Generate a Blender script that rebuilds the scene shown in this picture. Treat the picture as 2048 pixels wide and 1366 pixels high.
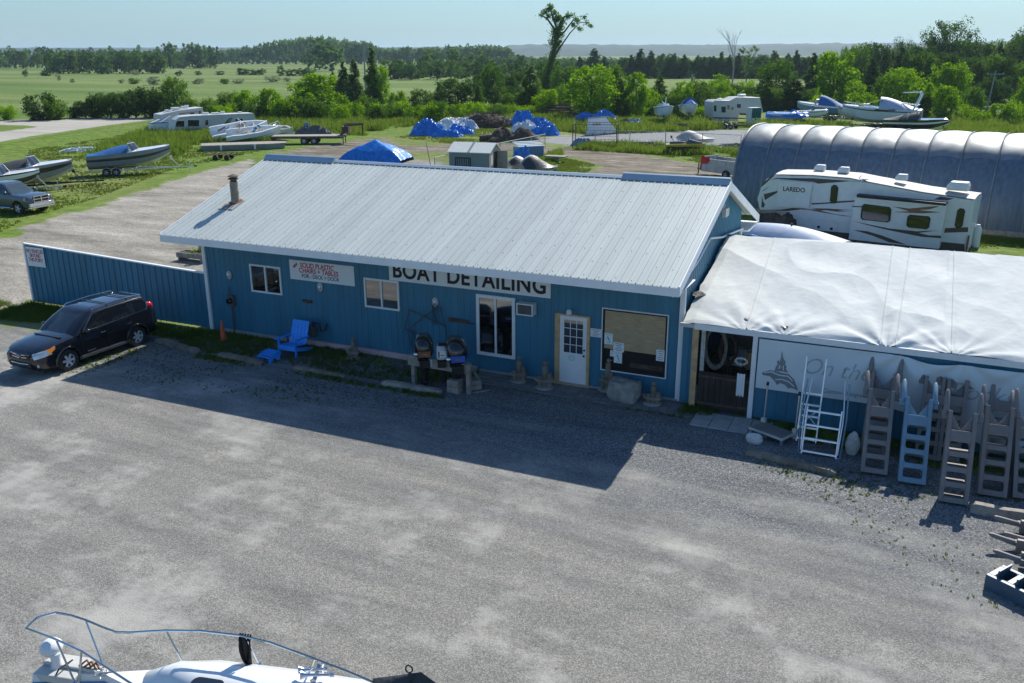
import bpy, bmesh, math, random
import numpy as np
from mathutils import Vector, Matrix
random.seed(7)
for o in list(bpy.data.objects): bpy.data.objects.remove(o)
SC = bpy.context.scene
COL = SC.collection
R_ = math.radians
# ------------------------------------------------------------ camera
FPX = 1780.0; PITCH = math.atan((683 - 105) / FPX); YAW = R_(24.6); ROLL = R_(-0.2); HC = 9.7
_F = Vector((-math.sin(YAW) * math.cos(PITCH), math.cos(YAW) * math.cos(PITCH), -math.sin(PITCH)))
_R0 = Vector((math.cos(YAW), math.sin(YAW), 0)); _U0 = _R0.cross(_F)
_R = _R0 * math.cos(ROLL) + _U0 * math.sin(ROLL); _U = _U0 * math.cos(ROLL) - _R0 * math.sin(ROLL)
cam = bpy.data.cameras.new('camera'); camo = bpy.data.objects.new('camera', cam); COL.objects.link(camo)
cam.lens = FPX * 36 / 2048; cam.sensor_width = 36; cam.clip_end = 20000; cam.clip_start = 0.1
camo.matrix_world = Matrix(((_R.x, _U.x, -_F.x, 0), (_R.y, _U.y, -_F.y, 0), (_R.z, _U.z, -_F.z, HC), (0, 0, 0, 1)))
SC.camera = camo
# ------------------------------------------------------------ world, sun, exposure
SUN_EL = R_(42.0); SUN_DX = 0.10
w = bpy.data.worlds.new("World"); SC.world = w; w.use_nodes = True
nt = w.node_tree; bg = nt.nodes['Background']
sky = nt.nodes.new('ShaderNodeTexSky'); sky.sky_type = 'NISHITA'; sky.sun_disc = False
sky.sun_elevation = SUN_EL; sky.sun_rotation = math.atan2(SUN_DX, 1.0)
sky.air_density = 1.0; sky.dust_density = 0.6; sky.ozone_density = 1.6; sky.altitude = 100
# faint thin cloud in the sky itself
tc = nt.nodes.new('ShaderNodeTexCoord'); mp = nt.nodes.new('ShaderNodeMapping'); mp.inputs['Scale'].default_value = (3, 3, 16)
nz = nt.nodes.new('ShaderNodeTexNoise'); nz.inputs['Scale'].default_value = 2.2; nz.inputs['Detail'].default_value = 7; nz.inputs['Roughness'].default_value = 0.6
rp = nt.nodes.new('ShaderNodeValToRGB'); rp.color_ramp.elements[0].position = 0.52; rp.color_ramp.elements[1].position = 0.78
rp.color_ramp.elements[1].color = (0.30, 0.30, 0.30, 1)
mx = nt.nodes.new('ShaderNodeMix'); mx.data_type = 'RGBA'; mx.inputs['B'].default_value = (4.6, 5.5, 5.8, 1)
L = nt.links.new
L(tc.outputs['Generated'], mp.inputs['Vector']); L(mp.outputs[0], nz.inputs['Vector']); L(nz.outputs['Fac'], rp.inputs[0])
tn = nt.nodes.new('ShaderNodeMix'); tn.data_type = 'RGBA'; tn.blend_type = 'MULTIPLY'; tn.inputs['Factor'].default_value = 1; tn.inputs['B'].default_value = (0.70, 1.0, 1.28, 1)
sx = nt.nodes.new('ShaderNodeSeparateXYZ'); hz = nt.nodes.new('ShaderNodeMapRange'); hz.inputs['From Min'].default_value = 0.0; hz.inputs['From Max'].default_value = 0.20; hz.inputs['To Min'].default_value = 0.80; hz.inputs['To Max'].default_value = 0.0
hm = nt.nodes.new('ShaderNodeMix'); hm.data_type = 'RGBA'; hm.inputs['B'].default_value = (2.95, 4.2, 4.75, 1)
L(tc.outputs['Generated'], sx.inputs[0]); L(sx.outputs['Z'], hz.inputs['Value']); L(hz.outputs[0], hm.inputs['Factor'])
L(sky.outputs[0], tn.inputs['A']); L(tn.outputs['Result'], hm.inputs['A'])
L(rp.outputs[0], mx.inputs['Factor']); L(hm.outputs['Result'], mx.inputs['A']); L(mx.outputs['Result'], bg.inputs[0])
bg.inputs[1].default_value = 0.084
sl = bpy.data.lights.new('sun', 'SUN'); sl.energy = 4.5; sl.angle = R_(0.5); sl.color = (1.0, 0.95, 0.86)
so = bpy.data.objects.new('sun', sl); COL.objects.link(so)
so.rotation_euler = Vector((SUN_DX, 1, math.tan(SUN_EL) * math.hypot(1, SUN_DX))).to_track_quat('Z', 'Y').to_euler()
so.location = (0, 0, 60)
SC.view_settings.view_transform = 'Standard'; SC.view_settings.look = 'None'
SC.view_settings.exposure = 0.50; SC.view_settings.gamma = 1
SC.render.engine = 'CYCLES'
SC.cycles.max_bounces = 6; SC.cycles.transparent_max_bounces = 12; SC.cycles.volume_bounces = 0
# ------------------------------------------------------------ survey helpers: pixel of the photo -> point on the ground / on a wall
def RAY(x, y): return _F + _R * ((x - 1024) / FPX) + _U * ((683 - y) / FPX)
CAM = Vector((0, 0, HC))
def G(x, y, z=0.0):
    d = RAY(x, y); return CAM + d * ((z - HC) / d.z)
def PL(x, y, Y):
    d = RAY(x, y); return CAM + d * (Y / d.y)
def HZ(x, y, b):
    d = RAY(x, y); return HC + d.z * (math.hypot(b.x, b.y) / math.hypot(d.x, d.y))
def DEP(b): return (Vector((b.x, b.y, b.z)) - CAM).dot(_F)
def UV(x, y, P0, a):   # point on the vertical plane through P0 heading a -> (along, height)
    n = Vector((-math.sin(a), math.cos(a), 0)); d = RAY(x, y)
    p = CAM + d * ((P0 - CAM).dot(n) / d.dot(n)); q = p - P0
    return (q.x * math.cos(a) + q.y * math.sin(a), p.z)
# ------------------------------------------------------------ objects
def tag(o, label=None, cat=None, group=None, kind=None):
    if label: o['label'] = label
    if cat: o['category'] = cat
    if group: o['group'] = group
    if kind: o['kind'] = kind
    return o
def thing(name, label, cat, loc=(0, 0, 0), rz=0, group=None):
    o = bpy.data.objects.new(name, None); o.empty_display_size = 0.2; COL.objects.link(o)
    o.location = loc; o.rotation_euler = (0, 0, rz)
    return tag(o, label, cat, group)
def copy_tree(o, parent=None):
    c = o.copy(); COL.objects.link(c); c.parent = parent
    for ch in o.children: copy_tree(ch, c)
    return c
class MB:
    def __init__(s): s.v = []; s.f = []; s.m = []; s.mi = 0
    def add(s, vs, fs, mi=None):
        b = len(s.v); s.v += [tuple(v) for v in vs]
        for f in fs: s.f.append(tuple(i + b for i in f)); s.m.append(s.mi if mi is None else mi)
        return s
    def box(s, x0, x1, y0, y1, z0, z1, mi=None, M=None):
        vs = [Vector(p) for p in ((x0, y0, z0), (x1, y0, z0), (x1, y1, z0), (x0, y1, z0), (x0, y0, z1), (x1, y0, z1), (x1, y1, z1), (x0, y1, z1))]
        if M is not None: vs = [M @ v for v in vs]
        return s.add(vs, [(3, 2, 1, 0), (4, 5, 6, 7), (0, 1, 5, 4), (1, 2, 6, 5), (2, 3, 7, 6), (3, 0, 4, 7)], mi)
    def bar(s, a, b, w, h, mi=None, up=(0, 0, 1)):
        a = Vector(a); b = Vector(b); d = (b - a).normalized(); u = Vector(up)
        if abs(d.dot(u)) > 0.98: u = Vector((1, 0, 0))
        x = d.cross(u).normalized(); y = x.cross(d).normalized()
        vs = []
        for p in (a, b):
            for i, j in ((-1, -1), (1, -1), (1, 1), (-1, 1)): vs.append(p + x * (i * w / 2) + y * (j * h / 2))
        return s.add(vs, [(3, 2, 1, 0), (4, 5, 6, 7), (0, 1, 5, 4), (1, 2, 6, 5), (2, 3, 7, 6), (3, 0, 4, 7)], mi)
    def tube(s, pts, r, n=8, mi=None, caps=True, closed=False):
        pts = [Vector(p) for p in pts]; N = len(pts)
        rs = r if isinstance(r, (list, tuple)) else [r] * N
        prev = None; vs = []
        for i, p in enumerate(pts):
            if closed: d = (pts[(i + 1) % N] - pts[i - 1]).normalized()
            else: d = (pts[min(i + 1, N - 1)] - pts[max(i - 1, 0)]).normalized()
            if prev is None:
                u = Vector((0, 0, 1)) if abs(d.z) < 0.9 else Vector((1, 0, 0)); x = d.cross(u).normalized()
            else:
                x = (prev - d * prev.dot(d)).normalized()
            prev = x; y = d.cross(x)
            for k in range(n):
                a = 2 * math.pi * k / n; vs.append(p + (x * math.cos(a) + y * math.sin(a)) * rs[i])
        fs = []
        for i in range(N if closed else N - 1):
            j = (i + 1) % N
            for k in range(n): fs.append((i * n + k, i * n + (k + 1) % n, j * n + (k + 1) % n, j * n + k))
        if caps and not closed: fs.append(tuple(range(n - 1, -1, -1))); fs.append(tuple(range((N - 1) * n, N * n)))
        return s.add(vs, fs, mi)
    def lathe(s, prof, c=(0, 0, 0), n=16, axis='z', mi=None, caps=True):
        c = Vector(c); vs = []
        for r, h in prof:
            for k in range(n):
                a = 2 * math.pi * k / n; u, v = r * math.cos(a), r * math.sin(a)
                vs.append(c + (Vector((u, v, h)) if axis == 'z' else Vector((u, h, v)) if axis == 'y' else Vector((h, u, v))))
        fs = []
        for i in range(len(prof) - 1):
            for k in range(n): fs.append((i * n + k, i * n + (k + 1) % n, (i + 1) * n + (k + 1) % n, (i + 1) * n + k))
        if caps: fs.append(tuple(range(n - 1, -1, -1))); fs.append(tuple(range((len(prof) - 1) * n, len(prof) * n)))
        return s.add(vs, fs, mi)
    def loft(s, rings, mi=None, caps=True, close=True):
        n = len(rings[0]); vs = [p for r in rings for p in r]; fs = []
        for i in range(len(rings) - 1):
            for k in range(n if close else n - 1): fs.append((i * n + k, i * n + (k + 1) % n, (i + 1) * n + (k + 1) % n, (i + 1) * n + k))
        if caps: fs.append(tuple(range(n - 1, -1, -1))); fs.append(tuple(range((len(rings) - 1) * n, len(rings) * n)))
        return s.add(vs, fs, mi)
    def prism(s, poly, lo, hi, axis='y', mi=None):   # poly in the plane across the axis
        def P(a, b, h): return (a, h, b) if axis == 'y' else (a, b, h) if axis == 'z' else (h, a, b)
        n = len(poly); vs = [P(a, b, lo) for a, b in poly] + [P(a, b, hi) for a, b in poly]
        fs = [tuple(range(n)), tuple(range(2 * n - 1, n - 1, -1))] + [(i, i + n, (i + 1) % n + n, (i + 1) % n) for i in range(n)]
        return s.add(vs, fs, mi)
    def grid(s, fn, nu, nv, mi=None):
        vs = [fn(i / nu, j / nv) for j in range(nv + 1) for i in range(nu + 1)]
        fs = [(j * (nu + 1) + i, j * (nu + 1) + i + 1, (j + 1) * (nu + 1) + i + 1, (j + 1) * (nu + 1) + i) for j in range(nv) for i in range(nu)]
        return s.add(vs, fs, mi)
    def ball(s, c, rx, ry, rz, nu=14, nv=9, fn=None, mi=None):
        c = Vector(c); vs = []
        for j in range(nv + 1):
            t = math.pi * j / nv
            for i in range(nu):
                a = 2 * math.pi * i / nu; d = Vector((math.sin(t) * math.cos(a), math.sin(t) * math.sin(a), math.cos(t)))
                k = fn(d) if fn else 1.0
                vs.append(c + Vector((d.x * rx, d.y * ry, d.z * rz)) * k)
        fs = [(j * nu + i, (j + 1) * nu + i, (j + 1) * nu + (i + 1) % nu, j * nu + (i + 1) % nu) for j in range(nv) for i in range(nu)]
        return s.add(vs, fs, mi)
    def build(s, name, mats, parent=None, smooth=30, bevel=0, fix=True):
        me = bpy.data.meshes.new(name); me.from_pydata(s.v, [], s.f)
        if not isinstance(mats, (list, tuple)): mats = [mats]
        for m in mats: me.materials.append(m)
        if len(mats) > 1: me.polygons.foreach_set('material_index', s.m)
        if fix:
            bm = bmesh.new(); bm.from_mesh(me); bmesh.ops.recalc_face_normals(bm, faces=bm.faces); bm.to_mesh(me); bm.free()
        if smooth:
            me.polygons.foreach_set('use_smooth', [True] * len(me.polygons)); me.set_sharp_from_angle(angle=R_(smooth))
        o = bpy.data.objects.new(name, me); COL.objects.link(o)
        if parent is not None: o.parent = parent
        if bevel:
            b = o.modifiers.new('bevel', 'BEVEL'); b.width = bevel; b.segments = 2; b.limit_method = 'ANGLE'; b.angle_limit = R_(40)
        return o
def bake(o):
    dg = bpy.context.evaluated_depsgraph_get(); dg.update()
    me = bpy.data.meshes.new_from_object(o.evaluated_get(dg)); o.modifiers.clear(); o.data = me
def cut(o, mb):       # subtract a solid from a mesh, then forget the solid
    c = mb.build('cutter', list(o.data.materials)[:1] or [M['black']], None, 0)
    c.matrix_world = o.parent.matrix_world if False else c.matrix_world
    par = o.parent; o.parent = None
    m = o.modifiers.new('b', 'BOOLEAN'); m.operation = 'DIFFERENCE'; m.object = c; m.solver = 'EXACT'
    bpy.context.view_layer.update(); bake(o); bpy.data.objects.remove(c); o.parent = par
def text(name, s, size, mat, parent, M4, sx=1.0, bold=0.0, thick=0.003, shear=0.0, align='CENTER', space=1.0):
    cu = bpy.data.curves.new(name, 'FONT'); cu.body = s; cu.size = size; cu.extrude = thick; cu.offset = bold; cu.shear = shear
    cu.align_x = align; cu.align_y = 'CENTER'; cu.space_character = space; cu.space_line = 0.85
    o = bpy.data.objects.new(name, cu); COL.objects.link(o); bpy.context.view_layer.update()
    dg = bpy.context.evaluated_depsgraph_get(); me = bpy.data.meshes.new_from_object(o.evaluated_get(dg))
    bpy.data.objects.remove(o); me.transform(M4 @ Matrix.Diagonal((sx, 1, 1, 1))); me.materials.clear(); me.materials.append(mat)
    o = bpy.data.objects.new(name, me); COL.objects.link(o); o.parent = parent
    return o
def FRONT(x, y, z, rz=0):   # text facing -Y
    return Matrix.Translation((x, y, z)) @ Matrix.Rotation(rz, 4, 'Z') @ Matrix.Rotation(R_(90), 4, 'X')
def RZ(a): return Matrix.Rotation(a, 4, 'Z')
def vnoise(x, y, z=0.0, s=0):
    from mathutils import noise
    return noise.noise(Vector((x + s * 17.3, y - s * 9.1, z + s * 3.7)))
# ------------------------------------------------------------ materials
M = {}
def nodes(m):
    nt = m.node_tree; return nt, nt.nodes.new, nt.links.new
def mat(name, col, rough=0.6, metal=0.0, var=0.12, vs=3.0, bump=0.0, bs=20.0, dirt=0.0, dcol=(0.12, 0.09, 0.06), ior=1.45, coat=0.0, trans=0.0, alpha=1.0, scl=None, sub=None):
    m = bpy.data.materials.new(name); m.use_nodes = True; nt, N, L = nodes(m); p = nt.nodes['Principled BSDF']
    p.inputs['Roughness'].default_value = rough; p.inputs['Metallic'].default_value = metal; p.inputs['IOR'].default_value = ior
    p.inputs['Coat Weight'].default_value = coat; p.inputs['Transmission Weight'].default_value = trans; p.inputs['Alpha'].default_value = alpha
    tc = N('ShaderNodeTexCoord'); mp = N('ShaderNodeMapping'); L(tc.outputs['Object'], mp.inputs[0])
    if scl: mp.inputs['Scale'].default_value = scl
    n = N('ShaderNodeTexNoise'); n.inputs['Scale'].default_value = vs; n.inputs['Detail'].default_value = 5; L(mp.outputs[0], n.inputs['Vector'])
    r = N('ShaderNodeValToRGB'); r.color_ramp.elements[0].position = 0.3; r.color_ramp.elements[1].position = 0.7
    r.color_ramp.elements[0].color = tuple(c * (1 - var) for c in col) + (1,); r.color_ramp.elements[1].color = tuple(min(1, c * (1 + var)) for c in col) + (1,)
    L(n.outputs['Fac'], r.inputs[0]); out = r.outputs[0]
    if dirt:
        n2 = N('ShaderNodeTexNoise'); n2.inputs['Scale'].default_value = vs * 2.3; n2.inputs['Detail'].default_value = 8; n2.inputs['Roughness'].default_value = 0.7
        L(mp.outputs[0], n2.inputs['Vector'])
        r2 = N('ShaderNodeValToRGB'); r2.color_ramp.elements[0].position = 0.62 - dirt * 0.25; r2.color_ramp.elements[1].position = 0.85 - dirt * 0.2
        r2.color_ramp.elements[1].color = (0.8, 0.8, 0.8, 1)
        mx = N('ShaderNodeMix'); mx.data_type = 'RGBA'; mx.inputs['B'].default_value = dcol + (1,)
        L(n2.outputs['Fac'], r2.inputs[0]); L(r2.outputs[0], mx.inputs['Factor']); L(out, mx.inputs['A']); out = mx.outputs['Result']
    L(out, p.inputs['Base Color'])
    if bump:
        n3 = N('ShaderNodeTexNoise'); n3.inputs['Scale'].default_value = bs; n3.inputs['Detail'].default_value = 6; L(mp.outputs[0], n3.inputs['Vector'])
        b = N('ShaderNodeBump'); b.inputs['Strength'].default_value = bump; b.inputs['Distance'].default_value = 0.05; L(n3.outputs['Fac'], b.inputs['Height']); L(b.outputs[0], p.inputs['Normal'])
    M[name] = m; return m
mat('black', (0.012, 0.012, 0.013), 0.5, var=0.3)
mat('rubber', (0.02, 0.02, 0.021), 0.8, var=0.3, dirt=0.3, dcol=(0.09, 0.08, 0.07))
mat('white_paint', (0.72, 0.74, 0.74), 0.45, var=0.04, dirt=0.12, dcol=(0.45, 0.43, 0.38))
mat('trim_white', (0.74, 0.77, 0.78), 0.5, var=0.05, dirt=0.1, dcol=(0.5, 0.5, 0.46))
mat('glass_dark', (0.008, 0.010, 0.014), 0.04, ior=1.7, var=0.1)
mat('glass_window', (0.006, 0.006, 0.006), 0.03, ior=3.4, var=0.1)
mat('chrome', (0.7, 0.7, 0.72), 0.15, 1.0, var=0.05)
mat('alu', (0.62, 0.64, 0.66), 0.35, 0.85, var=0.1, vs=8, dirt=0.12, dcol=(0.3, 0.3, 0.3))
mat('galv', (0.45, 0.47, 0.48), 0.5, 0.7, var=0.15, dirt=0.2, dcol=(0.25, 0.22, 0.18))
mat('blue_siding', (0.034, 0.170, 0.265), 0.42, var=0.14, vs=0.9, dirt=0.16, dcol=(0.05, 0.13, 0.17), scl=(2.5, 2.5, 0.35))
mat('roof_metal', (0.47, 0.51, 0.485), 0.48, 0.0, var=0.09, vs=0.7, dirt=0.16, dcol=(0.36, 0.37, 0.34), scl=(3, 0.22, 0.22))
mat('roof_trim', (0.40, 0.48, 0.52), 0.4, 0.3, var=0.06)
mat('rust', (0.22, 0.09, 0.035), 0.85, var=0.4, vs=9)
mat('rusty_steel', (0.10, 0.07, 0.05), 0.8, 0.2, var=0.4, vs=6, dirt=0.5, dcol=(0.16, 0.07, 0.03))
mat('wood_grey', (0.30, 0.27, 0.23), 0.85, var=0.3, vs=5, bump=0.5, bs=30, scl=(1, 1, 1))
mat('wood_log', (0.20, 0.17, 0.13), 0.9, var=0.35, vs=4, bump=0.8, bs=14)
mat('wood_new', (0.50, 0.33, 0.17), 0.7, var=0.2, vs=5)
mat('wood_dark', (0.09, 0.065, 0.05), 0.85, var=0.35, vs=5, bump=0.4)
mat('stone', (0.27, 0.26, 0.23), 0.9, var=0.3, vs=4, bump=0.9, bs=9)
mat('stone_white', (0.60, 0.60, 0.58), 0.8, var=0.15, vs=6, bump=0.6, bs=12, dirt=0.3, dcol=(0.3, 0.24, 0.2))
mat('concrete', (0.34, 0.34, 0.32), 0.9, var=0.15, vs=4, bump=0.4, bs=40)
mat('pink_base', (0.55, 0.38, 0.38), 0.8, var=0.15, vs=3)
mat('sign_white', (0.72, 0.75, 0.76), 0.5, var=0.03, dirt=0.06, dcol=(0.5, 0.5, 0.48))
mat('ink_black', (0.015, 0.015, 0.017), 0.6, var=0.2)
mat('ink_red', (0.50, 0.02, 0.03), 0.6, var=0.2)
mat('ink_teal', (0.03, 0.42, 0.46), 0.6, var=0.2)
mat('ink_blue', (0.03, 0.10, 0.45), 0.5, var=0.2)
mat('chair_blue', (0.03, 0.30, 0.90), 0.45, var=0.08)
mat('cone_orange', (0.62, 0.13, 0.05), 0.6, var=0.15, dirt=0.2)
mat('tarp_white', (0.60, 0.62, 0.595), 0.85, var=0.05, vs=1.2, bump=0.25, bs=5, dirt=0.22, dcol=(0.5, 0.48, 0.42))
mat('banner', (0.58, 0.66, 0.69), 0.55, var=0.05, vs=1.0, bump=0.15, bs=4)
mat('banner_grey', (0.19, 0.21, 0.225), 0.6, var=0.2)
mat('banner_faint', (0.33, 0.40, 0.40), 0.6, var=0.1)
mat('tarp_blue', (0.010, 0.17, 0.56), 0.30, var=0.3, vs=2.5, bump=0.7, bs=5)
mat('tarp_dull', (0.14, 0.22, 0.36), 0.5, var=0.15, bump=0.5, bs=4)
mat('tarp_pale', (0.40, 0.46, 0.58), 0.5, var=0.08, bump=0.3, bs=3)
mat('tarp_grey', (0.34, 0.34, 0.33), 0.6, var=0.15, bump=0.5, bs=5)
mat('tarp_black', (0.03, 0.035, 0.04), 0.45, var=0.2, bump=0.5, bs=5)
mat('tarp_scrap_white', (0.62, 0.64, 0.64), 0.5, var=0.12, bump=0.6, bs=5)
mat('hoop_silver', (0.21, 0.23, 0.24), 0.50, 0.35, var=0.22, vs=1.5, bump=0.04, bs=10)
mat('hoop_blue', (0.11, 0.15, 0.20), 0.45, 0.2, var=0.2, vs=1.5, scl=(4, 4, 0.6))
mat('suv_paint', (0.006, 0.006, 0.008), 0.16, var=0.1, coat=0.8)
mat('truck_paint', (0.07, 0.095, 0.12), 0.25, 0.4, var=0.05, coat=0.6)
mat('headlight', (0.55, 0.57, 0.58), 0.15, 0.3, var=0.2, coat=1)
mat('amber', (0.75, 0.25, 0.02), 0.2, var=0.1, coat=1)
mat('tail_red', (0.70, 0.01, 0.015), 0.15, var=0.2, coat=1)
mat('rim', (0.60, 0.62, 0.64), 0.35, 0.15, var=0.1)
mat('grey_plastic', (0.09, 0.09, 0.095), 0.6, var=0.2)
mat('rv_white', (0.70, 0.71, 0.70), 0.35, var=0.05, dirt=0.1, dcol=(0.48, 0.47, 0.43))
mat('rv_roof', (0.50, 0.48, 0.42), 0.7, var=0.12, vs=1.2, dirt=0.3, dcol=(0.36, 0.33, 0.28))
mat('rv_brown', (0.085, 0.065, 0.055), 0.4, var=0.15)
mat('rv_rust', (0.22, 0.10, 0.06), 0.4, var=0.2)
mat('rv_old', (0.52, 0.52, 0.49), 0.5, var=0.08, dirt=0.25, dcol=(0.3, 0.28, 0.24))
mat('gel_white', (0.74, 0.76, 0.77), 0.22, var=0.04, coat=0.5, dirt=0.08, dcol=(0.5, 0.5, 0.46))
mat('gel_cream', (0.52, 0.52, 0.45), 0.3, var=0.08, coat=0.3, dirt=0.25, dcol=(0.3, 0.24, 0.16))
mat('gel_navy', (0.012, 0.02, 0.05), 0.25, var=0.1, coat=0.5)
mat('gel_blue', (0.08, 0.20, 0.34), 0.3, var=0.1, coat=0.4)
mat('gel_black', (0.012, 0.013, 0.017), 0.2, var=0.1, coat=0.6)
mat('gel_grey', (0.20, 0.24, 0.27), 0.3, var=0.1, coat=0.3)
mat('canvas_blue', (0.012, 0.11, 0.32), 0.7, var=0.15, bump=0.3)
mat('canvas_dark', (0.04, 0.045, 0.05), 0.75, var=0.2, bump=0.3)
mat('yellow_gel', (0.60, 0.42, 0.02), 0.3, var=0.1, coat=0.5)
mat('red_cloth', (0.55, 0.02, 0.02), 0.6, var=0.3)
mat('dock_brown', (0.20, 0.182, 0.172), 0.55, var=0.10, vs=5)
mat('dock_blue', (0.17, 0.28, 0.36), 0.5, var=0.1, vs=5)
mat('dock_navy', (0.05, 0.10, 0.15), 0.4, var=0.15, vs=5)
mat('soil', (0.075, 0.05, 0.035), 0.95, var=0.5, vs=3, bump=1.0, bs=6)
mat('green_box', (0.02, 0.12, 0.09), 0.5, var=0.15)
mat('shed_wall', (0.20, 0.24, 0.27), 0.55, var=0.06)
mat('shed_tan', (0.34, 0.31, 0.28), 0.55, var=0.08)
mat('shed_roof', (0.60, 0.62, 0.58), 0.6, var=0.05, dirt=0.1)
mat('paver', (0.17, 0.175, 0.175), 0.9, var=0.25, vs=3, bump=0.4, bs=40)
mat('brown_mat', (0.045, 0.032, 0.028), 0.85, var=0.25, vs=3, dirt=0.3, dcol=(0.05, 0.04, 0.035))
mat('hose', (0.20, 0.19, 0.17), 0.6, var=0.25)
mat('pole_wood', (0.28, 0.28, 0.27), 0.85, var=0.15)
mat('bark', (0.10, 0.085, 0.07), 0.9, var=0.3, vs=4, bump=0.6)
mat('bark_pale', (0.32, 0.29, 0.26), 0.9, var=0.2)
mat('steel_rail', (0.45, 0.50, 0.56), 0.12, 1.0, var=0.05)
mat('rope', (0.025, 0.022, 0.02), 0.9, var=0.3)
mat('curtain', (0.16, 0.17, 0.20), 0.9, var=0.1)
mat('terracotta', (0.45, 0.15, 0.10), 0.7)
def leafmat(name, c1, c2, tr=0.45):
    m = bpy.data.materials.new(name); m.use_nodes = True; nt, N, L = nodes(m)
    nt.nodes.remove(nt.nodes['Principled BSDF']); out = nt.nodes['Material Output']
    g = N('ShaderNodeNewGeometry'); oi = N('ShaderNodeObjectInfo')
    n = N('ShaderNodeTexNoise'); n.inputs['Scale'].default_value = 0.55; n.inputs['Detail'].default_value = 3; L(g.outputs['Position'], n.inputs['Vector'])
    a1 = N('ShaderNodeMath'); a1.operation = 'MULTIPLY_ADD'; L(g.outputs['Random Per Island'], a1.inputs[0]); a1.inputs[1].default_value = 0.45
    L(n.outputs['Fac'], a1.inputs[2])
    a2 = N('ShaderNodeMath'); a2.operation = 'MULTIPLY_ADD'; L(oi.outputs['Random'], a2.inputs[0]); a2.inputs[1].default_value = 0.5; L(a1.outputs[0], a2.inputs[2])
    r = N('ShaderNodeValToRGB'); r.color_ramp.elements[0].position = 0.35; r.color_ramp.elements[1].position = 1.25 if False else 1.0
    r.color_ramp.elements[0].color = c1 + (1,); r.color_ramp.elements[1].color = c2 + (1,); L(a2.outputs[0], r.inputs[0])
    d = N('ShaderNodeBsdfDiffuse'); t = N('ShaderNodeBsdfTranslucent'); ms = N('ShaderNodeMixShader'); ms.inputs[0].default_value = tr
    hs = N('ShaderNodeHueSaturation'); hs.inputs['Hue'].default_value = 0.485; hs.inputs['Value'].default_value = 1.45; hs.inputs['Saturation'].default_value = 1.05
    L(r.outputs[0], d.inputs[0]); L(r.outputs[0], hs.inputs['Color']); L(hs.outputs[0], t.inputs[0]); L(d.outputs[0], ms.inputs[1]); L(t.outputs[0], ms.inputs[2]); L(ms.outputs[0], out.inputs[0])
    M[name] = m; return m
leafmat('leaf_bright', (0.030, 0.105, 0.006), (0.16, 0.31, 0.018), 0.5)
leafmat('leaf_mid', (0.018, 0.064, 0.009), (0.090, 0.185, 0.022), 0.45)
leafmat('leaf_dark', (0.011, 0.042, 0.010), (0.056, 0.118, 0.022), 0.40)
leafmat('leaf_yellow', (0.045, 0.145, 0.006), (0.18, 0.33, 0.015), 0.48)
leafmat('leaf_far', (0.032, 0.095, 0.026), (0.105, 0.195, 0.042), 0.42)
leafmat('leaf_silver', (0.10, 0.15, 0.09), (0.22, 0.27, 0.16), 0.4)
leafmat('weed_mat', (0.045, 0.105, 0.012), (0.13, 0.20, 0.03), 0.45)
leafmat('blade_mat', (0.045, 0.10, 0.012), (0.12, 0.17, 0.03), 0.4)
mat('chimney_metal', (0.26, 0.22, 0.17), 0.5, 0.4, var=0.3, vs=5, dirt=0.4, dcol=(0.20, 0.09, 0.03))
mat('glass_auto', (0.020, 0.032, 0.034), 0.05, ior=2.0, var=0.3)
# ============================================================ SETTING: ground, lot, tracks, road, hills, far woods
def _noise(N, L, vec, scale, det=5, rough=0.55):
    n = N('ShaderNodeTexNoise'); n.inputs['Scale'].default_value = scale; n.inputs['Detail'].default_value = det; n.inputs['Roughness'].default_value = rough
    L(vec, n.inputs['Vector']); return n.outputs['Fac']
def _ramp(N, L, fac, stops):
    r = N('ShaderNodeValToRGB'); e = r.color_ramp.elements
    while len(e) < len(stops): e.new(0.5)
    for k, (p, c) in enumerate(stops): e[k].position = p; e[k].color = tuple(c) + (1,) if len(c) == 3 else c
    L(fac, r.inputs[0]); return r.outputs[0]
def _mix(N, L, fac, a, b, mode='MIX'):
    m = N('ShaderNodeMix'); m.data_type = 'RGBA'; m.blend_type = mode
    if isinstance(fac, float): m.inputs['Factor'].default_value = fac
    else: L(fac, m.inputs['Factor'])
    for s, k in ((a, 'A'), (b, 'B')):
        if isinstance(s, tuple): m.inputs[k].default_value = s + (1,)
        else: L(s, m.inputs[k])
    return m.outputs['Result']
def grass_col(N, L, pos):
    base = _ramp(N, L, _noise(N, L, pos, 0.9, 8, 0.7), [(0.30, (0.055, 0.110, 0.010)), (0.5, (0.110, 0.175, 0.015)), (0.72, (0.175, 0.235, 0.030))])
    dry = _ramp(N, L, _noise(N, L, pos, 0.035, 6, 0.6), [(0.50, (0, 0, 0)), (0.62, (1, 1, 1))])
    c = _mix(N, L, dry, base, _mix(N, L, 0.55, base, (0.21, 0.20, 0.085)))
    sep = N('ShaderNodeSeparateXYZ'); L(pos, sep.inputs[0])
    ln = N('ShaderNodeVectorMath'); ln.operation = 'LENGTH'; L(pos, ln.inputs[0])
    mr = N('ShaderNodeMapRange'); mr.inputs['From Min'].default_value = 125; mr.inputs['From Max'].default_value = 190; L(ln.outputs['Value'], mr.inputs['Value'])
    st = N('ShaderNodeMapping'); st.inputs['Rotation'].default_value = (0, 0, -YAW); st.inputs['Scale'].default_value = (0.15, 1, 1); L(pos, st.inputs[0])
    field = _ramp(N, L, _noise(N, L, st.outputs[0], 0.035, 6, 0.65), [(0.30, (0.060, 0.110, 0.022)), (0.48, (0.115, 0.175, 0.032)), (0.60, (0.185, 0.215, 0.070)), (0.75, (0.120, 0.190, 0.030))])
    return _mix(N, L, mr.outputs[0], c, field)
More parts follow.
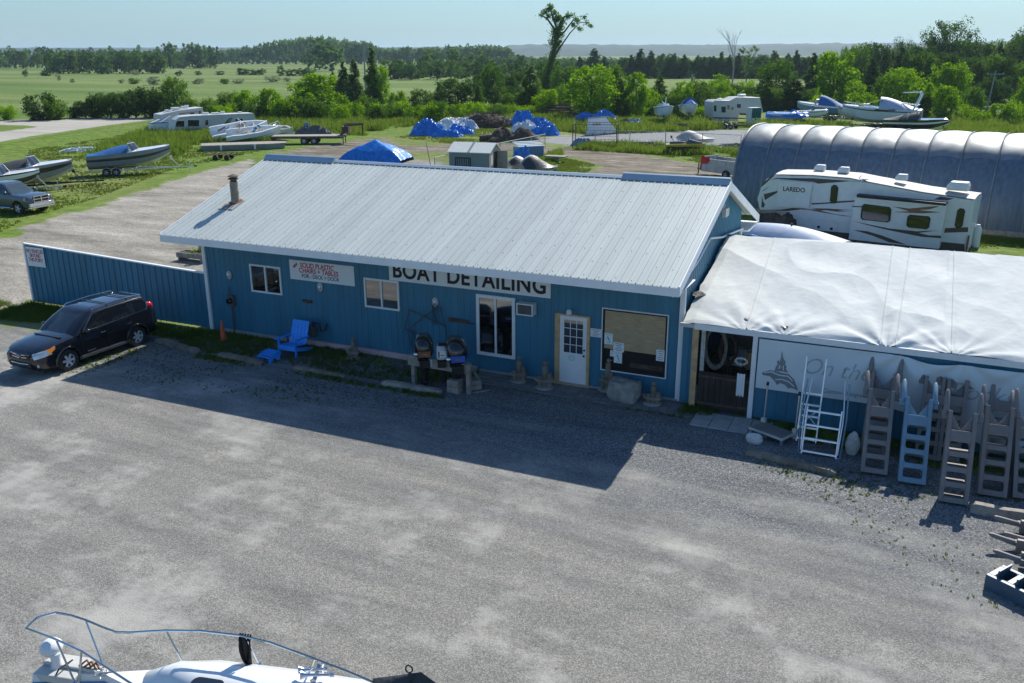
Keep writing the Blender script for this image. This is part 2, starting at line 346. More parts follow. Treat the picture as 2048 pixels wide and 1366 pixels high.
def surf_mat(name, core, hardness=2.2, wob=2.2, rough=0.95, bumps=((38, 0.5), (9, 0.3)), vor=0):
    m = bpy.data.materials.new(name); m.use_nodes = True; nt, N, L = nodes(m); p = nt.nodes['Principled BSDF']
    p.inputs['Roughness'].default_value = rough; p.inputs['Specular IOR Level'].default_value = 0.2
    g = N('ShaderNodeNewGeometry'); pos = g.outputs['Position']
    gc = grass_col(N, L, pos)
    if core:
        cc = core(N, L, pos)
        at = N('ShaderNodeAttribute'); at.attribute_name = 'sd'
        n = N('ShaderNodeTexNoise'); n.inputs['Scale'].default_value = 0.55; n.inputs['Detail'].default_value = 9; n.inputs['Roughness'].default_value = 0.68; L(pos, n.inputs['Vector'])
        a = N('ShaderNodeMath'); a.operation = 'MULTIPLY_ADD'; L(n.outputs['Fac'], a.inputs[0]); a.inputs[1].default_value = wob * 2; a.inputs[2].default_value = -wob
        b = N('ShaderNodeMath'); b.operation = 'ADD'; L(a.outputs[0], b.inputs[0]); L(at.outputs['Fac'], b.inputs[1])
        mr = N('ShaderNodeMapRange'); mr.inputs['From Min'].default_value = -0.25 / hardness * 2.2; mr.inputs['From Max'].default_value = 0.25 / hardness * 2.2; L(b.outputs[0], mr.inputs['Value'])
        col = _mix(N, L, mr.outputs[0], gc, cc)
    else: col = gc
    L(col, p.inputs['Base Color'])
    prev = None
    for sc, st in bumps:
        nn = _noise(N, L, pos, sc, 4, 0.6); bp = N('ShaderNodeBump'); bp.inputs['Strength'].default_value = st; bp.inputs['Distance'].default_value = 0.6 / sc
        L(nn, bp.inputs['Height'])
        if prev: L(prev, bp.inputs['Normal'])
        prev = bp.outputs[0]
    L(prev, p.inputs['Normal']); M[name] = m; return m
def lot_core(N, L, pos):
    v = N('ShaderNodeTexVoronoi'); v.inputs['Scale'].default_value = 46; L(pos, v.inputs['Vector'])
    sv = N('ShaderNodeSeparateColor'); L(v.outputs['Color'], sv.inputs[0])
    grey = _ramp(N, L, sv.outputs[0], [(0.0, (0.062, 0.068, 0.074)), (0.45, (0.125, 0.133, 0.140)), (0.8, (0.20, 0.207, 0.207)), (1.0, (0.34, 0.34, 0.325))])
    v2 = N('ShaderNodeTexVoronoi'); v2.inputs['Scale'].default_value = 55; L(pos, v2.inputs['Vector'])
    s2 = N('ShaderNodeSeparateColor'); L(v2.outputs['Color'], s2.inputs[0])
    tan = _ramp(N, L, s2.outputs[0], [(0.0, (0.135, 0.131, 0.120)), (0.6, (0.222, 0.214, 0.194)), (1.0, (0.335, 0.324, 0.293))])
    # worn wheel tracks: sweep across the lot
    mp = N('ShaderNodeMapping'); mp.inputs['Rotation'].default_value = (0, 0, R_(14)); mp.inputs['Scale'].default_value = (0.30, 1.5, 1); L(pos, mp.inputs[0])
    n = _noise(N, L, mp.outputs[0], 0.42, 9, 0.62)
    sep = N('ShaderNodeSeparateXYZ'); L(pos, sep.inputs[0])
    # closeness to the driven strip (towards the camera and the left)
    a = N('ShaderNodeMath'); a.operation = 'MULTIPLY_ADD'; L(sep.outputs['Y'], a.inputs[0]); a.inputs[1].default_value = -0.10; a.inputs[2].default_value = 2.15
    b = N('ShaderNodeMath'); b.operation = 'MULTIPLY_ADD'; L(sep.outputs['X'], b.inputs[0]); b.inputs[1].default_value = -0.014; L(a.outputs[0], b.inputs[2])
    c = N('ShaderNodeMath'); c.operation = 'ADD'; L(b.outputs[0], c.inputs[0]); L(n, c.inputs[1])
    cl = N('ShaderNodeMath'); cl.operation = 'MULTIPLY'; cl.inputs[1].default_value = 0.72; L(c.outputs[0], cl.inputs[0])
    f = _ramp(N, L, cl.outputs[0], [(0.56, (0.0, 0.0, 0.0)), (0.84, (1, 1, 1))])
    col = _mix(N, L, f, grey, tan)
    pale = _ramp(N, L, _noise(N, L, pos, 0.35, 8, 0.7), [(0.50, (0, 0, 0)), (0.62, (0.75, 0.75, 0.75))])
    pf = N('ShaderNodeMath'); pf.operation = 'MULTIPLY'; L(pale, pf.inputs[0]); L(f, pf.inputs[1])
    col = _mix(N, L, pf.outputs[0], col, (0.40, 0.39, 0.355))
    dk = _ramp(N, L, _noise(N, L, mp.outputs[0], 1.1, 8, 0.7), [(0.36, (0.72, 0.73, 0.745)), (0.54, (1, 1, 1))])
    col = _mix(N, L, 0.8, col, dk, 'MULTIPLY')
    wv = N('ShaderNodeTexWave'); wv.inputs['Scale'].default_value = 0.16; wv.inputs['Distortion'].default_value = 5.0; wv.inputs['Detail'].default_value = 3; wv.inputs['Detail Scale'].default_value = 0.6; wv.bands_direction = 'Y'
    m2 = N('ShaderNodeMapping'); m2.inputs['Rotation'].default_value = (0, 0, R_(20)); m2.inputs['Scale'].default_value = (0.35, 1.4, 1); L(pos, m2.inputs[0]); L(m2.outputs[0], wv.inputs['Vector'])
    rut = _ramp(N, L, wv.outputs['Fac'], [(0.0, (0.93, 0.93, 0.94)), (0.2, (1, 1, 1)), (0.8, (1, 1, 1)), (1.0, (1.07, 1.065, 1.05))]); col = _mix(N, L, 1.0, col, rut, 'MULTIPLY')
    wd = _ramp(N, L, _noise(N, L, pos, 0.8, 10, 0.75), [(0.63, (0, 0, 0)), (0.70, (0.5, 0.5, 0.5))])
    nr = N('ShaderNodeMapRange'); nr.inputs['From Min'].default_value = 17.5; nr.inputs['From Max'].default_value = 20.5; L(sep.outputs['Y'], nr.inputs['Value'])
    wf = N('ShaderNodeMath'); wf.operation = 'MULTIPLY'; L(wd, wf.inputs[0]); L(nr.outputs[0], wf.inputs[1])
    return _mix(N, L, wf.outputs[0], col, (0.06, 0.10, 0.02))
def lane_core(N, L, pos):
    mp = N('ShaderNodeMapping'); mp.inputs['Rotation'].default_value = (0, 0, R_(-62)); mp.inputs['Scale'].default_value = (0.45, 1.3, 1); L(pos, mp.inputs[0])
    c = _ramp(N, L, _noise(N, L, mp.outputs[0], 0.35, 9, 0.65), [(0.34, (0.16, 0.148, 0.125)), (0.46, (0.27, 0.248, 0.205)), (0.56, (0.32, 0.295, 0.245)), (0.68, (0.42, 0.395, 0.34))])
    v = N('ShaderNodeTexVoronoi'); v.inputs['Scale'].default_value = 14; L(pos, v.inputs['Vector'])
    s = N('ShaderNodeSeparateColor'); L(v.outputs['Color'], s.inputs[0])
    k = _ramp(N, L, s.outputs[0], [(0, (0.72, 0.72, 0.72)), (1, (1.15, 1.15, 1.15))])
    return _mix(N, L, 1.0, c, k, 'MULTIPLY')
def dirt_core(N, L, pos):
    mp = N('ShaderNodeMapping'); mp.inputs['Rotation'].default_value = (0, 0, R_(8)); mp.inputs['Scale'].default_value = (0.4, 1.3, 1); L(pos, mp.inputs[0])
    c = _ramp(N, L, _noise(N, L, mp.outputs[0], 0.6, 9, 0.7), [(0.38, (0.085, 0.066, 0.046)), (0.48, (0.17, 0.142, 0.105)), (0.58, (0.24, 0.205, 0.155)), (0.68, (0.36, 0.32, 0.26))])
    g = _ramp(N, L, _noise(N, L, pos, 0.5, 9, 0.75), [(0.55, (0, 0, 0)), (0.64, (0.85, 0.85, 0.85))])
    return _mix(N, L, g, c, (0.08, 0.12, 0.02))
def yard_core(N, L, pos):
    return _ramp(N, L, _noise(N, L, pos, 1.4, 10, 0.8), [(0.3, (0.16, 0.165, 0.165)), (0.55, (0.26, 0.262, 0.258)), (0.8, (0.36, 0.36, 0.34))])
def road_core(N, L, pos):
    mp = N('ShaderNodeMapping'); mp.inputs['Rotation'].default_value = (0, 0, R_(-38)); mp.inputs['Scale'].default_value = (0.1, 1, 1); L(pos, mp.inputs[0])
    return _ramp(N, L, _noise(N, L, mp.outputs[0], 0.5, 7, 0.6), [(0.3, (0.29, 0.265, 0.225)), (0.5, (0.36, 0.335, 0.29)), (0.7, (0.43, 0.405, 0.35))])
surf_mat('ground_mat', None, bumps=((5, 0.7), (0.7, 0.6)))
surf_mat('lot_mat', lot_core, wob=3.2, bumps=((80, 0.5), (34, 0.6)))
surf_mat('lane_mat', lane_core, wob=2.4, bumps=((9, 0.6), (1.5, 0.3)))
surf_mat('dirt_mat', dirt_core, wob=4.5, bumps=((7, 0.8), (1.2, 0.5)))
surf_mat('yard_mat', yard_core, wob=7, bumps=((9, 0.7),))
surf_mat('road_mat', road_core, wob=1.2, bumps=((6, 0.4),))
def sheet(name, poly, z, m, cell=0.5, margin=2.5):
    P = np.array([(p[0], p[1]) for p in poly], float)
    lo = P.min(0) - margin; hi = P.max(0) + margin
    nx = int((hi[0] - lo[0]) / cell) + 2; ny = int((hi[1] - lo[1]) / cell) + 2
    X, Y = np.meshgrid(lo[0] + np.arange(nx) * cell, lo[1] + np.arange(ny) * cell)
    q = np.stack([X.ravel(), Y.ravel()], 1); d = np.full(len(q), 1e9); ins = np.zeros(len(q), bool)
    for i in range(len(P)):
        a, b = P[i], P[(i + 1) % len(P)]; ab = b - a
        t = np.clip(((q - a) @ ab) / (ab @ ab), 0, 1); d = np.minimum(d, np.linalg.norm(q - (a + t[:, None] * ab), axis=1))
        c = ((a[1] > q[:, 1]) != (b[1] > q[:, 1]))
        with np.errstate(divide='ignore', invalid='ignore'): xx = a[0] + (q[:, 1] - a[1]) * (b[0] - a[0]) / (b[1] - a[1])
        ins ^= c & (q[:, 0] < xx)
    sd = np.where(ins, d, -d); keep = sd > -margin
    idx = np.arange(nx * ny).reshape(ny, nx)
    quads = np.stack([idx[:-1, :-1], idx[:-1, 1:], idx[1:, 1:], idx[1:, :-1]], -1).reshape(-1, 4)
    quads = quads[keep[quads].all(1)]
    used = np.unique(quads); mp = -np.ones(nx * ny, int); mp[used] = np.arange(len(used)); quads = mp[quads]
    v = np.column_stack([q[used], np.full(len(used), z)])
    me = bpy.data.meshes.new(name); me.from_pydata(v.tolist(), [], quads.tolist())
    at = me.attributes.new('sd', 'FLOAT', 'POINT'); at.data.foreach_set('value', sd[used].astype(np.float32))
    me.materials.append(M[m]); o = bpy.data.objects.new(name, me); COL.objects.link(o); o['kind'] = 'structure'; return o
S9 = 9000.0
b = MB(); b.add([(-S9, -400, 0), (S9, -400, 0), (S9, S9, 0), (-S9, S9, 0)], [(0, 1, 2, 3)]); gr = b.build('ground', M['ground_mat'], smooth=0); gr['kind'] = 'structure'
def PX(l): return [G(x, y) for x, y in l]
lotp = [(-46, -14), (16, -14), (16, 22.3), (-3.4, 23.2), (-3.6, 24.6), (-9, 24.4), (-10.6, 24.4), (-14, 23.7), (-19, 23.6), (-23.5, 23.2), (-26, 22.2), (-31, 20.6), (-46, 20.0)]
sheet('gravel_lot', lotp, 0.008, 'lot_mat', 0.5, 1.6)
lanep = PX([(-60, 500), (0, 480), (60, 452), (130, 428), (200, 412), (275, 386), (350, 360), (440, 334), (530, 312), (600, 300)]) + [Vector((-40, 74, 0)), Vector((-40, 60, 0)), Vector((-24.5, 38, 0)), Vector((-24.5, 25, 0)), Vector((-32, 24.6, 0)), Vector((-33.5, 23.0, 0)), Vector((-50, 22, 0))]
sheet('gravel_lane', lanep, 0.004, 'lane_mat', 0.6, 3.0)
dirtp = PX([(560, 302), (640, 291), (690, 284), (760, 275), (800, 291), (870, 291), (960, 286), (1050, 284), (1100, 279), (1150, 296), (1250, 303), (1330, 318), (1400, 330), (1480, 345), (1500, 380), (1400, 398), (1250, 372), (1180, 350), (1195, 330), (1150, 316), (1080, 308), (1000, 302), (900, 303), (800, 308), (740, 316), (690, 330), (560, 345)])
sheet('dirt_track', dirtp, 0.012, 'dirt_mat', 0.8, 3.0)
yardp = PX([(1050, 283), (1100, 274), (1160, 270), (1240, 262), (1320, 261), (1420, 258), (1600, 262), (1640, 292), (1480, 298), (1400, 292), (1330, 292), (1190, 291), (1120, 290)])
sheet('gravel_yard', yardp, 0.016, 'yard_mat', 1.0, 4.0)
roadp = PX([(-300, 345), (-120, 306), (0, 284), (60, 273), (130, 263), (220, 250), (300, 240), (420, 236), (520, 233), (520, 229), (420, 231), (200, 236), (0, 241), (-300, 252), (-300, 258), (0, 249), (50, 251), (78, 254), (40, 259), (0, 264), (-300, 300)])
sheet('road', roadp, 0.020, 'road_mat', 1.2, 3.0)
# hills on the horizon
def hill_band(name, dist, hfun, matn, depth=900, a0=-62, a1=22, n=300):
    b = MB()
    def fn(u, v):
        az = R_(a0 + (a1 - a0) * u); d = dist + depth * v
        h = hfun(a0 + (a1 - a0) * u) * math.sin(math.pi * min(1, v * 1.0)) ** 0.6
        h += (vnoise(u * 130, v * 9, 0, 3) * 2.5 + vnoise(u * 420, v * 20, 1, 3) * 2.2) * (1 if 0.05 < v < 0.95 else 0)
        return (math.sin(az) * d, math.cos(az) * d, max(-1.0, h) - (1.0 if v in (0, 1) else 0))
    b.grid(fn, n, 12); o = b.build(name, M[matn], smooth=60); o['kind'] = 'structure'; return o
mat('hill_mat', (0.030, 0.062, 0.045), 0.95, var=0.35, vs=0.012, bump=0.0)
hill_band('hills', 2300, lambda a: 25 + 5 * vnoise(a * 0.12, 1, 0) + 3 * vnoise(a * 0.5, 2, 0) + (5 if a > -25 else -1), 'hill_mat')
hill_band('hills', 3900, lambda a: 36 + 8 * vnoise(a * 0.1, 5, 0), 'hill_mat', depth=1400)

hzb = MB(); hzb.box(-5500, 3500, -300, 6200, -1.2, 62); mh = bpy.data.materials.new('haze_air'); mh.use_nodes = True; nt_, N_h, L_h = nodes(mh); nt_.nodes.remove(nt_.nodes['Principled BSDF'])
pv = N_h('ShaderNodeVolumePrincipled'); pv.inputs['Color'].default_value = (0.62, 0.82, 0.98, 1); pv.inputs['Density'].default_value = 0.00011; pv.inputs['Anisotropy'].default_value = 0.3; L_h(pv.outputs[0], nt_.nodes['Material Output'].inputs['Volume'])
ho = hzb.build('haze', mh, None, 0); ho['kind'] = 'stuff'; ho['label'] = 'thin pale summer haze over the distant woods and hills'; ho.display_type = 'WIRE'
# ============================================================ PLANTS
rng = np.random.default_rng(11)
def quads_mesh(name, C, N_, S, asp, mats, extra=None):
    # C centres, N_ normals, S sizes -> one mesh of rhombic leaf faces
    n = len(C); t = np.cross(N_, rng.normal(size=(n, 3))); t /= np.linalg.norm(t, axis=1)[:, None] + 1e-9; b_ = np.cross(N_, t)
    h = (S / 2)[:, None]
    v = np.stack([C - t * h, C - b_ * h * asp, C + t * h, C + b_ * h * asp], 1).reshape(-1, 3)
    f = np.arange(4 * n).reshape(n, 4)
    me = bpy.data.meshes.new(name); me.vertices.add(4 * n); me.vertices.foreach_set('co', v.astype(np.float32).ravel())
    me.loops.add(4 * n); me.loops.foreach_set('vertex_index', f.ravel().astype(np.int32))
    me.polygons.add(n); me.polygons.foreach_set('loop_start', (np.arange(n) * 4).astype(np.int32)); me.polygons.foreach_set('loop_total', np.full(n, 4, np.int32))
    me.update(calc_edges=True)
    for m in mats: me.materials.append(m)
    return me
def unit(v): return v / (np.linalg.norm(v, axis=1)[:, None] + 1e-9)
def leaf_cloud(lobes, n, size, droop=0.0, shell=0.55, fine=0.35):
    # leaves gathered in twig clusters over lobes (cx,cy,cz,rx,ry,rz)
    lobes = np.array(lobes, float); vol = (lobes[:, 3] * lobes[:, 4] * lobes[:, 5]) ** 0.667; pick = rng.choice(len(lobes), size=max(6, n // 14), p=vol / vol.sum())
    d = unit(rng.normal(size=(len(pick), 3))); rad = shell + (1 - shell) * rng.random(len(pick)) ** 0.6
    cc = lobes[pick, :3] + d * lobes[pick, 3:] * rad[:, None] * (0.85 + 0.3 * rng.random((len(pick), 1)))
    k = rng.integers(0, len(cc), n)
    loc = rng.normal(size=(n, 3)) * (lobes[pick[k], 3:].mean(1)[:, None] * fine * 0.55)
    C = cc[k] + loc
    Nn = unit(d[k] * 0.5 + rng.normal(size=(n, 3)) * 0.75 + np.array([0, 0, 0.35]))
    return C, Nn, size * (0.6 + 0.8 * rng.random(n))
def trunk_mb(h, r, limbs, lean=(0, 0), bend=0.3):
    b = MB(); pts = []
    for k in range(7):
        t = k / 6; pts.append((lean[0] * t + bend * r * math.sin(t * 5), lean[1] * t + bend * r * math.cos(t * 4) - bend * r, h * t - 0.15 * (k == 0)))
    b.tube(pts, [r * (1.25 - 1.0 * k / 6) for k in range(7)], 7)
    for (t, tx, ty, tz) in limbs:
        i = min(5, int(t * 6)); p = Vector(pts[i]).lerp(Vector(pts[i + 1]), t * 6 - i); q = Vector((tx, ty, tz)); mid = p.lerp(q, 0.5) + Vector((0, 0, (q - p).length * 0.10))
        b.tube([p, mid, q], [r * 0.45, r * 0.3, r * 0.08], 5)
    return b
PROTO = {}
def proto(kind, lobes, n, size, leafm, h, r, limbs, asp=0.6, trunkh=None, shell=0.55, fine=0.35, barkm='bark'):
    C, Nn, S = leaf_cloud(lobes, n, size, shell=shell, fine=fine); C[:, 2] = np.maximum(C[:, 2], 0.05)
    cm = quads_mesh(kind + '_crown', C, Nn, S, asp, [M[leafm]])
    t = trunk_mb(trunkh or h * 0.8, r, limbs).build('t', M[barkm], None, 50); tm = t.data; bpy.data.objects.remove(t)
    PROTO.setdefault(kind, []).append((cm, tm, h, leafm))
def rlobes(n, H, Wd, z0=0.25, top=0.9, seed=0, rsc=0.28):
    r = random.Random(seed); out = []
    for k in range(n):
        z = H * (z0 + (top - z0) * (k + 0.5) / n); f = math.sin(math.pi * min(1, max(0.08, (z / H - z0 * 0.6) / (1.08 - z0 * 0.6)))) ** 0.6
        a = k * 2.4 + r.random(); rr = Wd / 2 * f * (0.35 + 0.45 * r.random()); s = Wd * rsc * (0.65 + 0.6 * r.random()) * (0.6 + 0.4 * f)
        out.append((rr * math.cos(a), rr * math.sin(a), z, s, s, s * (0.7 + 0.3 * r.random())))
    return out
def mk_limbs(lobes, every=1): return [(min(0.92, max(0.25, (l[2] * 0.6) / max(1e-3, lobes[-1][2]))), l[0] * 0.9, l[1] * 0.9, l[2]) for l in lobes[::every]]
for s in range(3):       # rounded broadleaf, 8 m
    lb = rlobes(26, 8, 6.8, 0.10, 0.95, s, 0.165); proto('broad', lb, 7500, 0.30, 'leaf_mid', 8, 0.16, mk_limbs(lb, 2), trunkh=6.3)
for s in range(3):       # bright young broadleaf, 7 m
    lb = rlobes(24, 7, 5.6, 0.06, 0.97, 10 + s, 0.15); proto('bright', lb, 6500, 0.29, 'leaf_bright', 7, 0.10, mk_limbs(lb, 2), trunkh=5.6, fine=0.45)
for s in range(3):       # bush, 3 m
    lb = rlobes(20, 3.0, 3.9, 0.04, 0.90, 20 + s, 0.17); proto('bush', lb, 3600, 0.20, 'leaf_mid', 3.0, 0.05, mk_limbs(lb, 3), trunkh=2.0, fine=0.5)
for s in range(2):
    lb = rlobes(10, 1.8, 2.6, 0.02, 0.72, 30 + s, 0.30); proto('vine', lb, 2200, 0.16, 'leaf_yellow', 1.8, 0.03, mk_limbs(lb, 3), trunkh=1.0, fine=0.6)
for s in range(3):       # cedar / spruce cone, 9 m
    lb = []
    r = random.Random(40 + s)
    for k in range(22):
        z = 9 * (0.05 + 0.9 * k / 21); rr = 1.9 * (1 - (z / 9) ** 1.2) + 0.12
        for j in range(3):
            a = r.random() * 6.28; lb.append((rr * 0.55 * math.cos(a), rr * 0.55 * math.sin(a), z, rr * 0.42, rr * 0.42, 0.55))
    proto('cedar', lb, 8000, 0.34, 'leaf_dark', 9, 0.14, [(0.5, 0.6, 0.2, 5)], asp=0.35, trunkh=8.6, shell=0.3, fine=0.5)
for s in range(2):       # ragged open crown tree, 12 m
    lb = rlobes(17, 12, 9.5, 0.35, 0.95, 50 + s, 0.15); proto('airy', lb, 4200, 0.33, 'leaf_dark', 12, 0.24, mk_limbs(lb), trunkh=9, fine=0.55)
for s in range(2):       # silvery small tree
    lb = rlobes(9, 4, 3.4, 0.08, 0.85, 60 + s, 0.24); proto('silver', lb, 1700, 0.25, 'leaf_silver', 4, 0.07, mk_limbs(lb, 3), trunkh=3.2)
for s in range(4):       # far tree, 10 m
    lb = rlobes(16, 10, 8 + s % 2, 0.05, 0.94, 70 + s, 0.18); proto('far', lb, 1700, 0.75, 'leaf_far', 10, 0.2, mk_limbs(lb, 4), trunkh=8)
for k in list(PROTO['bush'])[:2]: pass
def recolour(src, kind, leafm, var=None):
    for cm, tm, h, _ in PROTO[src]:
        c2 = cm.copy(); c2.materials.clear(); c2.materials.append(M[leafm]); PROTO.setdefault(kind, []).append((c2, tm, h, leafm))
recolour('broad', 'broad_dark', 'leaf_dark'); recolour('bush', 'bush_dark', 'leaf_dark'); recolour('bush', 'bush_bright', 'leaf_bright'); recolour('bush', 'bush_yellow', 'leaf_yellow')
recolour('cedar', 'cedar_mid', 'leaf_mid'); recolour('bright', 'bright_yellow', 'leaf_yellow'); recolour('broad', 'broad_bright', 'leaf_bright'); recolour('far', 'far_dark', 'leaf_dark')
WID = dict(broad=6.6, broad_dark=6.6, broad_bright=6.6, bright=5.4, bright_yellow=5.4, bush=3.8, bush_dark=3.8, bush_bright=3.8, bush_yellow=3.8, vine=2.8, cedar=3.9, cedar_mid=3.9, airy=9.8, silver=3.5, far=8.2, far_dark=8.2)
_tc = [0]
TREES = []
def plant(kind, loc, H, W, label, cat, name, group=None, parts=True):
    L_ = PROTO[kind]; _tc[0] += 1; cm, tm, h, _ = L_[_tc[0] % len(L_)]
    sx = W / WID[kind]; sz = H / h * 0.97
    if parts:
        t = thing(name, label, cat, loc, _tc[0] * 2.4, group); t.scale = (sx, sx, sz)
        c = bpy.data.objects.new('crown', cm); COL.objects.link(c); c.parent = t
        k = bpy.data.objects.new('trunk', tm); COL.objects.link(k); k.parent = t
    else:
        t = bpy.data.objects.new(name, cm); COL.objects.link(t); tag(t, label, cat, group); t.location = loc; t.rotation_euler = (0, 0, _tc[0] * 2.4); t.scale = (sx, sx, sz)
    TREES.append(t); return t
def ptree(kind, x, yb, yt, wpx, label, name='tree', cat='tree', group=None, parts=True, zoff=0):
    b = G(x, yb); H = HZ(x, yt, b) ; W = (1.22 if parts else 1.15) * wpx * DEP(b) / FPX
    return plant(kind, (b.x, b.y, zoff), H, W, label, cat, name, group, parts)
# ============================================================ MAIN BUILDING
WX0, WX1, WY, WYB = -23.15, -5.68, 24.0, 32.0
EY, RY, BY = 22.12, 27.98, 33.88; EZ, RZ_ = 3.88, 5.86; SL = (RZ_ - EZ) / (RY - EY)
RX0, RX1 = -23.2, -5.38
def roofz(y): return EZ + (y - EY) * SL if y < RY else RZ_ - (y - RY) * (RZ_ - EZ) / (BY - RY)
B = thing('workshop_building', 'long low blue building with a pale ribbed metal roof and a deep front overhang', 'building', ((WX0 + WX1) / 2, WY, 0))
BO = Vector(B.location)
def loc(mb): mb.v = [tuple(Vector(v) - BO) for v in mb.v]; return mb
def siding(mb, p0, p1, zt, zb=0.0, per=0.2286, n=(0, -1), d=0.014):
    p0 = Vector(p0); p1 = Vector(p1); Lg = (p1 - p0).length; u = (p1 - p0) / Lg; nn = Vector((n[0], n[1])); prof = []
    s = 0
    while s < Lg:
        for a, h in ((0, 0), (0.165, 0), (0.178, d), (0.215, d), (0.2286, 0)):
            if s + a * per / 0.2286 < Lg and (not prof or s + a * per / 0.2286 > prof[-1][0] + 1e-5): prof.append((s + a * per / 0.2286, h))
        s += per
    prof.append((Lg, 0)); vs = []
    for s, h in prof:
        q = p0 + u * s + nn * h; vs += [(q.x, q.y, zb), (q.x, q.y, zt(s) if callable(zt) else zt)]
    mb.add(vs, [(2 * i, 2 * i + 2, 2 * i + 3, 2 * i + 1) for i in range(len(prof) - 1)])
m = MB(); siding(m, (WX0, WY), (WX1, WY), 3.7); loc(m).build('front_wall', M['blue_siding'], B, 0, fix=False)
m = MB(); siding(m, (WX1, WY), (WX1, WYB), lambda s: roofz(WY + s) - 0.12, n=(1, 0)); loc(m).build('gable_wall', M['blue_siding'], B, 0, fix=False)
m = MB(); siding(m, (WX0, WY), (WX0, WYB), lambda s: roofz(WY + s) - 0.12, n=(-1, 0)); loc(m).build('gable_wall', M['blue_siding'], B, 0, fix=False)
m = MB(); siding(m, (WX0, WYB), (WX1, WYB), 3.7, n=(0, 1)); loc(m).build('back_wall', M['blue_siding'], B, 0, fix=False)
# roof: ribbed sheets, both slopes
def ribprof(x0, x1, per=0.2286):
    out = []; x = x0
    while x < x1 - 0.01:
        for a, h in ((0, 0), (0.09, 0), (0.095, 0.006), (0.11, 0.006), (0.115, 0), (0.19, 0), (0.200, 0.024), (0.218, 0.024), (0.2286, 0)):
            if x + a < x1 and (not out or x + a > out[-1][0] + 1e-6): out.append((x + a, h))
        x += per
    out.append((x1, 0)); return out
m = MB(); pr = ribprof(RX0, RX1)
for ya, yb in ((EY, RY), (BY, RY)):
    vs = []
    for x, h in pr: vs += [(x, ya, EZ + h), (x, yb, RZ_ + h)]
    m.add(vs, [(2 * i, 2 * i + 2, 2 * i + 3, 2 * i + 1) for i in range(len(pr) - 1)])
nrm = Vector((0, -SL, 1)).normalized()
roof = loc(m).build('roof', M['roof_metal'], B, 0)
m = MB(); rr = random.Random(3)
x = RX0 + 0.06; k = 0
while x < RX1 - 0.02:
    for j in range(9):
        y = EY + 0.12 + j * 0.68 + (0.06 if k % 2 else 0); c = Vector((x, y, roofz(y) + 0.004))
        if rr.random() < 0.9: m.box(-0.009, 0.009, -0.009, 0.009, 0, 0.008, M=Matrix.Translation(c))
    x += 0.4572; k += 1
sc_ = loc(m).build('roof_screws', M['grey_plastic'], B, 0); sc_['kind'] = 'stuff'
# fascia, soffit, rake boards
m = MB(); m.box(RX0 - 0.02, RX1 + 0.02, EY - 0.02, EY + 0.02, EZ - 0.24, EZ - 0.004); loc(m).build('fascia', M['trim_white'], B, 0)
m = MB(); m.box(RX0, RX1, EY + 0.022, WY + 0.05, EZ - 0.235, EZ - 0.215); m.box(RX0, RX1, WYB - 0.05, BY - 0.02, EZ - 0.235, EZ - 0.215); loc(m).build('soffit', M['trim_white'], B, 0)
for xx in (RX0 - 0.022, RX1 + 0.022):
    m = MB()
    for ya, yb in ((EY, RY), (RY, BY)):
        za, zb = roofz(ya), roofz(yb); w_ = 0.02
        m.add([(xx - w_, ya, za - 0.24), (xx - w_, yb, zb - 0.24), (xx - w_, yb, zb + 0.03), (xx - w_, ya, za + 0.03), (xx + w_, ya, za - 0.24), (xx + w_, yb, zb - 0.24), (xx + w_, yb, zb + 0.03), (xx + w_, ya, za + 0.03)],
              [(0, 1, 2, 3), (7, 6, 5, 4), (0, 4, 5, 1), (1, 5, 6, 2), (2, 6, 7, 3), (3, 7, 4, 0)])
    loc(m).build('rake_board', M['trim_white'], B, 0)
m = MB()   # boxed end of the rear eave
m.box(RX1 - 0.28, RX1 - 0.002, WYB + 0.1, BY - 0.03, EZ - 0.30, EZ - 0.24); loc(m).build('eave_return', M['trim_white'], B, 0)
def cap(x0, x1, w_, h, name):
    m = MB(); pf = [(-w_, RZ_ - w_ * SL + 0.03), (-w_ * 0.25, RZ_ + h * 0.8), (0, RZ_ + h), (w_ * 0.25, RZ_ + h * 0.8), (w_, RZ_ - w_ * SL + 0.03)]
    m.prism([(RY + a, b) for a, b in pf], x0, x1, axis='x'); return loc(m).build(name, M['roof_trim'], B, 0)
xa = PL(672, 322, RY).x; xb = PL(1247, 357, RY).x
cap(xa + 0.002, xb - 0.002, 0.17, 0.05, 'ridge_cap'); cap(RX0 - 0.03, xa, 0.26, 0.15, 'ridge_vent'); cap(xb, RX1 + 0.03, 0.26, 0.15, 'ridge_vent')
# corner posts and downpipe
for x_, y_ in ((WX0, WY), (WX1, WY), (WX1, WYB)):
    m = MB(); m.box(x_ - 0.07, x_ + 0.07, y_ - 0.07, y_ + 0.07, 0.02, 3.66); loc(m).build('corner_trim', M['trim_white'], B, 0)
m = MB(); m.tube([(WX1 + 0.10, EY + 0.25, EZ - 0.30), (WX1 + 0.10, 25.1, 3.95), (WX1 + 0.10, 26.6, 4.35), (WX1 + 0.10, 28.4, 4.05), (WX1 + 0.10, WYB, 3.7)], 0.035, 8); loc(m).build('conduit', M['trim_white'], B)
m = MB(); m.box(WX1 + 0.02, WX1 + 0.18, 27.75, 28.15, 4.95, 5.15); m.box(WX1 + 0.18, WX1 + 0.30, 27.70, 28.20, 4.80, 5.05); loc(m).build('flood_lamp', M['rv_old'], B, 0)
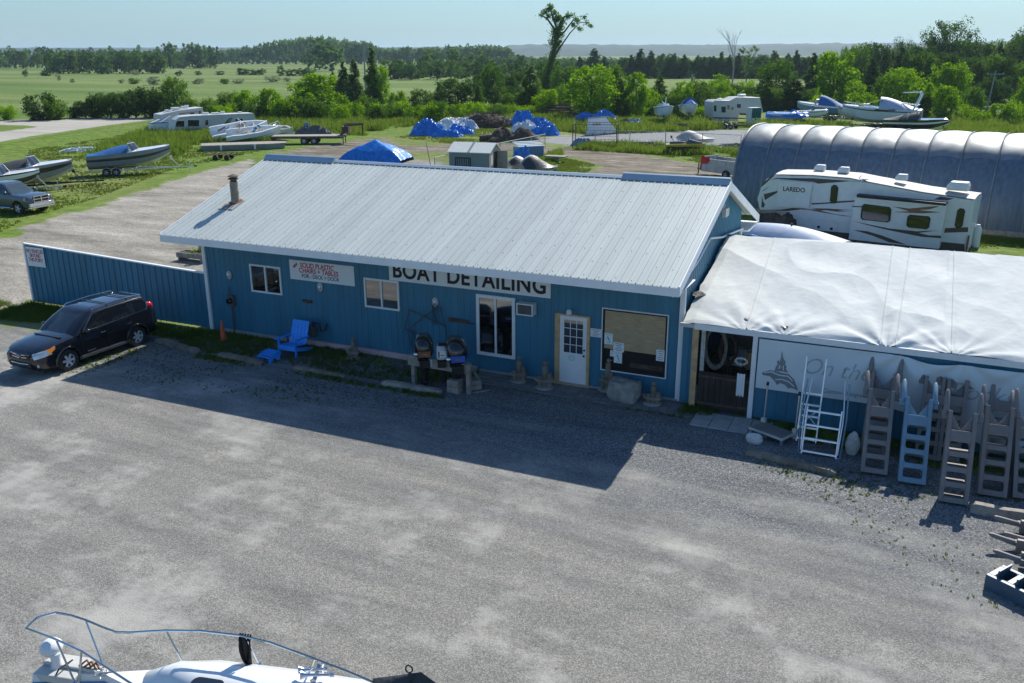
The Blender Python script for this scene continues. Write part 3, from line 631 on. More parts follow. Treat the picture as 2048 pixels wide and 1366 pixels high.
# base strips
m = MB(); m.box(-19.6, -14.6, WY - 0.10, WY - 0.016, 0.0, 0.19); loc(m).build('base_board', M['pink_base'], B, 0)
for a_, b_, h_ in ((-22.7, -19.7, 0.13), (-14.5, -12.2, 0.14), (-12.1, WX1, 0.08)): m = MB(); m.box(a_, b_, WY - 0.09, WY - 0.016, 0.0, h_); loc(m).build('foundation_strip', M['concrete'], B, 0)
def rect(tl, bl, tr, br, Y=WY):
    a, b, c, d = [PL(p[0], p[1], Y) for p in (tl, bl, tr, br)]
    return (a.x + b.x) / 2, (c.x + d.x) / 2, (b.z + d.z) / 2, (a.z + c.z) / 2
def frame(m, x0, x1, z0, z1, w_, y0, y1, mi=None):
    m.box(x0, x1, y0, y1, z1 - w_, z1, mi); m.box(x0, x1, y0, y1, z0, z0 + w_, mi); m.box(x0, x0 + w_, y0, y1, z0 + w_, z1 - w_, mi); m.box(x1 - w_, x1, y0, y1, z0 + w_, z1 - w_, mi)
def zf(x, y, ox, oy, k=2.9257): return (ox + x / k, oy + y / k)
def Z4(x, y): return zf(x, y, 0, 420)
def Z5(x, y): return zf(x, y, 600, 420)
def Z6(x, y): return zf(x, y, 1348, 420)
def window(r, fw=0.06, mull=True, name='window'):
    x0, x1, z0, z1 = r
    m = MB(); frame(m, x0, x1, z0, z1, fw, WY - 0.06, WY - 0.002)
    if mull: c = (x0 + x1) / 2; m.box(c - 0.03, c + 0.03, WY - 0.065, WY - 0.004, z0 + fw, z1 - fw)
    f = loc(m).build(name, M['trim_white'], B, 0)
    g = MB(); g.box(x0 + fw, x1 - fw, WY - 0.030, WY - 0.018, z0 + fw, z1 - fw); gg = loc(g).build('pane', M['glass_window'], f, 0)
    return f
w1 = window(rect(Z4(1463, 313), Z4(1478, 475), Z4(1643, 333), Z4(1657, 498)))
w2 = window(rect(Z5(375, 393), Z5(387, 565), Z5(580, 415), Z5(588, 590)))
r3 = rect(Z5(1033, 487), Z5(1040, 838), Z5(1262, 515), Z5(1262, 873)); w3 = window(r3, 0.10)
# picture window with a woven blind drawn two thirds down
x0, x1, z0, z1 = rect((1205, 614), (1202, 739), (1338, 630), (1333, 757))
m = MB(); frame(m, x0, x1, z0, z1, 0.03, WY - 0.05, WY - 0.002, 0); frame(m, x0 + 0.03, x1 - 0.03, z0 + 0.03, z1 - 0.03, 0.045, WY - 0.044, WY - 0.004, 1)
f = loc(m).build('picture_window', [M['trim_white'], M['black']], B, 0)
mat('blind_weave', (0.62, 0.47, 0.28), 0.9, var=0.25, vs=3, scl=(1, 1, 18))
mat('glass_clear', (0.01, 0.01, 0.01), 0.03, alpha=0.10, ior=1.5)
g = MB(); g.box(x0 + 0.075, x1 - 0.075, WY - 0.030, WY - 0.026, z0 + 0.075, z1 - 0.075); loc(g).build('pane', M['glass_clear'], f, 0)
zb_ = z0 + 0.38 * (z1 - z0)
g = MB(); g.box(x0 + 0.09, x1 - 0.09, WY - 0.020, WY - 0.017, zb_, z1 - 0.08); g.box(x0 + 0.09, x1 - 0.09, WY - 0.024, WY - 0.016, zb_ - 0.04, zb_); loc(g).build('blind', M['blind_weave'], f, 0)
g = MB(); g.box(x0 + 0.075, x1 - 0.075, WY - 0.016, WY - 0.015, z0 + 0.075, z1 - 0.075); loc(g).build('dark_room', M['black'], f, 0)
g = MB(); g.box(x0 + 0.9, x1 - 0.1, WY - 0.0195, WY - 0.017, z0 + 0.2, z0 + 0.34); loc(g).build('sill_shelf', M['wood_dark'], f, 0)
def note(px, w_, h_, lines, Y, icon=None, label=None):
    p = PL(px[0], px[1], Y); t = thing('paper_notice', label, 'notice', (p.x, Y, p.z))
    m = MB(); m.box(-w_ / 2, w_ / 2, -0.004, 0, -h_ / 2, h_ / 2); m.build('sheet_of_paper', M['sign_white'], t, 0)
    m = MB()
    for k in range(lines):
        zz = h_ * 0.36 - k * h_ * 0.72 / max(1, lines - 1); ww = w_ * (0.36 - 0.08 * (k % 3)); m.box(-ww, ww, -0.006, -0.0045, zz - 0.006, zz + 0.006)
    if icon: m.add([(-w_ * 0.2, -0.0055, h_ * 0.2), (-w_ * 0.05, -0.0055, h_ * 0.22), (w_ * 0.22, -0.0055, -h_ * 0.3), (w_ * 0.12, -0.0055, -h_ * 0.33)], [(0, 1, 2, 3)])
    m.build('print', M['ink_teal' if icon else 'ink_black'], t, 0)
k_ = 1485 / 250
def ZB(x, y): return (1170 + x / k_, 600 + y / k_)
note(ZB(280, 460), 0.26, 0.34, 0 + 3, WY - 0.034, True, 'paper notice with a small boat drawing, highest in the big window')
note(ZB(400, 560), 0.33, 0.28, 5, WY - 0.034, None, 'wide printed notice in the big window above the pen drawing sheet')
note(ZB(322, 632), 0.12, 0.2, 3, WY - 0.040, None, 'small narrow pale notice behind two others in the big window')
note(ZB(392, 680), 0.25, 0.36, 2, WY - 0.046, True, 'white sheet with a slanting teal drawing, lowest in the big window')
note(ZB(898, 660), 0.26, 0.34, 5, WY - 0.034, None, 'printed notice alone at the right side of the big window')
note(ZB(128, 390), 0.34, 0.26, 5, WY - 0.02, None, 'white notice on the blue wall between the door and the big window')
# door in its raw wooden frame
x0, x1, z0, z1 = rect(Z5(1497, 598), Z5(1493, 1018), Z5(1703, 622), Z5(1690, 1050))
m = MB(); m.box(x0, x0 + 0.15, WY - 0.07, WY - 0.002, 0.06, z1); m.box(x1 - 0.09, x1, WY - 0.07, WY - 0.002, 0.06, z1); m.box(x0 + 0.15, x1 - 0.09, WY - 0.07, WY - 0.002, z1 - 0.05, z1); m.box(x0 - 0.03, x1 + 0.03, WY - 0.16, WY - 0.002, 0.0, 0.06)
D = loc(m).build('door_frame', M['wood_new'], B, 0)
dx0, dx1, dz0, dz1 = x0 + 0.155, x1 - 0.095, 0.07, z1 - 0.055
m = MB(); m.box(dx0, dx1, WY - 0.05, WY - 0.01, dz0, dz1)
gx0, gx1, gz0, gz1 = dx0 + 0.14, dx1 - 0.12, dz0 + 0.98, dz1 - 0.12
frame(m, gx0 - 0.03, gx1 + 0.03, gz0 - 0.03, gz1 + 0.03, 0.03, WY - 0.062, WY - 0.05)
for k in (1, 2): c = gx0 + (gx1 - gx0) * k / 3; m.box(c - 0.010, c + 0.010, WY - 0.062, WY - 0.05, gz0, gz1)
for k in (1, 2, 3): c = gz0 + (gz1 - gz0) * k / 4; m.box(gx0, gx1, WY - 0.061, WY - 0.051, c - 0.010, c + 0.010)
for (a, b_) in ((dx0 + 0.13, (dx0 + dx1) / 2 - 0.05), ((dx0 + dx1) / 2 + 0.05, dx1 - 0.12)): frame(m, a, b_, dz0 + 0.18, dz0 + 0.68, 0.02, WY - 0.056, WY - 0.05)
dd = loc(m).build('door', M['white_paint'], B, 0)
m = MB(); m.box(gx0, gx1, WY - 0.0575, WY - 0.0545, gz0, gz1); loc(m).build('glazing', M['glass_window'], dd, 0)
m = MB(); m.ball((dx1 - 0.07, WY - 0.09, 1.0), 0.032, 0.03, 0.032); m.tube([(dx1 - 0.07, WY - 0.09, 1.0), (dx1 - 0.07, WY - 0.05, 1.0)], 0.012); m.lathe([(0.03, 0), (0.03, 0.02)], (dx1 - 0.07, WY - 0.072, 1.18), axis='y'); loc(m).build('handle', M['black'], dd)
m = MB(); cx, cz = (dx0 + dx1) / 2 - 0.03, 0.88    # round teal emblem on the door
for k in range(9):
    a = k * 0.7; m.add([(cx + 0.12 * math.cos(a), WY - 0.053, cz + 0.11 * math.sin(a)), (cx + 0.06 * math.cos(a + 0.5), WY - 0.053, cz + 0.06 * math.sin(a + 0.5)), (cx + 0.02 * math.cos(a), WY - 0.053, cz + 0.03 * math.sin(a)), (cx + 0.10 * math.cos(a + 0.45), WY - 0.053, cz + 0.09 * math.sin(a + 0.45))], [(0, 1, 2, 3)])
loc(m).build('door_emblem', M['ink_teal'], dd, 0, fix=False)
p = PL(*Z5(1590, 590), WY)
m = MB(); m.tube([(p.x, WY - 0.02, p.z), (p.x, WY - 0.2, p.z + 0.05)], 0.02); m.lathe([(0.05, 0), (0.09, -0.06), (0.085, -0.14), (0.03, -0.15)], (p.x, WY - 0.22, p.z + 0.10), 12); loc(m).build('door_lamp', M['rv_white'], B)
# air conditioner in the wall
x0, x1, z0, z1 = rect(Z5(1290, 530), Z5(1292, 600), Z5(1385, 540), Z5(1385, 606))
A = thing('air_conditioner', 'small boxy air conditioner jutting from the wall beside the tall window', 'air conditioner', ((x0 + x1) / 2, WY - 0.02, z0)); ax = (x1 - x0) / 2; ah = z1 - z0
m = MB(); frame(m, -ax, ax, 0, ah, 0.035, -0.30, -0.27); m.box(-ax + 0.002, ax - 0.002, -0.27, 0, 0.002, ah - 0.002); m.build('casing', M['rv_white'], A, 0)
m = MB(); m.box(-ax + 0.035, ax - 0.035, -0.284, -0.272, 0.035, ah - 0.035)
for k in range(9): m.box(-ax + 0.035, ax - 0.035, -0.292, -0.284, 0.045 + k * (ah - 0.09) / 8, 0.053 + k * (ah - 0.09) / 8)
m.build('grille', M['grey_plastic'], A, 0)
# oval wall lamps
for i, (q, lab) in enumerate(((Z4(1345, 378), 'oval bulkhead lamp on the blue wall left of the first window'), (Z4(1878, 450), 'oval bulkhead lamp just below the red lettered sign'), (Z5(795, 537), 'oval bulkhead lamp above the wire sculpture'))):
    p = PL(q[0], q[1], WY); t = thing('bulkhead_lamp', lab, 'lamp', (p.x, WY - 0.015, p.z), 0, 'oval lamps along the front wall')
    m = MB(); m.loft([[(rx * math.cos(a), y, rz * math.sin(a)) for a in [2 * math.pi * j / 20 for j in range(20)]] for rx, rz, y in ((0.105, 0.155, 0), (0.105, 0.155, -0.05), (0.08, 0.12, -0.07))]); m.build('lamp_body', M['rv_old'], t)
    m = MB(); m.ball((0, -0.07, 0), 0.065, 0.05, 0.10); m.build('lens', M['headlight'], t)
    m = MB(); m.tube([(0, -0.07, -0.12), (0, -0.13, 0), (0, -0.07, 0.12)], 0.008, 6); m.build('guard', M['rv_old'], t)
# SIGNS
x0, x1, z0, z1 = rect(Z4(1695, 288), Z4(1702, 402), Z5(318, 330), Z5(322, 445))
S = thing('wall_sign', 'white banner sign with red lettering for solid plastic chairs and tables', 'sign', ((x0 + x1) / 2, WY - 0.016, (z0 + z1) / 2)); sw, sh = (x1 - x0), z1 - z0
m = MB(); m.box(-sw / 2, sw / 2, -0.012, 0, -sh / 2, sh / 2); m.build('board', M['sign_white'], S, 0)
text('lettering', 'SOLID PLASTIC', 0.235, M['ink_red'], S, FRONT(-0.17, -0.014, sh * 0.27), 0.88, 0.0045)
text('lettering', 'CHAIRS + TABLES', 0.235, M['ink_red'], S, FRONT(-0.12, -0.014, sh * 0.00), 0.88, 0.0045)
text('lettering', 'FOR - DECK + DOCK', 0.185, M['ink_black'], S, FRONT(-0.06, -0.014, -sh * 0.27), 0.88, 0.002)
text('lettering', 'NEW', 0.12, M['ink_red'], S, FRONT(-1.07, -0.014, sh * 0.22) @ Matrix.Rotation(R_(38), 4, 'Z'), 0.8, 0.006)
a = PL(*Z5(525, 408), WY); b_ = PL(*Z5(1468, 517), WY); zz = (a.z + b_.z) / 2; hh = 0.86
S = thing('wall_sign', 'long white boat detailing sign with black capitals half hidden under the eave', 'sign', ((a.x + b_.x) / 2, WY - 0.016, zz)); sw = b_.x - a.x
m = MB(); m.box(-sw / 2, sw / 2, -0.012, 0, 0, hh); m.build('board', M['sign_white'], S, 0)
t_ = text('lettering', 'BOAT DETAILING', 0.86, M['ink_black'], S, FRONT(-0.03, -0.014, 0.43), 0.66, 0.022, space=1.06)
bb = [v.co.x for v in t_.data.vertices]; sc = (sw * 0.945) / (max(bb) - min(bb)); cxx = (max(bb) + min(bb)) / 2
zs = [v.co.z for v in t_.data.vertices]
for v in t_.data.vertices: v.co.x = (v.co.x - cxx) * sc; v.co.z = 0.10 + (v.co.z - min(zs)) * 0.53 / (max(zs) - min(zs))
# chimney
cp = Vector((-21.97, 24.55, roofz(24.55)))
C_ = thing('chimney_pipe', 'rust streaked metal stove pipe with a cap standing on the roof', 'chimney', cp)
m = MB(); m.lathe([(0.15, -0.08), (0.15, 0.12), (0.145, 0.13), (0.145, 0.40), (0.15, 0.41), (0.145, 0.42), (0.145, 0.72)], n=20); m.build('pipe', M['chimney_metal'], C_)
m = MB(); m.lathe([(0.11, 0.72), (0.11, 0.86), (0.10, 0.86)], n=16); m.lathe([(0.17, 0.80), (0.18, 0.83), (0.16, 0.85)], n=16); m.build('vent_collar', M['rusty_steel'], C_)
m = MB(); m.lathe([(0.19, 0.90), (0.19, 0.92), (0.03, 0.98)], n=18)
for k in range(4): a = k * math.pi / 2; m.bar((0.12 * math.cos(a), 0.12 * math.sin(a), 0.82), (0.14 * math.cos(a), 0.14 * math.sin(a), 0.91), 0.015, 0.01)
m.build('cap', M['rusty_steel'], C_)
m = MB(); m.grid(lambda u, v: ((u - 0.5) * 0.62, -0.55 + v * 0.75, 0.030 + (-0.55 + v * 0.75) * SL), 1, 1); m.build('flashing', M['roof_metal'], C_, 0)
m = MB(); rr = random.Random(5)
def blob(cx, cy, rx, ry):
    n = 18; pts = [(cx + rx * math.cos(2 * math.pi * k / n) * (0.8 + 0.4 * rr.random()), cy + ry * math.sin(2 * math.pi * k / n) * (0.8 + 0.4 * rr.random())) for k in range(n)]
    m.add([(x, y, 0.036 + y * SL) for x, y in pts], [tuple(range(n))])
blob(0.02, -0.03, 0.24, 0.22)
for k in range(5): blob(-0.22 + k * 0.1, -0.30 - 0.16 * rr.random(), 0.03, 0.18)
m.build('rust_stain', M['rust'], C_, 0)
# ============================================================ BLUE FENCE WITH SIGN
F_ = thing('metal_fence', 'blue corrugated metal fence with a white top rail running left from the building', 'fence', (-32.5, 23.92, 0), math.atan2(0.06, 9.3)); FL = 9.28
fz = lambda s: 2.44 - 0.33 * s / FL
m = MB(); siding(m, (0, 0), (FL, 0), lambda s: fz(s), 0.06, per=0.30, d=0.03); m.build('panels', M['blue_siding'], F_, 0, fix=False)
m = MB(); m.add([(-0.05, -0.06, fz(0)), (FL, -0.06, fz(FL)), (FL, 0.06, fz(FL)), (-0.05, 0.06, fz(0)), (-0.05, -0.06, fz(0) + 0.05), (FL, -0.06, fz(FL) + 0.05), (FL, 0.06, fz(FL) + 0.05), (-0.05, 0.06, fz(0) + 0.05)], [(3, 2, 1, 0), (4, 5, 6, 7), (0, 1, 5, 4), (1, 2, 6, 5), (2, 3, 7, 6), (3, 0, 4, 7)]); m.build('top_rail', M['trim_white'], F_, 0)
m = MB(); m.box(-0.055, 0.03, -0.055, 0.055, 0, fz(0)); m.build('end_post', M['trim_white'], F_, 0)
m = MB()
for k in range(4): m.box(0.4 + k * 2.9, 0.5 + k * 2.9, 0.03, 0.12, 0, fz(k * 2.9) - 0.05)
for zz in (0.4, 1.2, 2.0): m.box(0.05, FL, 0.006, 0.045, zz, zz + 0.09)
m.build('posts_and_rails', M['wood_grey'], F_, 0)
t = thing('fence_sign', 'small white sign with red capitals at the outer end of the blue fence', 'sign', F_.matrix_world @ Vector((0, 0, 0)) if False else (-32.5 + 0.60, 23.92 - 0.055, 2.0), F_.rotation_euler[2])
m = MB(); m.box(-0.50, 0.50, -0.01, 0, -0.42, 0.36); m.build('board', M['sign_white'], t, 0)
text('lettering', 'NO VEHICLES\nBEYOND\nTHIS POINT', 0.21, M['ink_red'], t, FRONT(0, -0.012, 0.02) , 0.72, 0.003)
# ============================================================ TARPAULIN SHED
SX0, SX1, SY, SRY, SBY = -5.56, 9.5, 23.52, 29.0, 34.5; SZ, SRZ = 2.60, 4.05
H_ = thing('tarpaulin_shed', 'low shed roofed with a creased white tarpaulin beside the blue building', 'shed', (SX0, SY, 0)); HO = Vector(H_.location)
def hl(mb): mb.v = [tuple(Vector(v) - HO) for v in mb.v]; return mb
SEAM = [(Z6(590, 170), Z6(430, 640)), (Z6(1280, 225), Z6(1210, 760)), (Z6(1380, 240), Z6(1300, 775)), (Z6(1640, 250), Z6(1630, 800))]
PULL = [PL(*Z6(1250, 770), SY).x, PL(*Z6(650, 690), SY).x, PL(*Z6(420, 650), SY).x, PL(*Z6(1640, 830), SY).x]
def tarp(x, t):
    y = SY + (SRY - SY) * t; z = SZ + (SRZ - SZ) * (t ** 0.93)
    # sag between the trusses
    z -= 0.05 * (1 - abs(2 * ((x * 0.42) % 1) - 1)) ** 1.5 * math.sin(math.pi * t)
    yy = (1 - t) * 5.6
    for k, px in enumerate(PULL):       # creases radiating from where the cloth is pinned
        dx = x - px; r = math.hypot(dx, t * 5.6 + 0.12); an = math.atan2(dx, t * 5.6 + 0.12)
        amp = (0.06, 0.03, 0.02, 0.025)[k]
        z += amp * math.exp(-r / 1.5) * (1 - math.exp(-r * 2.5)) * math.sin(an * (9 + 2 * k) + 1.3 * vnoise(an * 3, r * 0.8, k))
    q = vnoise(x * 0.55 + t * 1.2, t * 3.0, 0, 5); z += 0.034 * (1 - abs(q) * 3.2) * min(1, t * 5) * (1 if x < 1 else 0.45)
    q = vnoise(x * 1.5 - t * 2.5, t * 4.5 + x * 0.3, 2, 6); z += 0.016 * (0.6 - abs(q) * 2.4) * min(1, t * 6) * (1 - 0.5 * t)
    q = vnoise(x * 3.4 + t * 4, t * 9, 4, 7); z += 0.005 * q
    return (x, y, z)
def tfn(u, v):
    x = SX0 + (SX1 - SX0) * u; p = tarp(x, v)
    if u < 0.02: k = 1 - u / 0.02; p = (p[0] + 0.05 * k * vnoise(v * 14, 3), p[1], p[2] - 0.10 * k)
    if v < 0.03: p = (p[0], p[1] - 0.02 + 0.05 * vnoise(x * 3, 1), p[2] - 0.03 * (1 - v / 0.03))
    return p
m = MB(); m.grid(tfn, 520, 190); T_ = hl(m).build('tarpaulin', M['tarp_white'], H_, 80)
m = MB(); m.grid(lambda u, v: (SX0 + (SX1 - SX0) * u, SRY + (SBY - SRY) * v, SRZ - (SRZ - SZ) * v - 0.03 * vnoise(u * 30, v * 8)), 60, 20); hl(m).build('rear_tarpaulin', M['tarp_white'], H_, 80)
for (a, b_) in SEAM:
    a0 = PL(a[0], a[1], SRY); b0 = PL(b_[0], b_[1], SY); m = MB(); pts = []
    for k in range(40):
        t = k / 39; x = b0.x + (a0.x - b0.x) * t; p = tarp(x, t); pts.append((p[0], p[1], p[2] + 0.002))
    m.tube(pts, 0.02, 6); hl(m).build('tarpaulin_seam', M['tarp_white'], T_)
for q, s in ((Z6(140, 490), 0.26), (Z6(425, 640), 0.10), (Z6(648, 690), 0.12), (Z6(200, 320), 0.07)):     # torn places
    d = RAY(*q); t = None
    p = PL(q[0], q[1], SY)
    for _ in range(40):
        tt = (p.y - SY) / (SRY - SY); zt = tarp(p.x, max(0.0, tt))[2]; e = p.z - zt; p = CAM + d * ((p.y + (0.25 * e)) / d.y)
    m = MB(); n = 9; rr = random.Random(int(s * 100)); tt0 = max(0, (p.y - SY) / (SRY - SY))
    vs = []
    for k in range(n):
        a = 2 * math.pi * k / n; x = p.x + s * (0.5 + 0.6 * rr.random()) * math.cos(a); y = p.y + s * 0.7 * (0.5 + 0.6 * rr.random()) * math.sin(a); c = tarp(x, max(0, (y - SY) / (SRY - SY))); vs.append((x, y, c[2] + 0.012))
    m.add(vs, [tuple(range(n))]); hl(m).build('tear', M['tarp_black'], T_, 0)
# eave beam, walls, posts
m = MB(); m.box(SX0 + 0.35, SX1, SY - 0.03, SY + 0.01, SZ - 0.20, SZ - 0.035); hl(m).build('eave_beam', M['trim_white'], H_, 0)
m = MB(); m.box(SX0 - 0.05, SX0 + 0.34, SY - 0.02, SY + 0.04, SZ - 0.17, SZ - 0.06); hl(m).build('beam_end', M['rv_old'], H_, 0)
m = MB(); siding(m, (-3.46, SY + 0.06), (SX1, SY + 0.06), SZ - 0.15, 0.05, per=0.30); hl(m).build('front_wall', M['blue_siding'], H_, 0, fix=False)
m = MB(); siding(m, (WX1 + 0.09, SY + 0.30), (-5.28, SY + 0.30), SZ - 0.1, 0.05, per=0.2); hl(m).build('side_panel', M['blue_siding'], H_, 0, fix=False)
m = MB(); m.box(-5.27, -5.10, SY + 0.10, SY + 0.16, 0.02, SZ - 0.2); hl(m).build('door_jamb', M['wood_new'], H_, 0)
m = MB(); m.box(-5.04, -4.93, SY + 0.20, SY + 0.26, 0.4, SZ - 0.2); hl(m).build('door_jamb', M['rv_old'], H_, 0)
m = MB(); m.box(-3.60, -3.47, SY - 0.01, SY + 0.10, 0.0, SZ - 0.2); hl(m).build('post', M['trim_white'], H_, 0)
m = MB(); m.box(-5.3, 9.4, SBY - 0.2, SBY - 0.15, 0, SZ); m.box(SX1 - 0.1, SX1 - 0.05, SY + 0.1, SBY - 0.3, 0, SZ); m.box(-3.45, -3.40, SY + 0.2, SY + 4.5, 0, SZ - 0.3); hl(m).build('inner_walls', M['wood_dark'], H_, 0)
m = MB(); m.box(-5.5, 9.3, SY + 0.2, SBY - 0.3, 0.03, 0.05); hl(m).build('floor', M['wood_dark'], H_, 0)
# low slatted brown gate in the doorway
t = thing('slatted_gate', 'low brown board gate closing the doorway of the tarpaulin shed', 'gate', (-5.05, SY + 0.12, 0.03))
m = MB()
for k in range(9): m.box(0.02 + k * 0.158, 0.165 + k * 0.158, 0, 0.03, 0.02, 1.12)
m.build('boards', M['brown_mat'], t, 0)
for zz in (0.15, 0.95): m = MB(); m.box(0.02, 1.42, -0.025, -0.001, zz, zz + 0.08); m.build('rail', M['wood_dark'], t, 0)
t = thing('wire_mesh', 'thin wire mesh stretched across the doorway above the brown gate', 'mesh', (-5.05, SY + 0.02, 0.03))
m = MB()
for k in range(15): m.tube([(0.02 + k * 0.1, 0, 0.05), (0.02 + k * 0.1, 0, 2.3)], 0.003, 4)
for k in range(10): m.tube([(0, 0, 0.1 + k * 0.24), (1.44, 0, 0.1 + k * 0.24)], 0.003, 4)
m.build('wires', M['black'], t, 0)
# coiled hoses, cardboard, odds and ends inside
for i, (cx, rad, lab) in enumerate(((-4.72, 0.50, 'large coil of grey hose hanging at the left inside the doorway'), (-4.42, 0.38, 'smaller brown coil of hose hanging behind the large grey coil'))):
    m = MB(); rr = random.Random(i)
    for k in range(16):
        r0 = rad * (0.82 + 0.2 * rr.random()); ox, oz = 0.06 * rr.random(), 0.08 * rr.random(); y0 = 0.02 * k * 0.4
        m.tube([(ox + r0 * 0.62 * math.cos(a), y0 + 0.02 * math.sin(3 * a + k), oz + r0 * math.sin(a) * 1.25) for a in [2 * math.pi * j / 28 for j in range(28)]], 0.012, 5, closed=True)
    o = m.build('hose_coil', M['hose' if i == 0 else 'wood_dark'], None); o.location = (cx, SY + 0.45 + 0.35 * i, 1.72 - 0.1 * i); tag(o, lab, 'hose')
def jbox(x, y, z, sx, sy, sz, rz, mt, name, lab, cat):
    m = MB(); m.box(-sx / 2, sx / 2, -sy / 2, sy / 2, 0, sz); m.box(-sx / 2 - 0.01, sx / 2 + 0.01, -sy / 2 - 0.01, -sy / 2 + 0.12, sz, sz + 0.006); o = m.build(name, M[mt], None, 0, 0.006); o.location = (x, y, z); o.rotation_euler = (0, 0, rz); return tag(o, lab, cat)
m = MB(); m.box(-1.0, 0, -0.3, 0.3, 0.92, 0.96)
for x_ in (-0.95, -0.05):
    for y_ in (-0.25, 0.25): m.box(x_ - 0.03, x_ + 0.03, y_ - 0.03, y_ + 0.03, 0, 0.92)
o = m.build('workbench', M['wood_dark'], None, 0); o.location = (-3.5, SY + 1.5, 0.05); tag(o, 'dark workbench just inside the shed doorway', 'bench')
jbox(-3.78, SY + 1.4, 1.01, 0.42, 0.35, 0.50, 0.5, 'wood_new', 'cardboard_box', 'brown cardboard box standing on the bench inside the doorway', 'box')
jbox(-4.20, SY + 1.5, 1.01, 0.40, 0.30, 0.22, -0.3, 'rv_old', 'parts_crate', 'pale crate of parts lying on the bench inside the doorway', 'crate')
o = jbox(-4.05, SY + 1.5, 1.24, 0.55, 0.3, 0.30, 0.2, 'shed_wall', 'tool_case', 'grey blue case on top of the pale crate inside the doorway', 'case')
m = MB()
m.grid(lambda u, v: (-0.11 + 0.22 * u, 0.02 * math.sin(u * 16 + v * 3), -0.62 * v - 0.05 * abs(math.sin(u * 9)) * v), 20, 12); o = m.build('white_rag', M['sign_white'], None, 80, fix=False); o.location = (-3.84, SY - 0.005, 1.28); tag(o, 'white rag hanging on the mesh in the shed doorway', 'rag')
m = MB(); m.tube([(0.17 * math.cos(a), 0, 0.10 * math.sin(a)) for a in [2 * math.pi * j / 20 for j in range(20)]], 0.012, 5, closed=True); m.tube([(0.14 * math.cos(a), 0.01, 0.07 * math.sin(a)) for a in [2 * math.pi * j / 20 for j in range(20)]], 0.010, 5, closed=True); o = m.build('white_cable_loop', M['rv_white'], None); o.location = (-3.88, SY + 0.05, 1.62); tag(o, 'small loop of white cable above the hanging rag', 'cable')
# BANNER on the shed wall
bx0, bx1 = -3.42, 4.2
def bfn(u, v):
    x = bx0 + (bx1 - bx0) * u
    top = SZ - 0.22 - (0.0 if x < 0 else 0.10 * math.sin(min(1, x / 1.6) * 3.14) ** 2 + 0.05 * min(1, x / 2))
    bot = 0.98 - (0.0 if x < -0.2 else 0.25 * math.sin(min(1, (x + 0.2) / 4) * 3.0)) - (0.55 * math.exp(-((x - 2.6) / 0.8) ** 2))
    z = top + (bot - top) * v; y = 0
    for k, px in enumerate((0.1, 1.55, 3.0)):
        dx = x - px; r = math.hypot(dx, (SZ - 0.2 - z) + 0.05); an = math.atan2(dx, (SZ - 0.2 - z) + 0.05)
        y += 0.05 * math.exp(-r / 1.6) * (1 - math.exp(-r * 3)) * math.sin(an * 8 + k)
    y += 0.02 * vnoise(x * 1.1, z * 1.4, 0, 8)
    return (x, SY - 0.10 + y, z)
m = MB(); m.grid(bfn, 160, 50); BN = m.build('cloth_banner', M['banner'], None, 80, fix=False)
for v in BN.data.vertices: v.co -= Vector((bx0, SY, 0))
Bn = thing('shop_banner', 'pale blue grey cloth banner with faded lettering sagging on the shed wall', 'banner', (bx0, SY, 0)); BN.parent = Bn
def onb(mesh_o, lift=0.006):   # lay flat letters on the folds
    for v in mesh_o.data.vertices:
        x = v.co.x; z = v.co.z; u = (x + 0) / (bx1 - bx0); X = x + bx0
        y = 0
        for k, px in enumerate((0.1, 1.55, 3.0)):
            dx = X - px; r = math.hypot(dx, (SZ - 0.2 - z) + 0.05); an = math.atan2(dx, (SZ - 0.2 - z) + 0.05)
            y += 0.05 * math.exp(-r / 1.6) * (1 - math.exp(-r * 3)) * math.sin(an * 8 + k)
        y += 0.02 * vnoise(X * 1.1, z * 1.4, 0, 8); v.co.y = -0.10 + y - lift
kb = 2048 / 548
def ZC(x, y): p = PL(1500 + x / kb, 660 + y / kb, SY - 0.1); return p.x - bx0, p.z
def bt(s, px, size, mtl, sx=1, bold=0, shear=0):
    x, z = ZC(*px); o = text('lettering', s, size, M[mtl], Bn, FRONT(x, 0, z), sx, bold, 0.0, shear)
    onb(o); return o
bt('On the', (640, 300), 0.62, 'banner_faint', 0.95, -0.004, 0.35); bt('Rocks', (1720, 480), 0.62, 'banner_faint', 0.95, -0.004, 0.35)
bt('Custom-Designed Aluminum', (800, 485), 0.165, 'banner_grey', 0.88, 0.001)
lg = [[(90, 318), (150, 300), (230, 318), (290, 330), (330, 370), (350, 420), (358, 455), (335, 440), (300, 430), (290, 440), (265, 410), (225, 395), (200, 410), (185, 380), (150, 345), (95, 335)],
      [(183, 308), (195, 270), (205, 262), (203, 235), (215, 225), (222, 240), (232, 205), (240, 150), (246, 205), (258, 228), (266, 235), (262, 262), (272, 270), (268, 290), (285, 318), (235, 308)]]
for k, poly in enumerate(lg):
    m = MB(); pts = [ZC(*p) for p in poly]; m.add([(x, 0, z) for x, z in pts], [tuple(range(len(pts)))]); o = m.build('rocks_emblem', M['banner_grey'], Bn, 0, fix=False)
    bmx = bmesh.new(); bmx.from_mesh(o.data); bmesh.ops.triangulate(bmx, faces=bmx.faces); bmesh.ops.subdivide_edges(bmx, edges=bmx.edges, cuts=2); bmx.to_mesh(o.data); bmx.free(); onb(o, 0.012)
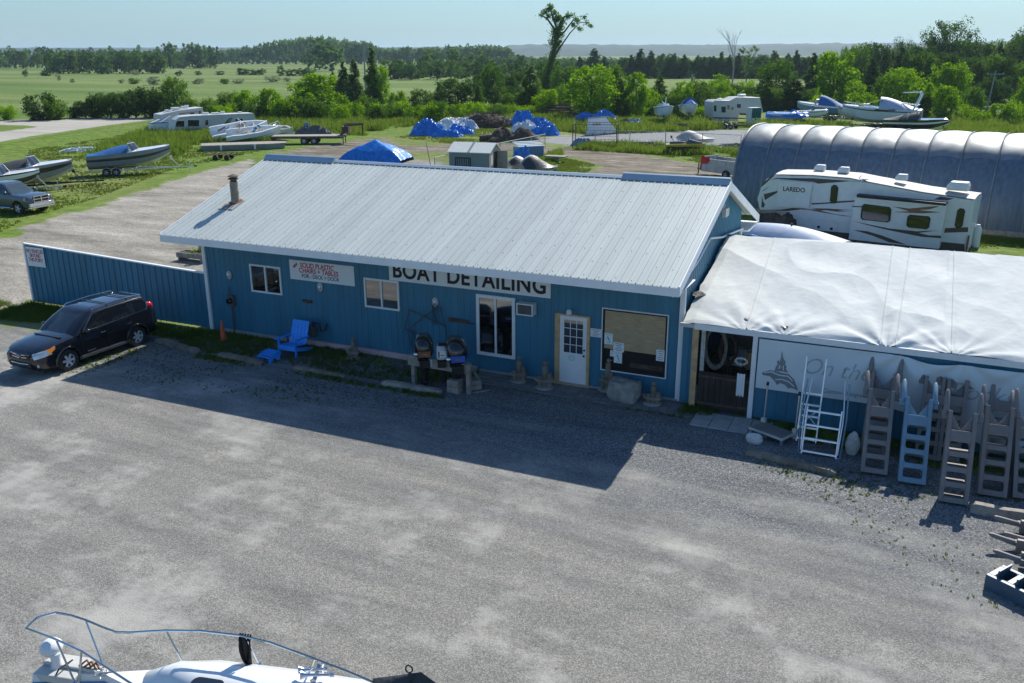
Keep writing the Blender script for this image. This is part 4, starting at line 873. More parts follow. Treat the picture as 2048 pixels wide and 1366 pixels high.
for k, pl_ in enumerate(([(105, 318), (160, 312), (215, 335), (285, 345), (320, 380)], [(190, 368), (240, 368), (290, 385), (330, 420)], [(215, 290), (225, 262), (235, 285), (250, 262), (250, 300)])):
    m = MB(); pts = [ZC(*p) for p in pl_]; m.tube([(x, 0, z) for x, z in pts], 0.016, 5); o = m.build('emblem_highlight', M['banner'], Bn); 
    x_ = [v.co.copy() for v in o.data.vertices]
    for v in o.data.vertices: pass
    onb(o, 0.018)
# ============================================================ THINGS IN FRONT OF THE BUILDING
def solid(mb, name, mt, parent, sm=30, bv=0): return mb.build(name, M[mt], parent, sm, bv)
# adirondack chair, facing the camera, with a footstool
cb = G(572, 712); AF = math.atan2(-0.50, -0.87) + math.pi / 2
t = thing('garden_chair', 'bright blue slatted garden chair with wide arms against the blue wall', 'chair', (cb.x + 0.12, cb.y + 0.30, 0), R_(2))
W_ = 0.33
m = MB()
for k in range(5): x = -0.27 + k * 0.135; m.add([(x - 0.062, 0.22, 0.30), (x + 0.062, 0.22, 0.30), (x + 0.062, 0.52, 1.05), (x - 0.062, 0.52, 1.05), (x - 0.062, 0.245, 0.295), (x + 0.062, 0.245, 0.295), (x + 0.062, 0.545, 1.045), (x - 0.062, 0.545, 1.045)], [(0, 1, 2, 3), (7, 6, 5, 4), (0, 4, 5, 1), (1, 5, 6, 2), (2, 6, 7, 3), (3, 7, 4, 0)])
solid(m, 'backrest', 'chair_blue', t, 0)
m = MB()
for k in range(5):
    y0 = -0.36 + k * 0.125; z0 = 0.38 - 0.018 * k; m.box(-W_ + 0.03, W_ - 0.03, y0, y0 + 0.108, z0, z0 + 0.022)
m.box(-W_ + 0.03, W_ - 0.03, -0.40, -0.37, 0.24, 0.40)
solid(m, 'seat', 'chair_blue', t, 0)
for s in (-1, 1):
    m = MB(); x = s * W_
    m.add([(x - 0.07 + 0.05 * s, -0.46, 0.60), (x + 0.07 + 0.05 * s, -0.46, 0.60), (x + 0.05 + 0.03 * s, 0.40, 0.56), (x - 0.03 + 0.03 * s, 0.40, 0.56), (x - 0.07 + 0.05 * s, -0.46, 0.625), (x + 0.07 + 0.05 * s, -0.46, 0.625), (x + 0.05 + 0.03 * s, 0.40, 0.585), (x - 0.03 + 0.03 * s, 0.40, 0.585)], [(3, 2, 1, 0), (4, 5, 6, 7), (0, 1, 5, 4), (1, 2, 6, 5), (2, 3, 7, 6), (3, 0, 4, 7)]); solid(m, 'armrest', 'chair_blue', t, 0)
    m = MB(); m.box(x - 0.015, x + 0.015, -0.40, -0.30, 0, 0.60); solid(m, 'leg', 'chair_blue', t, 0)
    m = MB(); m.bar((x * 0.93, -0.38, 0.30), (x * 0.93, 0.62, 0.03), 0.028, 0.13); solid(m, 'side_rail', 'chair_blue', t, 0)
q = G(548, 716)
t = thing('footstool', 'bright blue slatted footstool in front of the garden chair', 'footstool', (-18.92, 21.98, 0), R_(-6))
m = MB()
for k in range(5):
    a = k / 4; m.box(-0.27, 0.27, -0.26 + k * 0.11, -0.165 + k * 0.11, 0.30 - 0.05 * (1 - a) * (1 - a) * 2, 0.322 - 0.05 * (1 - a) * (1 - a) * 2)
solid(m, 'slats', 'chair_blue', t, 0)
for s in (-1, 1):
    m = MB(); m.prism([(-0.26, 0.02), (-0.20, 0.0), (0.0, 0.16), (0.16, 0.0), (0.24, 0.0), (0.30, 0.29), (0.0, 0.28), (-0.24, 0.20)], s * 0.25 - 0.012, s * 0.25 + 0.012, axis='x'); solid(m, 'side_panel', 'chair_blue', t, 0)
# traffic cone
c = G(447, 681); t = thing('traffic_cone', 'faded orange traffic cone by the left end of the building', 'cone', (c.x, c.y, 0))
m = MB(); m.box(-0.16, 0.16, -0.16, 0.16, 0, 0.03); solid(m, 'base', 'cone_orange', t, 0, 0.008)
m = MB(); m.lathe([(0.12, 0.03), (0.028, 0.74), (0.02, 0.75)], n=20); solid(m, 'cone_body', 'cone_orange', t)
# meters on the wall
p = PL(468, 622, WY); t = thing('electricity_meter', 'round dark meter and pipe on the wall beside the traffic cone', 'meter', (p.x, WY - 0.02, 0))
m = MB(); m.box(-0.14, 0.14, -0.12, 0, 1.05, 1.45); solid(m, 'meter_box', 'grey_plastic', t, 0, 0.01)
m = MB(); m.lathe([(0.105, 0), (0.105, -0.10), (0.08, -0.13)], (0, -0.12, 1.25), 18, 'y'); solid(m, 'dial', 'glass_dark', t)
m = MB(); m.tube([(0, -0.06, 1.05), (0, -0.06, 0)], 0.035, 8); m.tube([(-0.07, -0.05, 1.45), (-0.07, -0.05, 1.72)], 0.022, 8); solid(m, 'pipe', 'grey_plastic', t)
p = PL(625, 690, WY - 0.3); t = thing('gas_meter', 'dark gas meter with bent pipes on the wall behind the blue chair', 'meter', (p.x, WY - 0.3, 0))
m = MB(); m.box(-0.16, 0.16, -0.1, 0.1, 0.42, 0.72); m.lathe([(0.12, -0.11), (0.12, 0.11)], (0, 0, 0.72), 16, 'y'); solid(m, 'meter_body', 'grey_plastic', t, 30, 0.01)
m = MB(); m.tube([(0.1, 0, 0.75), (0.1, 0, 0.92), (0.38, 0, 0.92), (0.38, 0, 0.66), (0.52, 0.1, 0.66), (0.52, 0.2, 0.9)], 0.028, 8); solid(m, 'pipe', 'black', t)
m = MB(); m.tube([(-0.1, 0, 0.75), (-0.1, 0, 0.96), (-0.34, 0.05, 0.96), (-0.34, 0.05, 0.0)], 0.028, 8); m.lathe([(0.10, -0.04), (0.10, 0.04)], (-0.34, -0.02, 0.8), 14, 'y'); solid(m, 'regulator', 'black', t)
p = PL(616, 602, WY); t = thing('wall_bracket', 'small rusty metal bracket fixed on the wall below the second oval lamp', 'bracket', (p.x, WY - 0.016, p.z))
m = MB(); m.box(-0.19, 0.19, -0.05, 0, -0.05, 0.05); solid(m, 'plate', 'rusty_steel', t, 0); m = MB(); m.tube([(0.12, -0.05, 0), (0.12, -0.16, -0.02), (0.18, -0.2, 0.02)], 0.018, 6); solid(m, 'hook', 'rusty_steel', t)
# wrought iron sculpture and bar on the wall
def ZD(x, y): p = PL(640 + x * 340 / 2048, 620 + y * 340 / 2048, WY - 0.12); return (p.x, p.z)
def Z5w(x, y): p = PL(*Z5(x, y), WY - 0.12); return (p.x, p.z)
o0 = Z5w(790, 640); t = thing('wire_sculpture', 'dark welded wire sculpture of a sailing craft hung on the blue wall', 'sculpture', (o0[0], WY - 0.12, o0[1]))
def wl(pts, r=0.012): return [(x - o0[0], 0, z - o0[1]) for x, z in pts]
m = MB()
for pp in ([(640, 583), (612, 695)], [(640, 583), (850, 682)], [(612, 695), (705, 740)], [(640, 690), (800, 570)], [(820, 575), (850, 682), (868, 790)], [(720, 625), (800, 575), (830, 570)]):
    m.tube(wl([Z5w(*q) for q in pp]), 0.013, 6)
solid(m, 'frame', 'rusty_steel', t)
m = MB(); rr = random.Random(9)
for k in range(14):
    cx, cy = ((655, 760) if k % 2 else (790, 610)); pp = []
    for j in range(8): a = j * 0.9 + k; pp.append(Z5w(cx + 10 * math.cos(a * 1.3) + 14 * math.sin(k), cy - 60 + 18 * j + 8 * math.sin(a)))
    m.tube([(x, 0.03 * math.sin(k + i), z) for i, (x, _, z) in enumerate(wl(pp))], 0.005, 4)
solid(m, 'wire_tangle', 'black', t)
t = thing('leaf_spring', 'narrow weathered metal bar mounted flat on the wall beside the wire sculpture', 'bar', (Z5w(930, 655)[0], WY - 0.06, Z5w(930, 655)[1]))
m = MB(); m.bar((-0.40, 0, 0.03), (0.28, 0, 0.02), 0.04, 0.10); m.bar((-0.42, 0, -0.03), (0.52, 0, -0.02), 0.03, 0.03); solid(m, 'bar_body', 'rusty_steel', t, 0)
# carved post bollards with rope rings
def piling(px, lab, h=0.62, sc=1.0, rz=0, twin=False):
    c = G(*px); t = thing('wooden_piling', lab, 'piling', (c.x, c.y + 0.08, 0), rz, 'little wooden piling ornaments along the wall'); t.scale = (sc * 1.2, sc * 1.2, sc)
    m = MB(); rr = random.Random(int(px[0]))
    for (x, y, r, hh) in ((0, 0.02, 0.075, h), (0.11, -0.03, 0.06, h * 0.72), (-0.10, -0.02, 0.062, h * 0.55)):
        pts = [(x + 0.02 * rr.random(), y, z) for z in (0, hh * 0.4, hh * 0.8, hh)]; m.tube(pts, [r * 1.05, r, r * 0.95, r * 0.8], 12)
    solid(m, 'posts', 'wood_log', t)
    m = MB(); m.tube([(0.19 * math.cos(a), 0.12 * math.sin(a), h * 0.42 + 0.01 * math.sin(3 * a)) for a in [2 * math.pi * j / 24 for j in range(24)]], 0.017, 6, closed=True); m.tube([(0.19 * math.cos(a), 0.12 * math.sin(a), h * 0.36) for a in [2 * math.pi * j / 24 for j in range(24)]], 0.017, 6, closed=True); solid(m, 'rope_ring', 'wood_grey', t)
    m = MB(); m.lathe([(0.20, 0), (0.205, 0.03), (0.18, 0.05)], n=20); solid(m, 'base', 'concrete', t)
    m = MB(); m.ball((0.0, 0.02, h + 0.06), 0.05, 0.04, 0.07, fn=lambda d: 1 + 0.25 * d.x); m.bar((0.04, 0.02, h + 0.09), (0.12, 0.0, h + 0.11), 0.02, 0.02); solid(m, 'carved_bird', 'wood_log', t)
piling((704, 718), 'wooden piling ornament alone on the left, against the pink base board', 0.60, 1.0)
piling((1035, 765), 'tall dark piling ornament right below the tall two pane window', 0.66, 1.05, 0.4)
piling((1086, 778), 'piling ornament with a rope ring, just left of the white door', 0.62, 1.15, 0.2)
piling((1212, 783), 'piling ornament half hidden at the left of the big boulder', 0.80, 1.1, -0.3)
piling((1303, 810), 'piling ornament standing right of the big boulder', 0.50, 1.1)
# boulder
def rock(px, rx, ry, rz, mt, lab, seed=0, dz=0.0, name='boulder', cat='boulder', boxy=0.0, rot=0.0):
    c = G(*px); m = MB()
    def f(d):
        k = 1 + 0.16 * vnoise(d.x * 1.6, d.y * 1.6, d.z * 1.6, seed) + 0.07 * vnoise(d.x * 5, d.y * 5, d.z * 5, seed)
        if boxy: k *= (1 - boxy) + boxy * 0.86 / max(abs(d.x), abs(d.y), abs(d.z) * 0.95)
        return k
    m.ball((0, 0, rz * 0.80), rx, ry, rz, 40, 24, f); o = m.build(name, M[mt], None, 50); o.location = (c.x, c.y, dz); o.rotation_euler = (0, 0, rot); return tag(o, lab, cat)
rock((1248, 800), 0.52, 0.34, 0.36, 'stone', 'large squared grey boulder on the pavers beneath the big window', 1, boxy=0.6, rot=-0.05)
rock((1388, 806), 0.22, 0.2, 0.32, 'stone', 'upright rock at the left foot of the shed doorway', 2)
rock((1703, 908), 0.17, 0.14, 0.34, 'stone_white', 'upright white rock right of the aluminum stairs', 3)
rock((1508, 886), 0.22, 0.14, 0.15, 'stone_white', 'pale flat stone in front of the grey platform step', 4, boxy=0.4)
rock((1358, 800), 0.17, 0.12, 0.08, 'concrete', 'small broken paving stone at the right corner of the blue building', 6, boxy=0.7)
# timber parking stops
def log(a, b, w_, h_, lab, mt='wood_log', seed=0):
    A = G(*a); B_ = G(*b); L_ = (B_ - A).length; m = MB(); n = 16; rings = []
    for k in range(n + 1):
        x = L_ * k / n; s = 1 - (0.35 if k in (0, n) else 0); dy = 0.025 * vnoise(x * 1.2, seed); ww = w_ / 2 * s * (1 + 0.15 * vnoise(x * 2, seed, 5)); hh = h_ * (1 + 0.14 * vnoise(x * 2.5, seed, 9))
        rings.append([(x, dy + ww, 0.0), (x, dy + ww * 1.05, hh * 0.6), (x, dy + ww * 0.75, hh * s), (x, dy - ww * 0.7, hh * s), (x, dy - ww, hh * 0.6), (x, dy - ww * 1.05, 0.0)])
    m.loft(rings); o = m.build('timber_stop', M[mt], None, 40); o.location = (A.x, A.y, 0.005); o.rotation_euler = (0, 0, math.atan2(B_.y - A.y, B_.x - A.x)); return tag(o, lab, 'parking stop')
log((313, 684), (400, 709), 0.22, 0.17, 'old timber parking stop beside the black car, weeds along it', seed=1)
log((437, 713), (526, 731), 0.22, 0.17, 'old timber parking stop in front of the traffic cone and footstool', seed=2)
log((588, 737), (690, 757), 0.18, 0.12, 'sunken mossy timber parking stop below the gas meter', seed=3)
log((765, 769), (882, 789), 0.24, 0.15, 'broad pale timber parking stop left of the outboard rack', 'wood_grey', seed=4)
log((1492, 908), (1672, 952), 0.20, 0.14, 'long weedy timber parking stop before the aluminum stairs', seed=5)
log((1940, 1022), (2075, 1048), 0.22, 0.22, 'squared timber parking stop in sun at the right edge', 'wood_grey', seed=6)
# rack with three outboard motors
ra = G(829, 768); rb = G(932, 786); t = thing('timber_rack', 'weathered timber rack carrying three outboard motors', 'rack', (ra.x, ra.y, 0), math.atan2(rb.y - ra.y, rb.x - ra.x)); RL = (rb - ra).length + 0.1
m = MB(); m.box(-0.06, 0.06, -0.07, 0.07, 0, 0.98); solid(m, 'post', 'wood_grey', t, 0, 0.01)
m = MB(); m.box(RL - 0.06, RL + 0.06, -0.07, 0.07, 0, 0.98); solid(m, 'post', 'wood_grey', t, 0, 0.01)
m = MB(); m.box(-0.12, RL + 0.12, -0.155, -0.075, 0.66, 0.97); solid(m, 'beam', 'wood_grey', t, 0, 0.012)
m = MB(); m.box(-0.06, RL + 0.06, 0.085, 0.125, 0.66, 0.90); solid(m, 'rear_board', 'wood_grey', t, 0, 0.01)
m = MB(); m.bar((RL + 0.1, 0.05, 0), (RL + 0.45, 0.5, 0), 0.06, 0.06); m.bar((RL, 0.09, 0.9), (RL + 0.02, 0.75, 0.04), 0.07, 0.05); solid(m, 'brace', 'wood_grey', t, 0)
rackT = t
tt = thing('paper_notice', 'small printed notice pinned on the beam of the outboard rack', 'notice', rackT.matrix_basis @ Vector((0.58, -0.158, 0.86)) if False else (ra.x + 0.62, ra.y - 0.18, 0.84), t.rotation_euler[2])
m = MB(); m.box(-0.14, 0.14, -0.008, 0, -0.11, 0.11); solid(m, 'sheet_of_paper', 'sign_white', tt, 0)
m = MB()
for k in range(5): m.box(-0.10, 0.10 - 0.02 * (k % 2), -0.010, -0.0085, 0.06 - k * 0.033, 0.068 - k * 0.033)
solid(m, 'print', 'ink_blue', tt, 0)
def outboard(x, y, z, kind, lab, rz=0.0, s=1.0):
    e = Vector((math.cos(rackT.rotation_euler[2]) * x - math.sin(rackT.rotation_euler[2]) * y, math.sin(rackT.rotation_euler[2]) * x + math.cos(rackT.rotation_euler[2]) * y, 0))
    t = thing('outboard_motor', lab, 'outboard motor', (ra.x + e.x, ra.y + e.y, z), rz); t.scale = (s, s, s * 0.82)
    m = MB(); rings = []      # cowl: long axis y, swept top
    spec = [(0.0, 0.15, 0.24, 0), (0.10, 0.185, 0.29, 0.01), (0.25, 0.19, 0.31, 0.02), (0.38, 0.175, 0.29, 0.03), (0.47, 0.12, 0.22, 0.05), (0.50, 0.05, 0.12, 0.06)] if kind != 'old' else [(0.0, 0.13, 0.20, 0), (0.05, 0.14, 0.21, 0), (0.32, 0.135, 0.20, 0), (0.38, 0.12, 0.17, 0.02), (0.395, 0.06, 0.1, 0.02)]
    for zz, rx, ry, off in spec: rings.append([(rx * math.copysign(abs(math.cos(a)) ** 0.7, math.cos(a)), off + ry * math.copysign(abs(math.sin(a)) ** 0.7, math.sin(a)), zz) for a in [2 * math.pi * k / 24 for k in range(24)]])
    m.loft(rings); solid(m, 'cowl', 'rv_old' if kind == 'old' else 'suv_paint', t, 50)
    m = MB(); m.loft([[(0.13 * math.cos(a), 0.2 * math.sin(a), zz) for a in [2 * math.pi * k / 16 for k in range(16)]] for zz in (-0.12, 0.0)]); m.tube([(0, 0.05, -0.1), (0, 0.06, -0.75)], [0.10, 0.07], 10); m.loft([[(sx * 0.035, 0.06 + sy * 0.14, zz) for sx, sy in ((-1, -1), (1, -1), (1, 1), (-1, 1))] for zz in (-0.62, -0.80)]); solid(m, 'leg', 'black', t)
    m = MB(); m.box(-0.10, 0.10, -0.26, -0.14, -0.22, -0.04); solid(m, 'clamp_bracket', 'black', t, 0)
    if kind == 'old':
        m = MB(); m.box(-0.10, 0.10, -0.215, -0.205, 0.06, 0.28); solid(m, 'front_label', 'sign_white', t, 0); m = MB(); m.box(-0.08, -0.05, -0.222, -0.217, 0.08, 0.26); m.box(-0.02, 0.06, -0.222, -0.217, 0.13, 0.15); solid(m, 'label_print', 'ink_black', t, 0)
        m = MB(); m.box(-0.09, 0.09, -0.12, 0.12, 0.395, 0.405); solid(m, 'top_panel', 'black', t, 0)
    else:
        c_ = 'ink_red' if kind == 'red' else 'ink_blue'
        m = MB(); m.box(-0.12, 0.12, -0.30, -0.28, 0.06, 0.20); solid(m, 'front_panel', 'rust' if kind == 'red' else 'ink_blue', t, 0)
        m = MB(); m.box(-0.05, 0.05, -0.315, -0.302, 0.11, 0.15); m.ball((-0.16, -0.27, 0.13), 0.05, 0.04, 0.05, 10, 6); solid(m, 'badge', 'chrome', t)
        m = MB()
        for k in range(3 if kind == 'blue' else 1): m.bar((0.196, -0.24, 0.10 + k * 0.045), (0.196, 0.24, 0.24 + k * 0.045), 0.008, 0.022)
        solid(m, 'side_stripe', c_, t, 0)
        text('side_lettering', 'PERFORMANCE', 0.065, M['sign_white'], t, Matrix.Translation((0.203, 0.02, 0.235)) @ Matrix.Rotation(R_(90), 4, 'Z') @ Matrix.Rotation(R_(90), 4, 'X') @ Matrix.Rotation(R_(16), 4, 'Z'), 0.8, 0.002, 0.001)
    return t
outboard(0.38, 0.0, 1.00, 'red', 'black outboard with a reddish front, leftmost of the three on the rack', R_(32), 1.55)
outboard(1.02, 0.0, 1.02, 'old', 'small pale boxy outboard in the middle of the timber rack', R_(25), 1.25)
outboard(1.48, 0.02, 1.00, 'blue', 'black outboard with blue stripes, rightmost of the three on the rack', R_(35), 1.7)
# blocks by the rack
def block(px, sx, sy, sz, rz, mt, lab, z=0.0):
    c = G(px[0], px[1]); m = MB(); m.box(-sx / 2, sx / 2, -sy / 2, sy / 2, 0, sz * 0.47); m.box(-sx / 2 + 0.01, sx / 2 - 0.01, -sy / 2 + 0.01, sy / 2 - 0.01, sz * 0.49, sz); o = m.build('stone_block', M[mt], None, 0, 0.015); o.location = (c.x, c.y + sy / 2, z); o.rotation_euler = (0, 0, rz); return tag(o, lab, 'block')
block((905, 787), 0.40, 0.32, 0.40, -0.05, 'wood_grey', 'pale cracked timber block in front of the outboard rack')
block((945, 780), 0.34, 0.34, 0.30, 0.7, 'stone', 'grey angular block half behind the right post of the outboard rack')
# pavers along the front
P_ = thing('paver_walkway', 'walkway of square grey pavers along the front wall to the shed door', 'walkway', (0, 0, 0)); P_['kind'] = 'structure'
del P_['category']
rr = random.Random(4); m = MB(); x = -12.0
while x < -5.0:
    y = 22.95 - 0.10 * (x + 12) / 7
    while y < 23.90:
        h = 0.030 + 0.006 * rr.random(); m.box(x + 0.006, x + 0.244, y + 0.006, y + 0.244, 0.0, h); y += 0.25
    x += 0.25
m.build('small_pavers', M['paver'], P_, 0, 0.006)
m = MB(); k = 0
for i in range(4):
    for j in range(2):
        x0_ = -5.0 + i * 0.36 if False else -4.95 + i * 0.52; y0_ = 22.38 + j * 0.52 + 0.02 * rr.random(); m.box(x0_ + 0.008, x0_ + 0.51, y0_, y0_ + 0.505, 0.0, 0.035 + 0.008 * rr.random())
m.build('large_pavers', M['concrete'], P_, 0, 0.006)
# planter behind the fence
c = G(398, 522); t = thing('planter_bed', 'weathered timber planter with a tuft of green behind the blue fence', 'planter', (c.x - 0.2, c.y, 0), 0)
m = MB(); frame_y = [(-0.9, 0.9, -0.35, -0.30), (-0.9, 0.9, 0.30, 0.35), (-0.9, -0.85, -0.30, 0.30), (0.85, 0.9, -0.30, 0.30)]
for a_, b_, c_, d_ in frame_y: m.box(a_, b_, c_, d_, 0.18, 0.42)
for x_ in (-0.7, 0.7): m.box(x_ - 0.05, x_ + 0.05, -0.4, 0.4, 0, 0.18)
m.build('timber_frame', M['wood_grey'], t, 0); m = MB(); m.box(-0.85, 0.85, -0.3, 0.3, 0.2, 0.36); m.build('soil', M['soil'], t, 0)
C1, N1, S1 = leaf_cloud([(0.5, 0, 0.65, 0.25, 0.2, 0.35), (-0.2, 0, 0.45, 0.3, 0.2, 0.12)], 500, 0.10); o = bpy.data.objects.new('foliage', quads_mesh('fol', C1, N1, S1, 0.4, [M['leaf_bright']])); COL.objects.link(o); o.parent = t
# ------------------------------------------------------------ dock stairs
def dock_stair(mt, u0=0.60, steps=4):
    t = bpy.data.objects.new('dock_stair', None); COL.objects.link(t)
    w_ = u0; rl = 0.088; pitch = 0.345; bot = 0.12; dp = 0.30; top = bot + steps * pitch + 0.14; rail_t = top + 0.42
    m = MB()
    for s in (-1, 1):
        m.box(*(sorted((s * w_ / 2, s * (w_ / 2 - rl)))), -dp / 2, dp / 2, 0, rail_t)
    m.box(-w_ / 2 + rl, w_ / 2 - rl, -dp / 2, dp / 2, 0, bot)
    for k in range(1, steps + 1):
        z0_ = bot + k * pitch - 0.115; m.box(-w_ / 2 + rl, w_ / 2 - rl, -dp / 2, dp / 2, z0_, z0_ + (0.115 if k < steps else 0.25))
    # rounded corners of the openings
    for k in range(steps):
        za = bot + k * pitch; zb = za + pitch - 0.115
        for sx in (-1, 1):
            for zc, sz in ((za, 1), (zb, -1)):
                x = sx * (w_ / 2 - rl); r = 0.065; m.prism([(x, zc), (x - sx * r, zc), (x - sx * r * 0.3, zc + sz * r * 0.3), (x, zc + sz * r)], -dp / 2 + 0.002, dp / 2 - 0.002)
    # dished web at the head
    m.prism([(-w_ / 2 + rl, top - 0.02), (0, top + 0.02), (-w_ / 2 + rl, top + 0.34)], 0.0, 0.03); m.prism([(w_ / 2 - rl, top - 0.02), (0, top + 0.02), (w_ / 2 - rl, top + 0.34)], 0.0, 0.03)
    b_ = m.build('step_frame', M[mt], t, 0, 0.012)
    # inner treads, sloping in each opening
    for k in range(steps):
        m = MB(); z0_ = bot + k * pitch; m.add([(-w_ / 2 + rl, -dp / 2 + 0.02, z0_ + 0.01), (w_ / 2 - rl, -dp / 2 + 0.02, z0_ + 0.01), (w_ / 2 - rl, dp / 2 + 0.14, z0_ + 0.09), (-w_ / 2 + rl, dp / 2 + 0.14, z0_ + 0.09), (-w_ / 2 + rl, -dp / 2 + 0.02, z0_ - 0.02), (w_ / 2 - rl, -dp / 2 + 0.02, z0_ - 0.02), (w_ / 2 - rl, dp / 2 + 0.14, z0_ + 0.06), (-w_ / 2 + rl, dp / 2 + 0.14, z0_ + 0.06)], [(0, 1, 2, 3), (7, 6, 5, 4), (0, 4, 5, 1), (1, 5, 6, 2), (2, 6, 7, 3), (3, 7, 4, 0)]); m.build('tread', M[mt], t, 0)
    for s in (-1, 1):
        x = s * (w_ / 2 + 0.045); m = MB()
        m.bar((x, 0.0, rail_t - 0.20), (x, 0.02, rail_t + 0.02), 0.085, 0.16); m.build('hinge_block', M['wood_new' if False else mt], t, 0, 0.01)
        m = MB(); pts = [(x, 0.0, rail_t - 0.08), (x, 0.03, rail_t + 0.10), (x, 0.11, rail_t + 0.44), (x, 0.13, rail_t + 0.50)]; m.tube(pts, [0.060, 0.062, 0.050, 0.025], 8); m.build('arm', M[mt], t, 50)
        m = MB(); m.tube([(x - 0.085, 0, rail_t - 0.06), (x + 0.085, 0, rail_t - 0.06)], 0.026, 10); m.build('hinge_pin', M['alu' if mt == 'dock_blue' else mt], t)
    return t
def drop(t): 
    for c in list(t.children): bpy.data.objects.remove(c)
    bpy.data.objects.remove(t)
SB = {k: dock_stair(k) for k in ('dock_brown', 'dock_blue', 'dock_navy')}
used_ = set()
def put_stair(kind, px, lean, yaw, lab, roll=0.0, z=0.0, gp='moulded dock stairs leaning along the shed', dy=0):
    c = G(*px, z) if px[0] is not None else px[1]
    t = SB[kind] if kind not in used_ else copy_tree(SB[kind]); used_.add(kind)
    t.matrix_basis = Matrix.Translation((c.x, c.y + dy, z)) @ RZ(yaw) @ Matrix.Rotation(roll, 4, 'Y') @ Matrix.Rotation(-lean, 4, 'X')
    return tag(t, lab, 'dock stair', gp)
put_stair('dock_brown', (1747, 948), R_(32), R_(4), 'brown moulded dock stair leaning, leftmost of the front row')
put_stair('dock_blue', (1822, 968), R_(34), R_(3), 'light blue moulded dock stair leaning on the shed')
put_stair('dock_brown', (1905, 1006), R_(24), R_(2), 'tall brown dock stair set furthest forward with sunlit arms')
put_stair('dock_brown', (1982, 992), R_(26), R_(3), 'brown dock stair just right of the most forward one')
put_stair('dock_brown', (2052, 1000), R_(34), R_(5), 'brown dock stair cut by the right edge of the photo')
for k, (x, dx, lab) in enumerate(((1745, 0.1, 'brown dock stair behind the leftmost front one'), (1853, 0.3, 'brown dock stair standing behind the light blue one'), (1890, 0.3, 'brown dock stair in the back row behind the forward one'), (1990, 0.3, 'brown dock stair in the back row right of the forward one'))):
    put_stair('dock_brown', (x, 905 + 0.12 * (x - 1745)), R_(20), R_(-3 + 2 * k), lab)
def flat_stair(kind, head, foot, z, lab, up=1, extra=0.0):
    t = SB[kind] if kind not in used_ else copy_tree(SB[kind]); used_.add(kind); a = G(*head); b_ = G(*foot); d = (b_ - a); d.z = 0; d.normalize()
    zax = -d if up == 1 else d; xax = Vector((-zax.y, zax.x, 0)); yax = Vector((0, 0, 1)); 
    if zax.cross(xax).dot(yax) < 0: xax = -xax
    L_ = 2.05 if up == 1 else 0.0; o = a + d * (L_ + extra); 
    t.matrix_basis = Matrix(((xax.x, yax.x, zax.x, o.x), (xax.y, yax.y, zax.y, o.y), (xax.z, yax.z, zax.z, z), (0, 0, 0, 1))); return tag(t, lab, 'dock stair', 'dock stairs lying flat')
flat_stair('dock_brown', (2046, 1080), (2200, 1096), 0.17, 'brown dock stair lying flat at the right edge, uppermost of the pile')
flat_stair('dock_brown', (2034, 1122), (2200, 1150), 0.20, 'brown dock stair lying flat in the middle of the pile at the right edge')
flat_stair('dock_navy', (1984, 1166), (2120, 1232), 0.15, 'dark navy dock stair lying flat, lowest at the right edge', up=0)
# ------------------------------------------------------------ platform step, aluminum ladder, aluminum stairs
a, b_ = G(1496, 868), G(1563, 893); t = thing('platform_step', 'grey ribbed platform step with two upright handle poles', 'platform', (a.x, a.y, 0), math.atan2(b_.y - a.y, b_.x - a.x)); pl_ = (b_ - a).length
m = MB(); m.box(0, pl_, 0, 0.62, 0.14, 0.20)
m.build('deck', M['rv_old'], t, 0, 0.01)
m = MB()
for k in range(22): m.box(0.03 + k * (pl_ - 0.06) / 22, 0.03 + (k + 0.6) * (pl_ - 0.06) / 22, 0.03, 0.59, 0.20, 0.212)
o = m.build('deck_ribs', M['dock_brown'], t, 0)
for x_, y_ in ((0.05, 0.60), (pl_ - 0.02, 0.60)):
    m = MB(); m.tube([(x_, y_, 0.05), (x_, y_ + 0.03, 1.25)], 0.024, 10); m.build('handle_pole', M['alu'], t); m = MB(); m.tube([(x_, y_ + 0.03, 1.25), (x_, y_ + 0.035, 1.34)], 0.035, 10); m.build('grip', M['black'], t)
    m = MB(); m.box(x_ - 0.06, x_ + 0.06, y_ - 0.05, y_ + 0.05, 0.05, 0.32); m.build('socket', M['rv_old'], t, 0)
for x_ in (0.05, pl_ - 0.05):
    m = MB(); m.box(x_ - 0.03, x_ + 0.03, 0.03, 0.09, 0, 0.14); m.build('leg', M['alu'], t, 0)
def ladder(px, w_, h_, lean, lab, steps, yaw=0, rails=False, depth=0.10, name='aluminum_ladder'):
    c = G(*px); t = thing(name, lab, 'ladder' if not rails else 'stairs', (c.x, c.y, 0)); t.matrix_basis = Matrix.Translation((c.x, c.y, 0)) @ RZ(yaw) @ Matrix.Rotation(-lean, 4, 'X')
    for s in (-1, 1):
        m = MB(); m.box(*sorted((s * w_ / 2, s * (w_ / 2 - 0.035))), -depth / 2, depth / 2, 0, h_); m.build('rail', M['alu'], t, 0)
    for k, z in enumerate(steps):
        m = MB(); m.box(-w_ / 2 + 0.036, w_ / 2 - 0.036, -depth / 2 - 0.01, depth / 2 + 0.08, z, z + 0.045); m.build('tread', M['alu'], t, 0)
    return t
t = ladder((1612, 884), 0.52, 2.22, R_(15), 'tall narrow aluminum ladder leaning on the shed behind the wide stairs', [0.06, 0.36, 0.66, 0.96, 1.26])
m = MB(); m.bar((-0.24, 0.02, 0.40), (0.24, 0.02, 0.92), 0.015, 0.015); m.bar((0.24, 0.02, 0.40), (-0.24, 0.02, 0.92), 0.015, 0.015); m.build('cross_brace', M['alu'], t, 0)
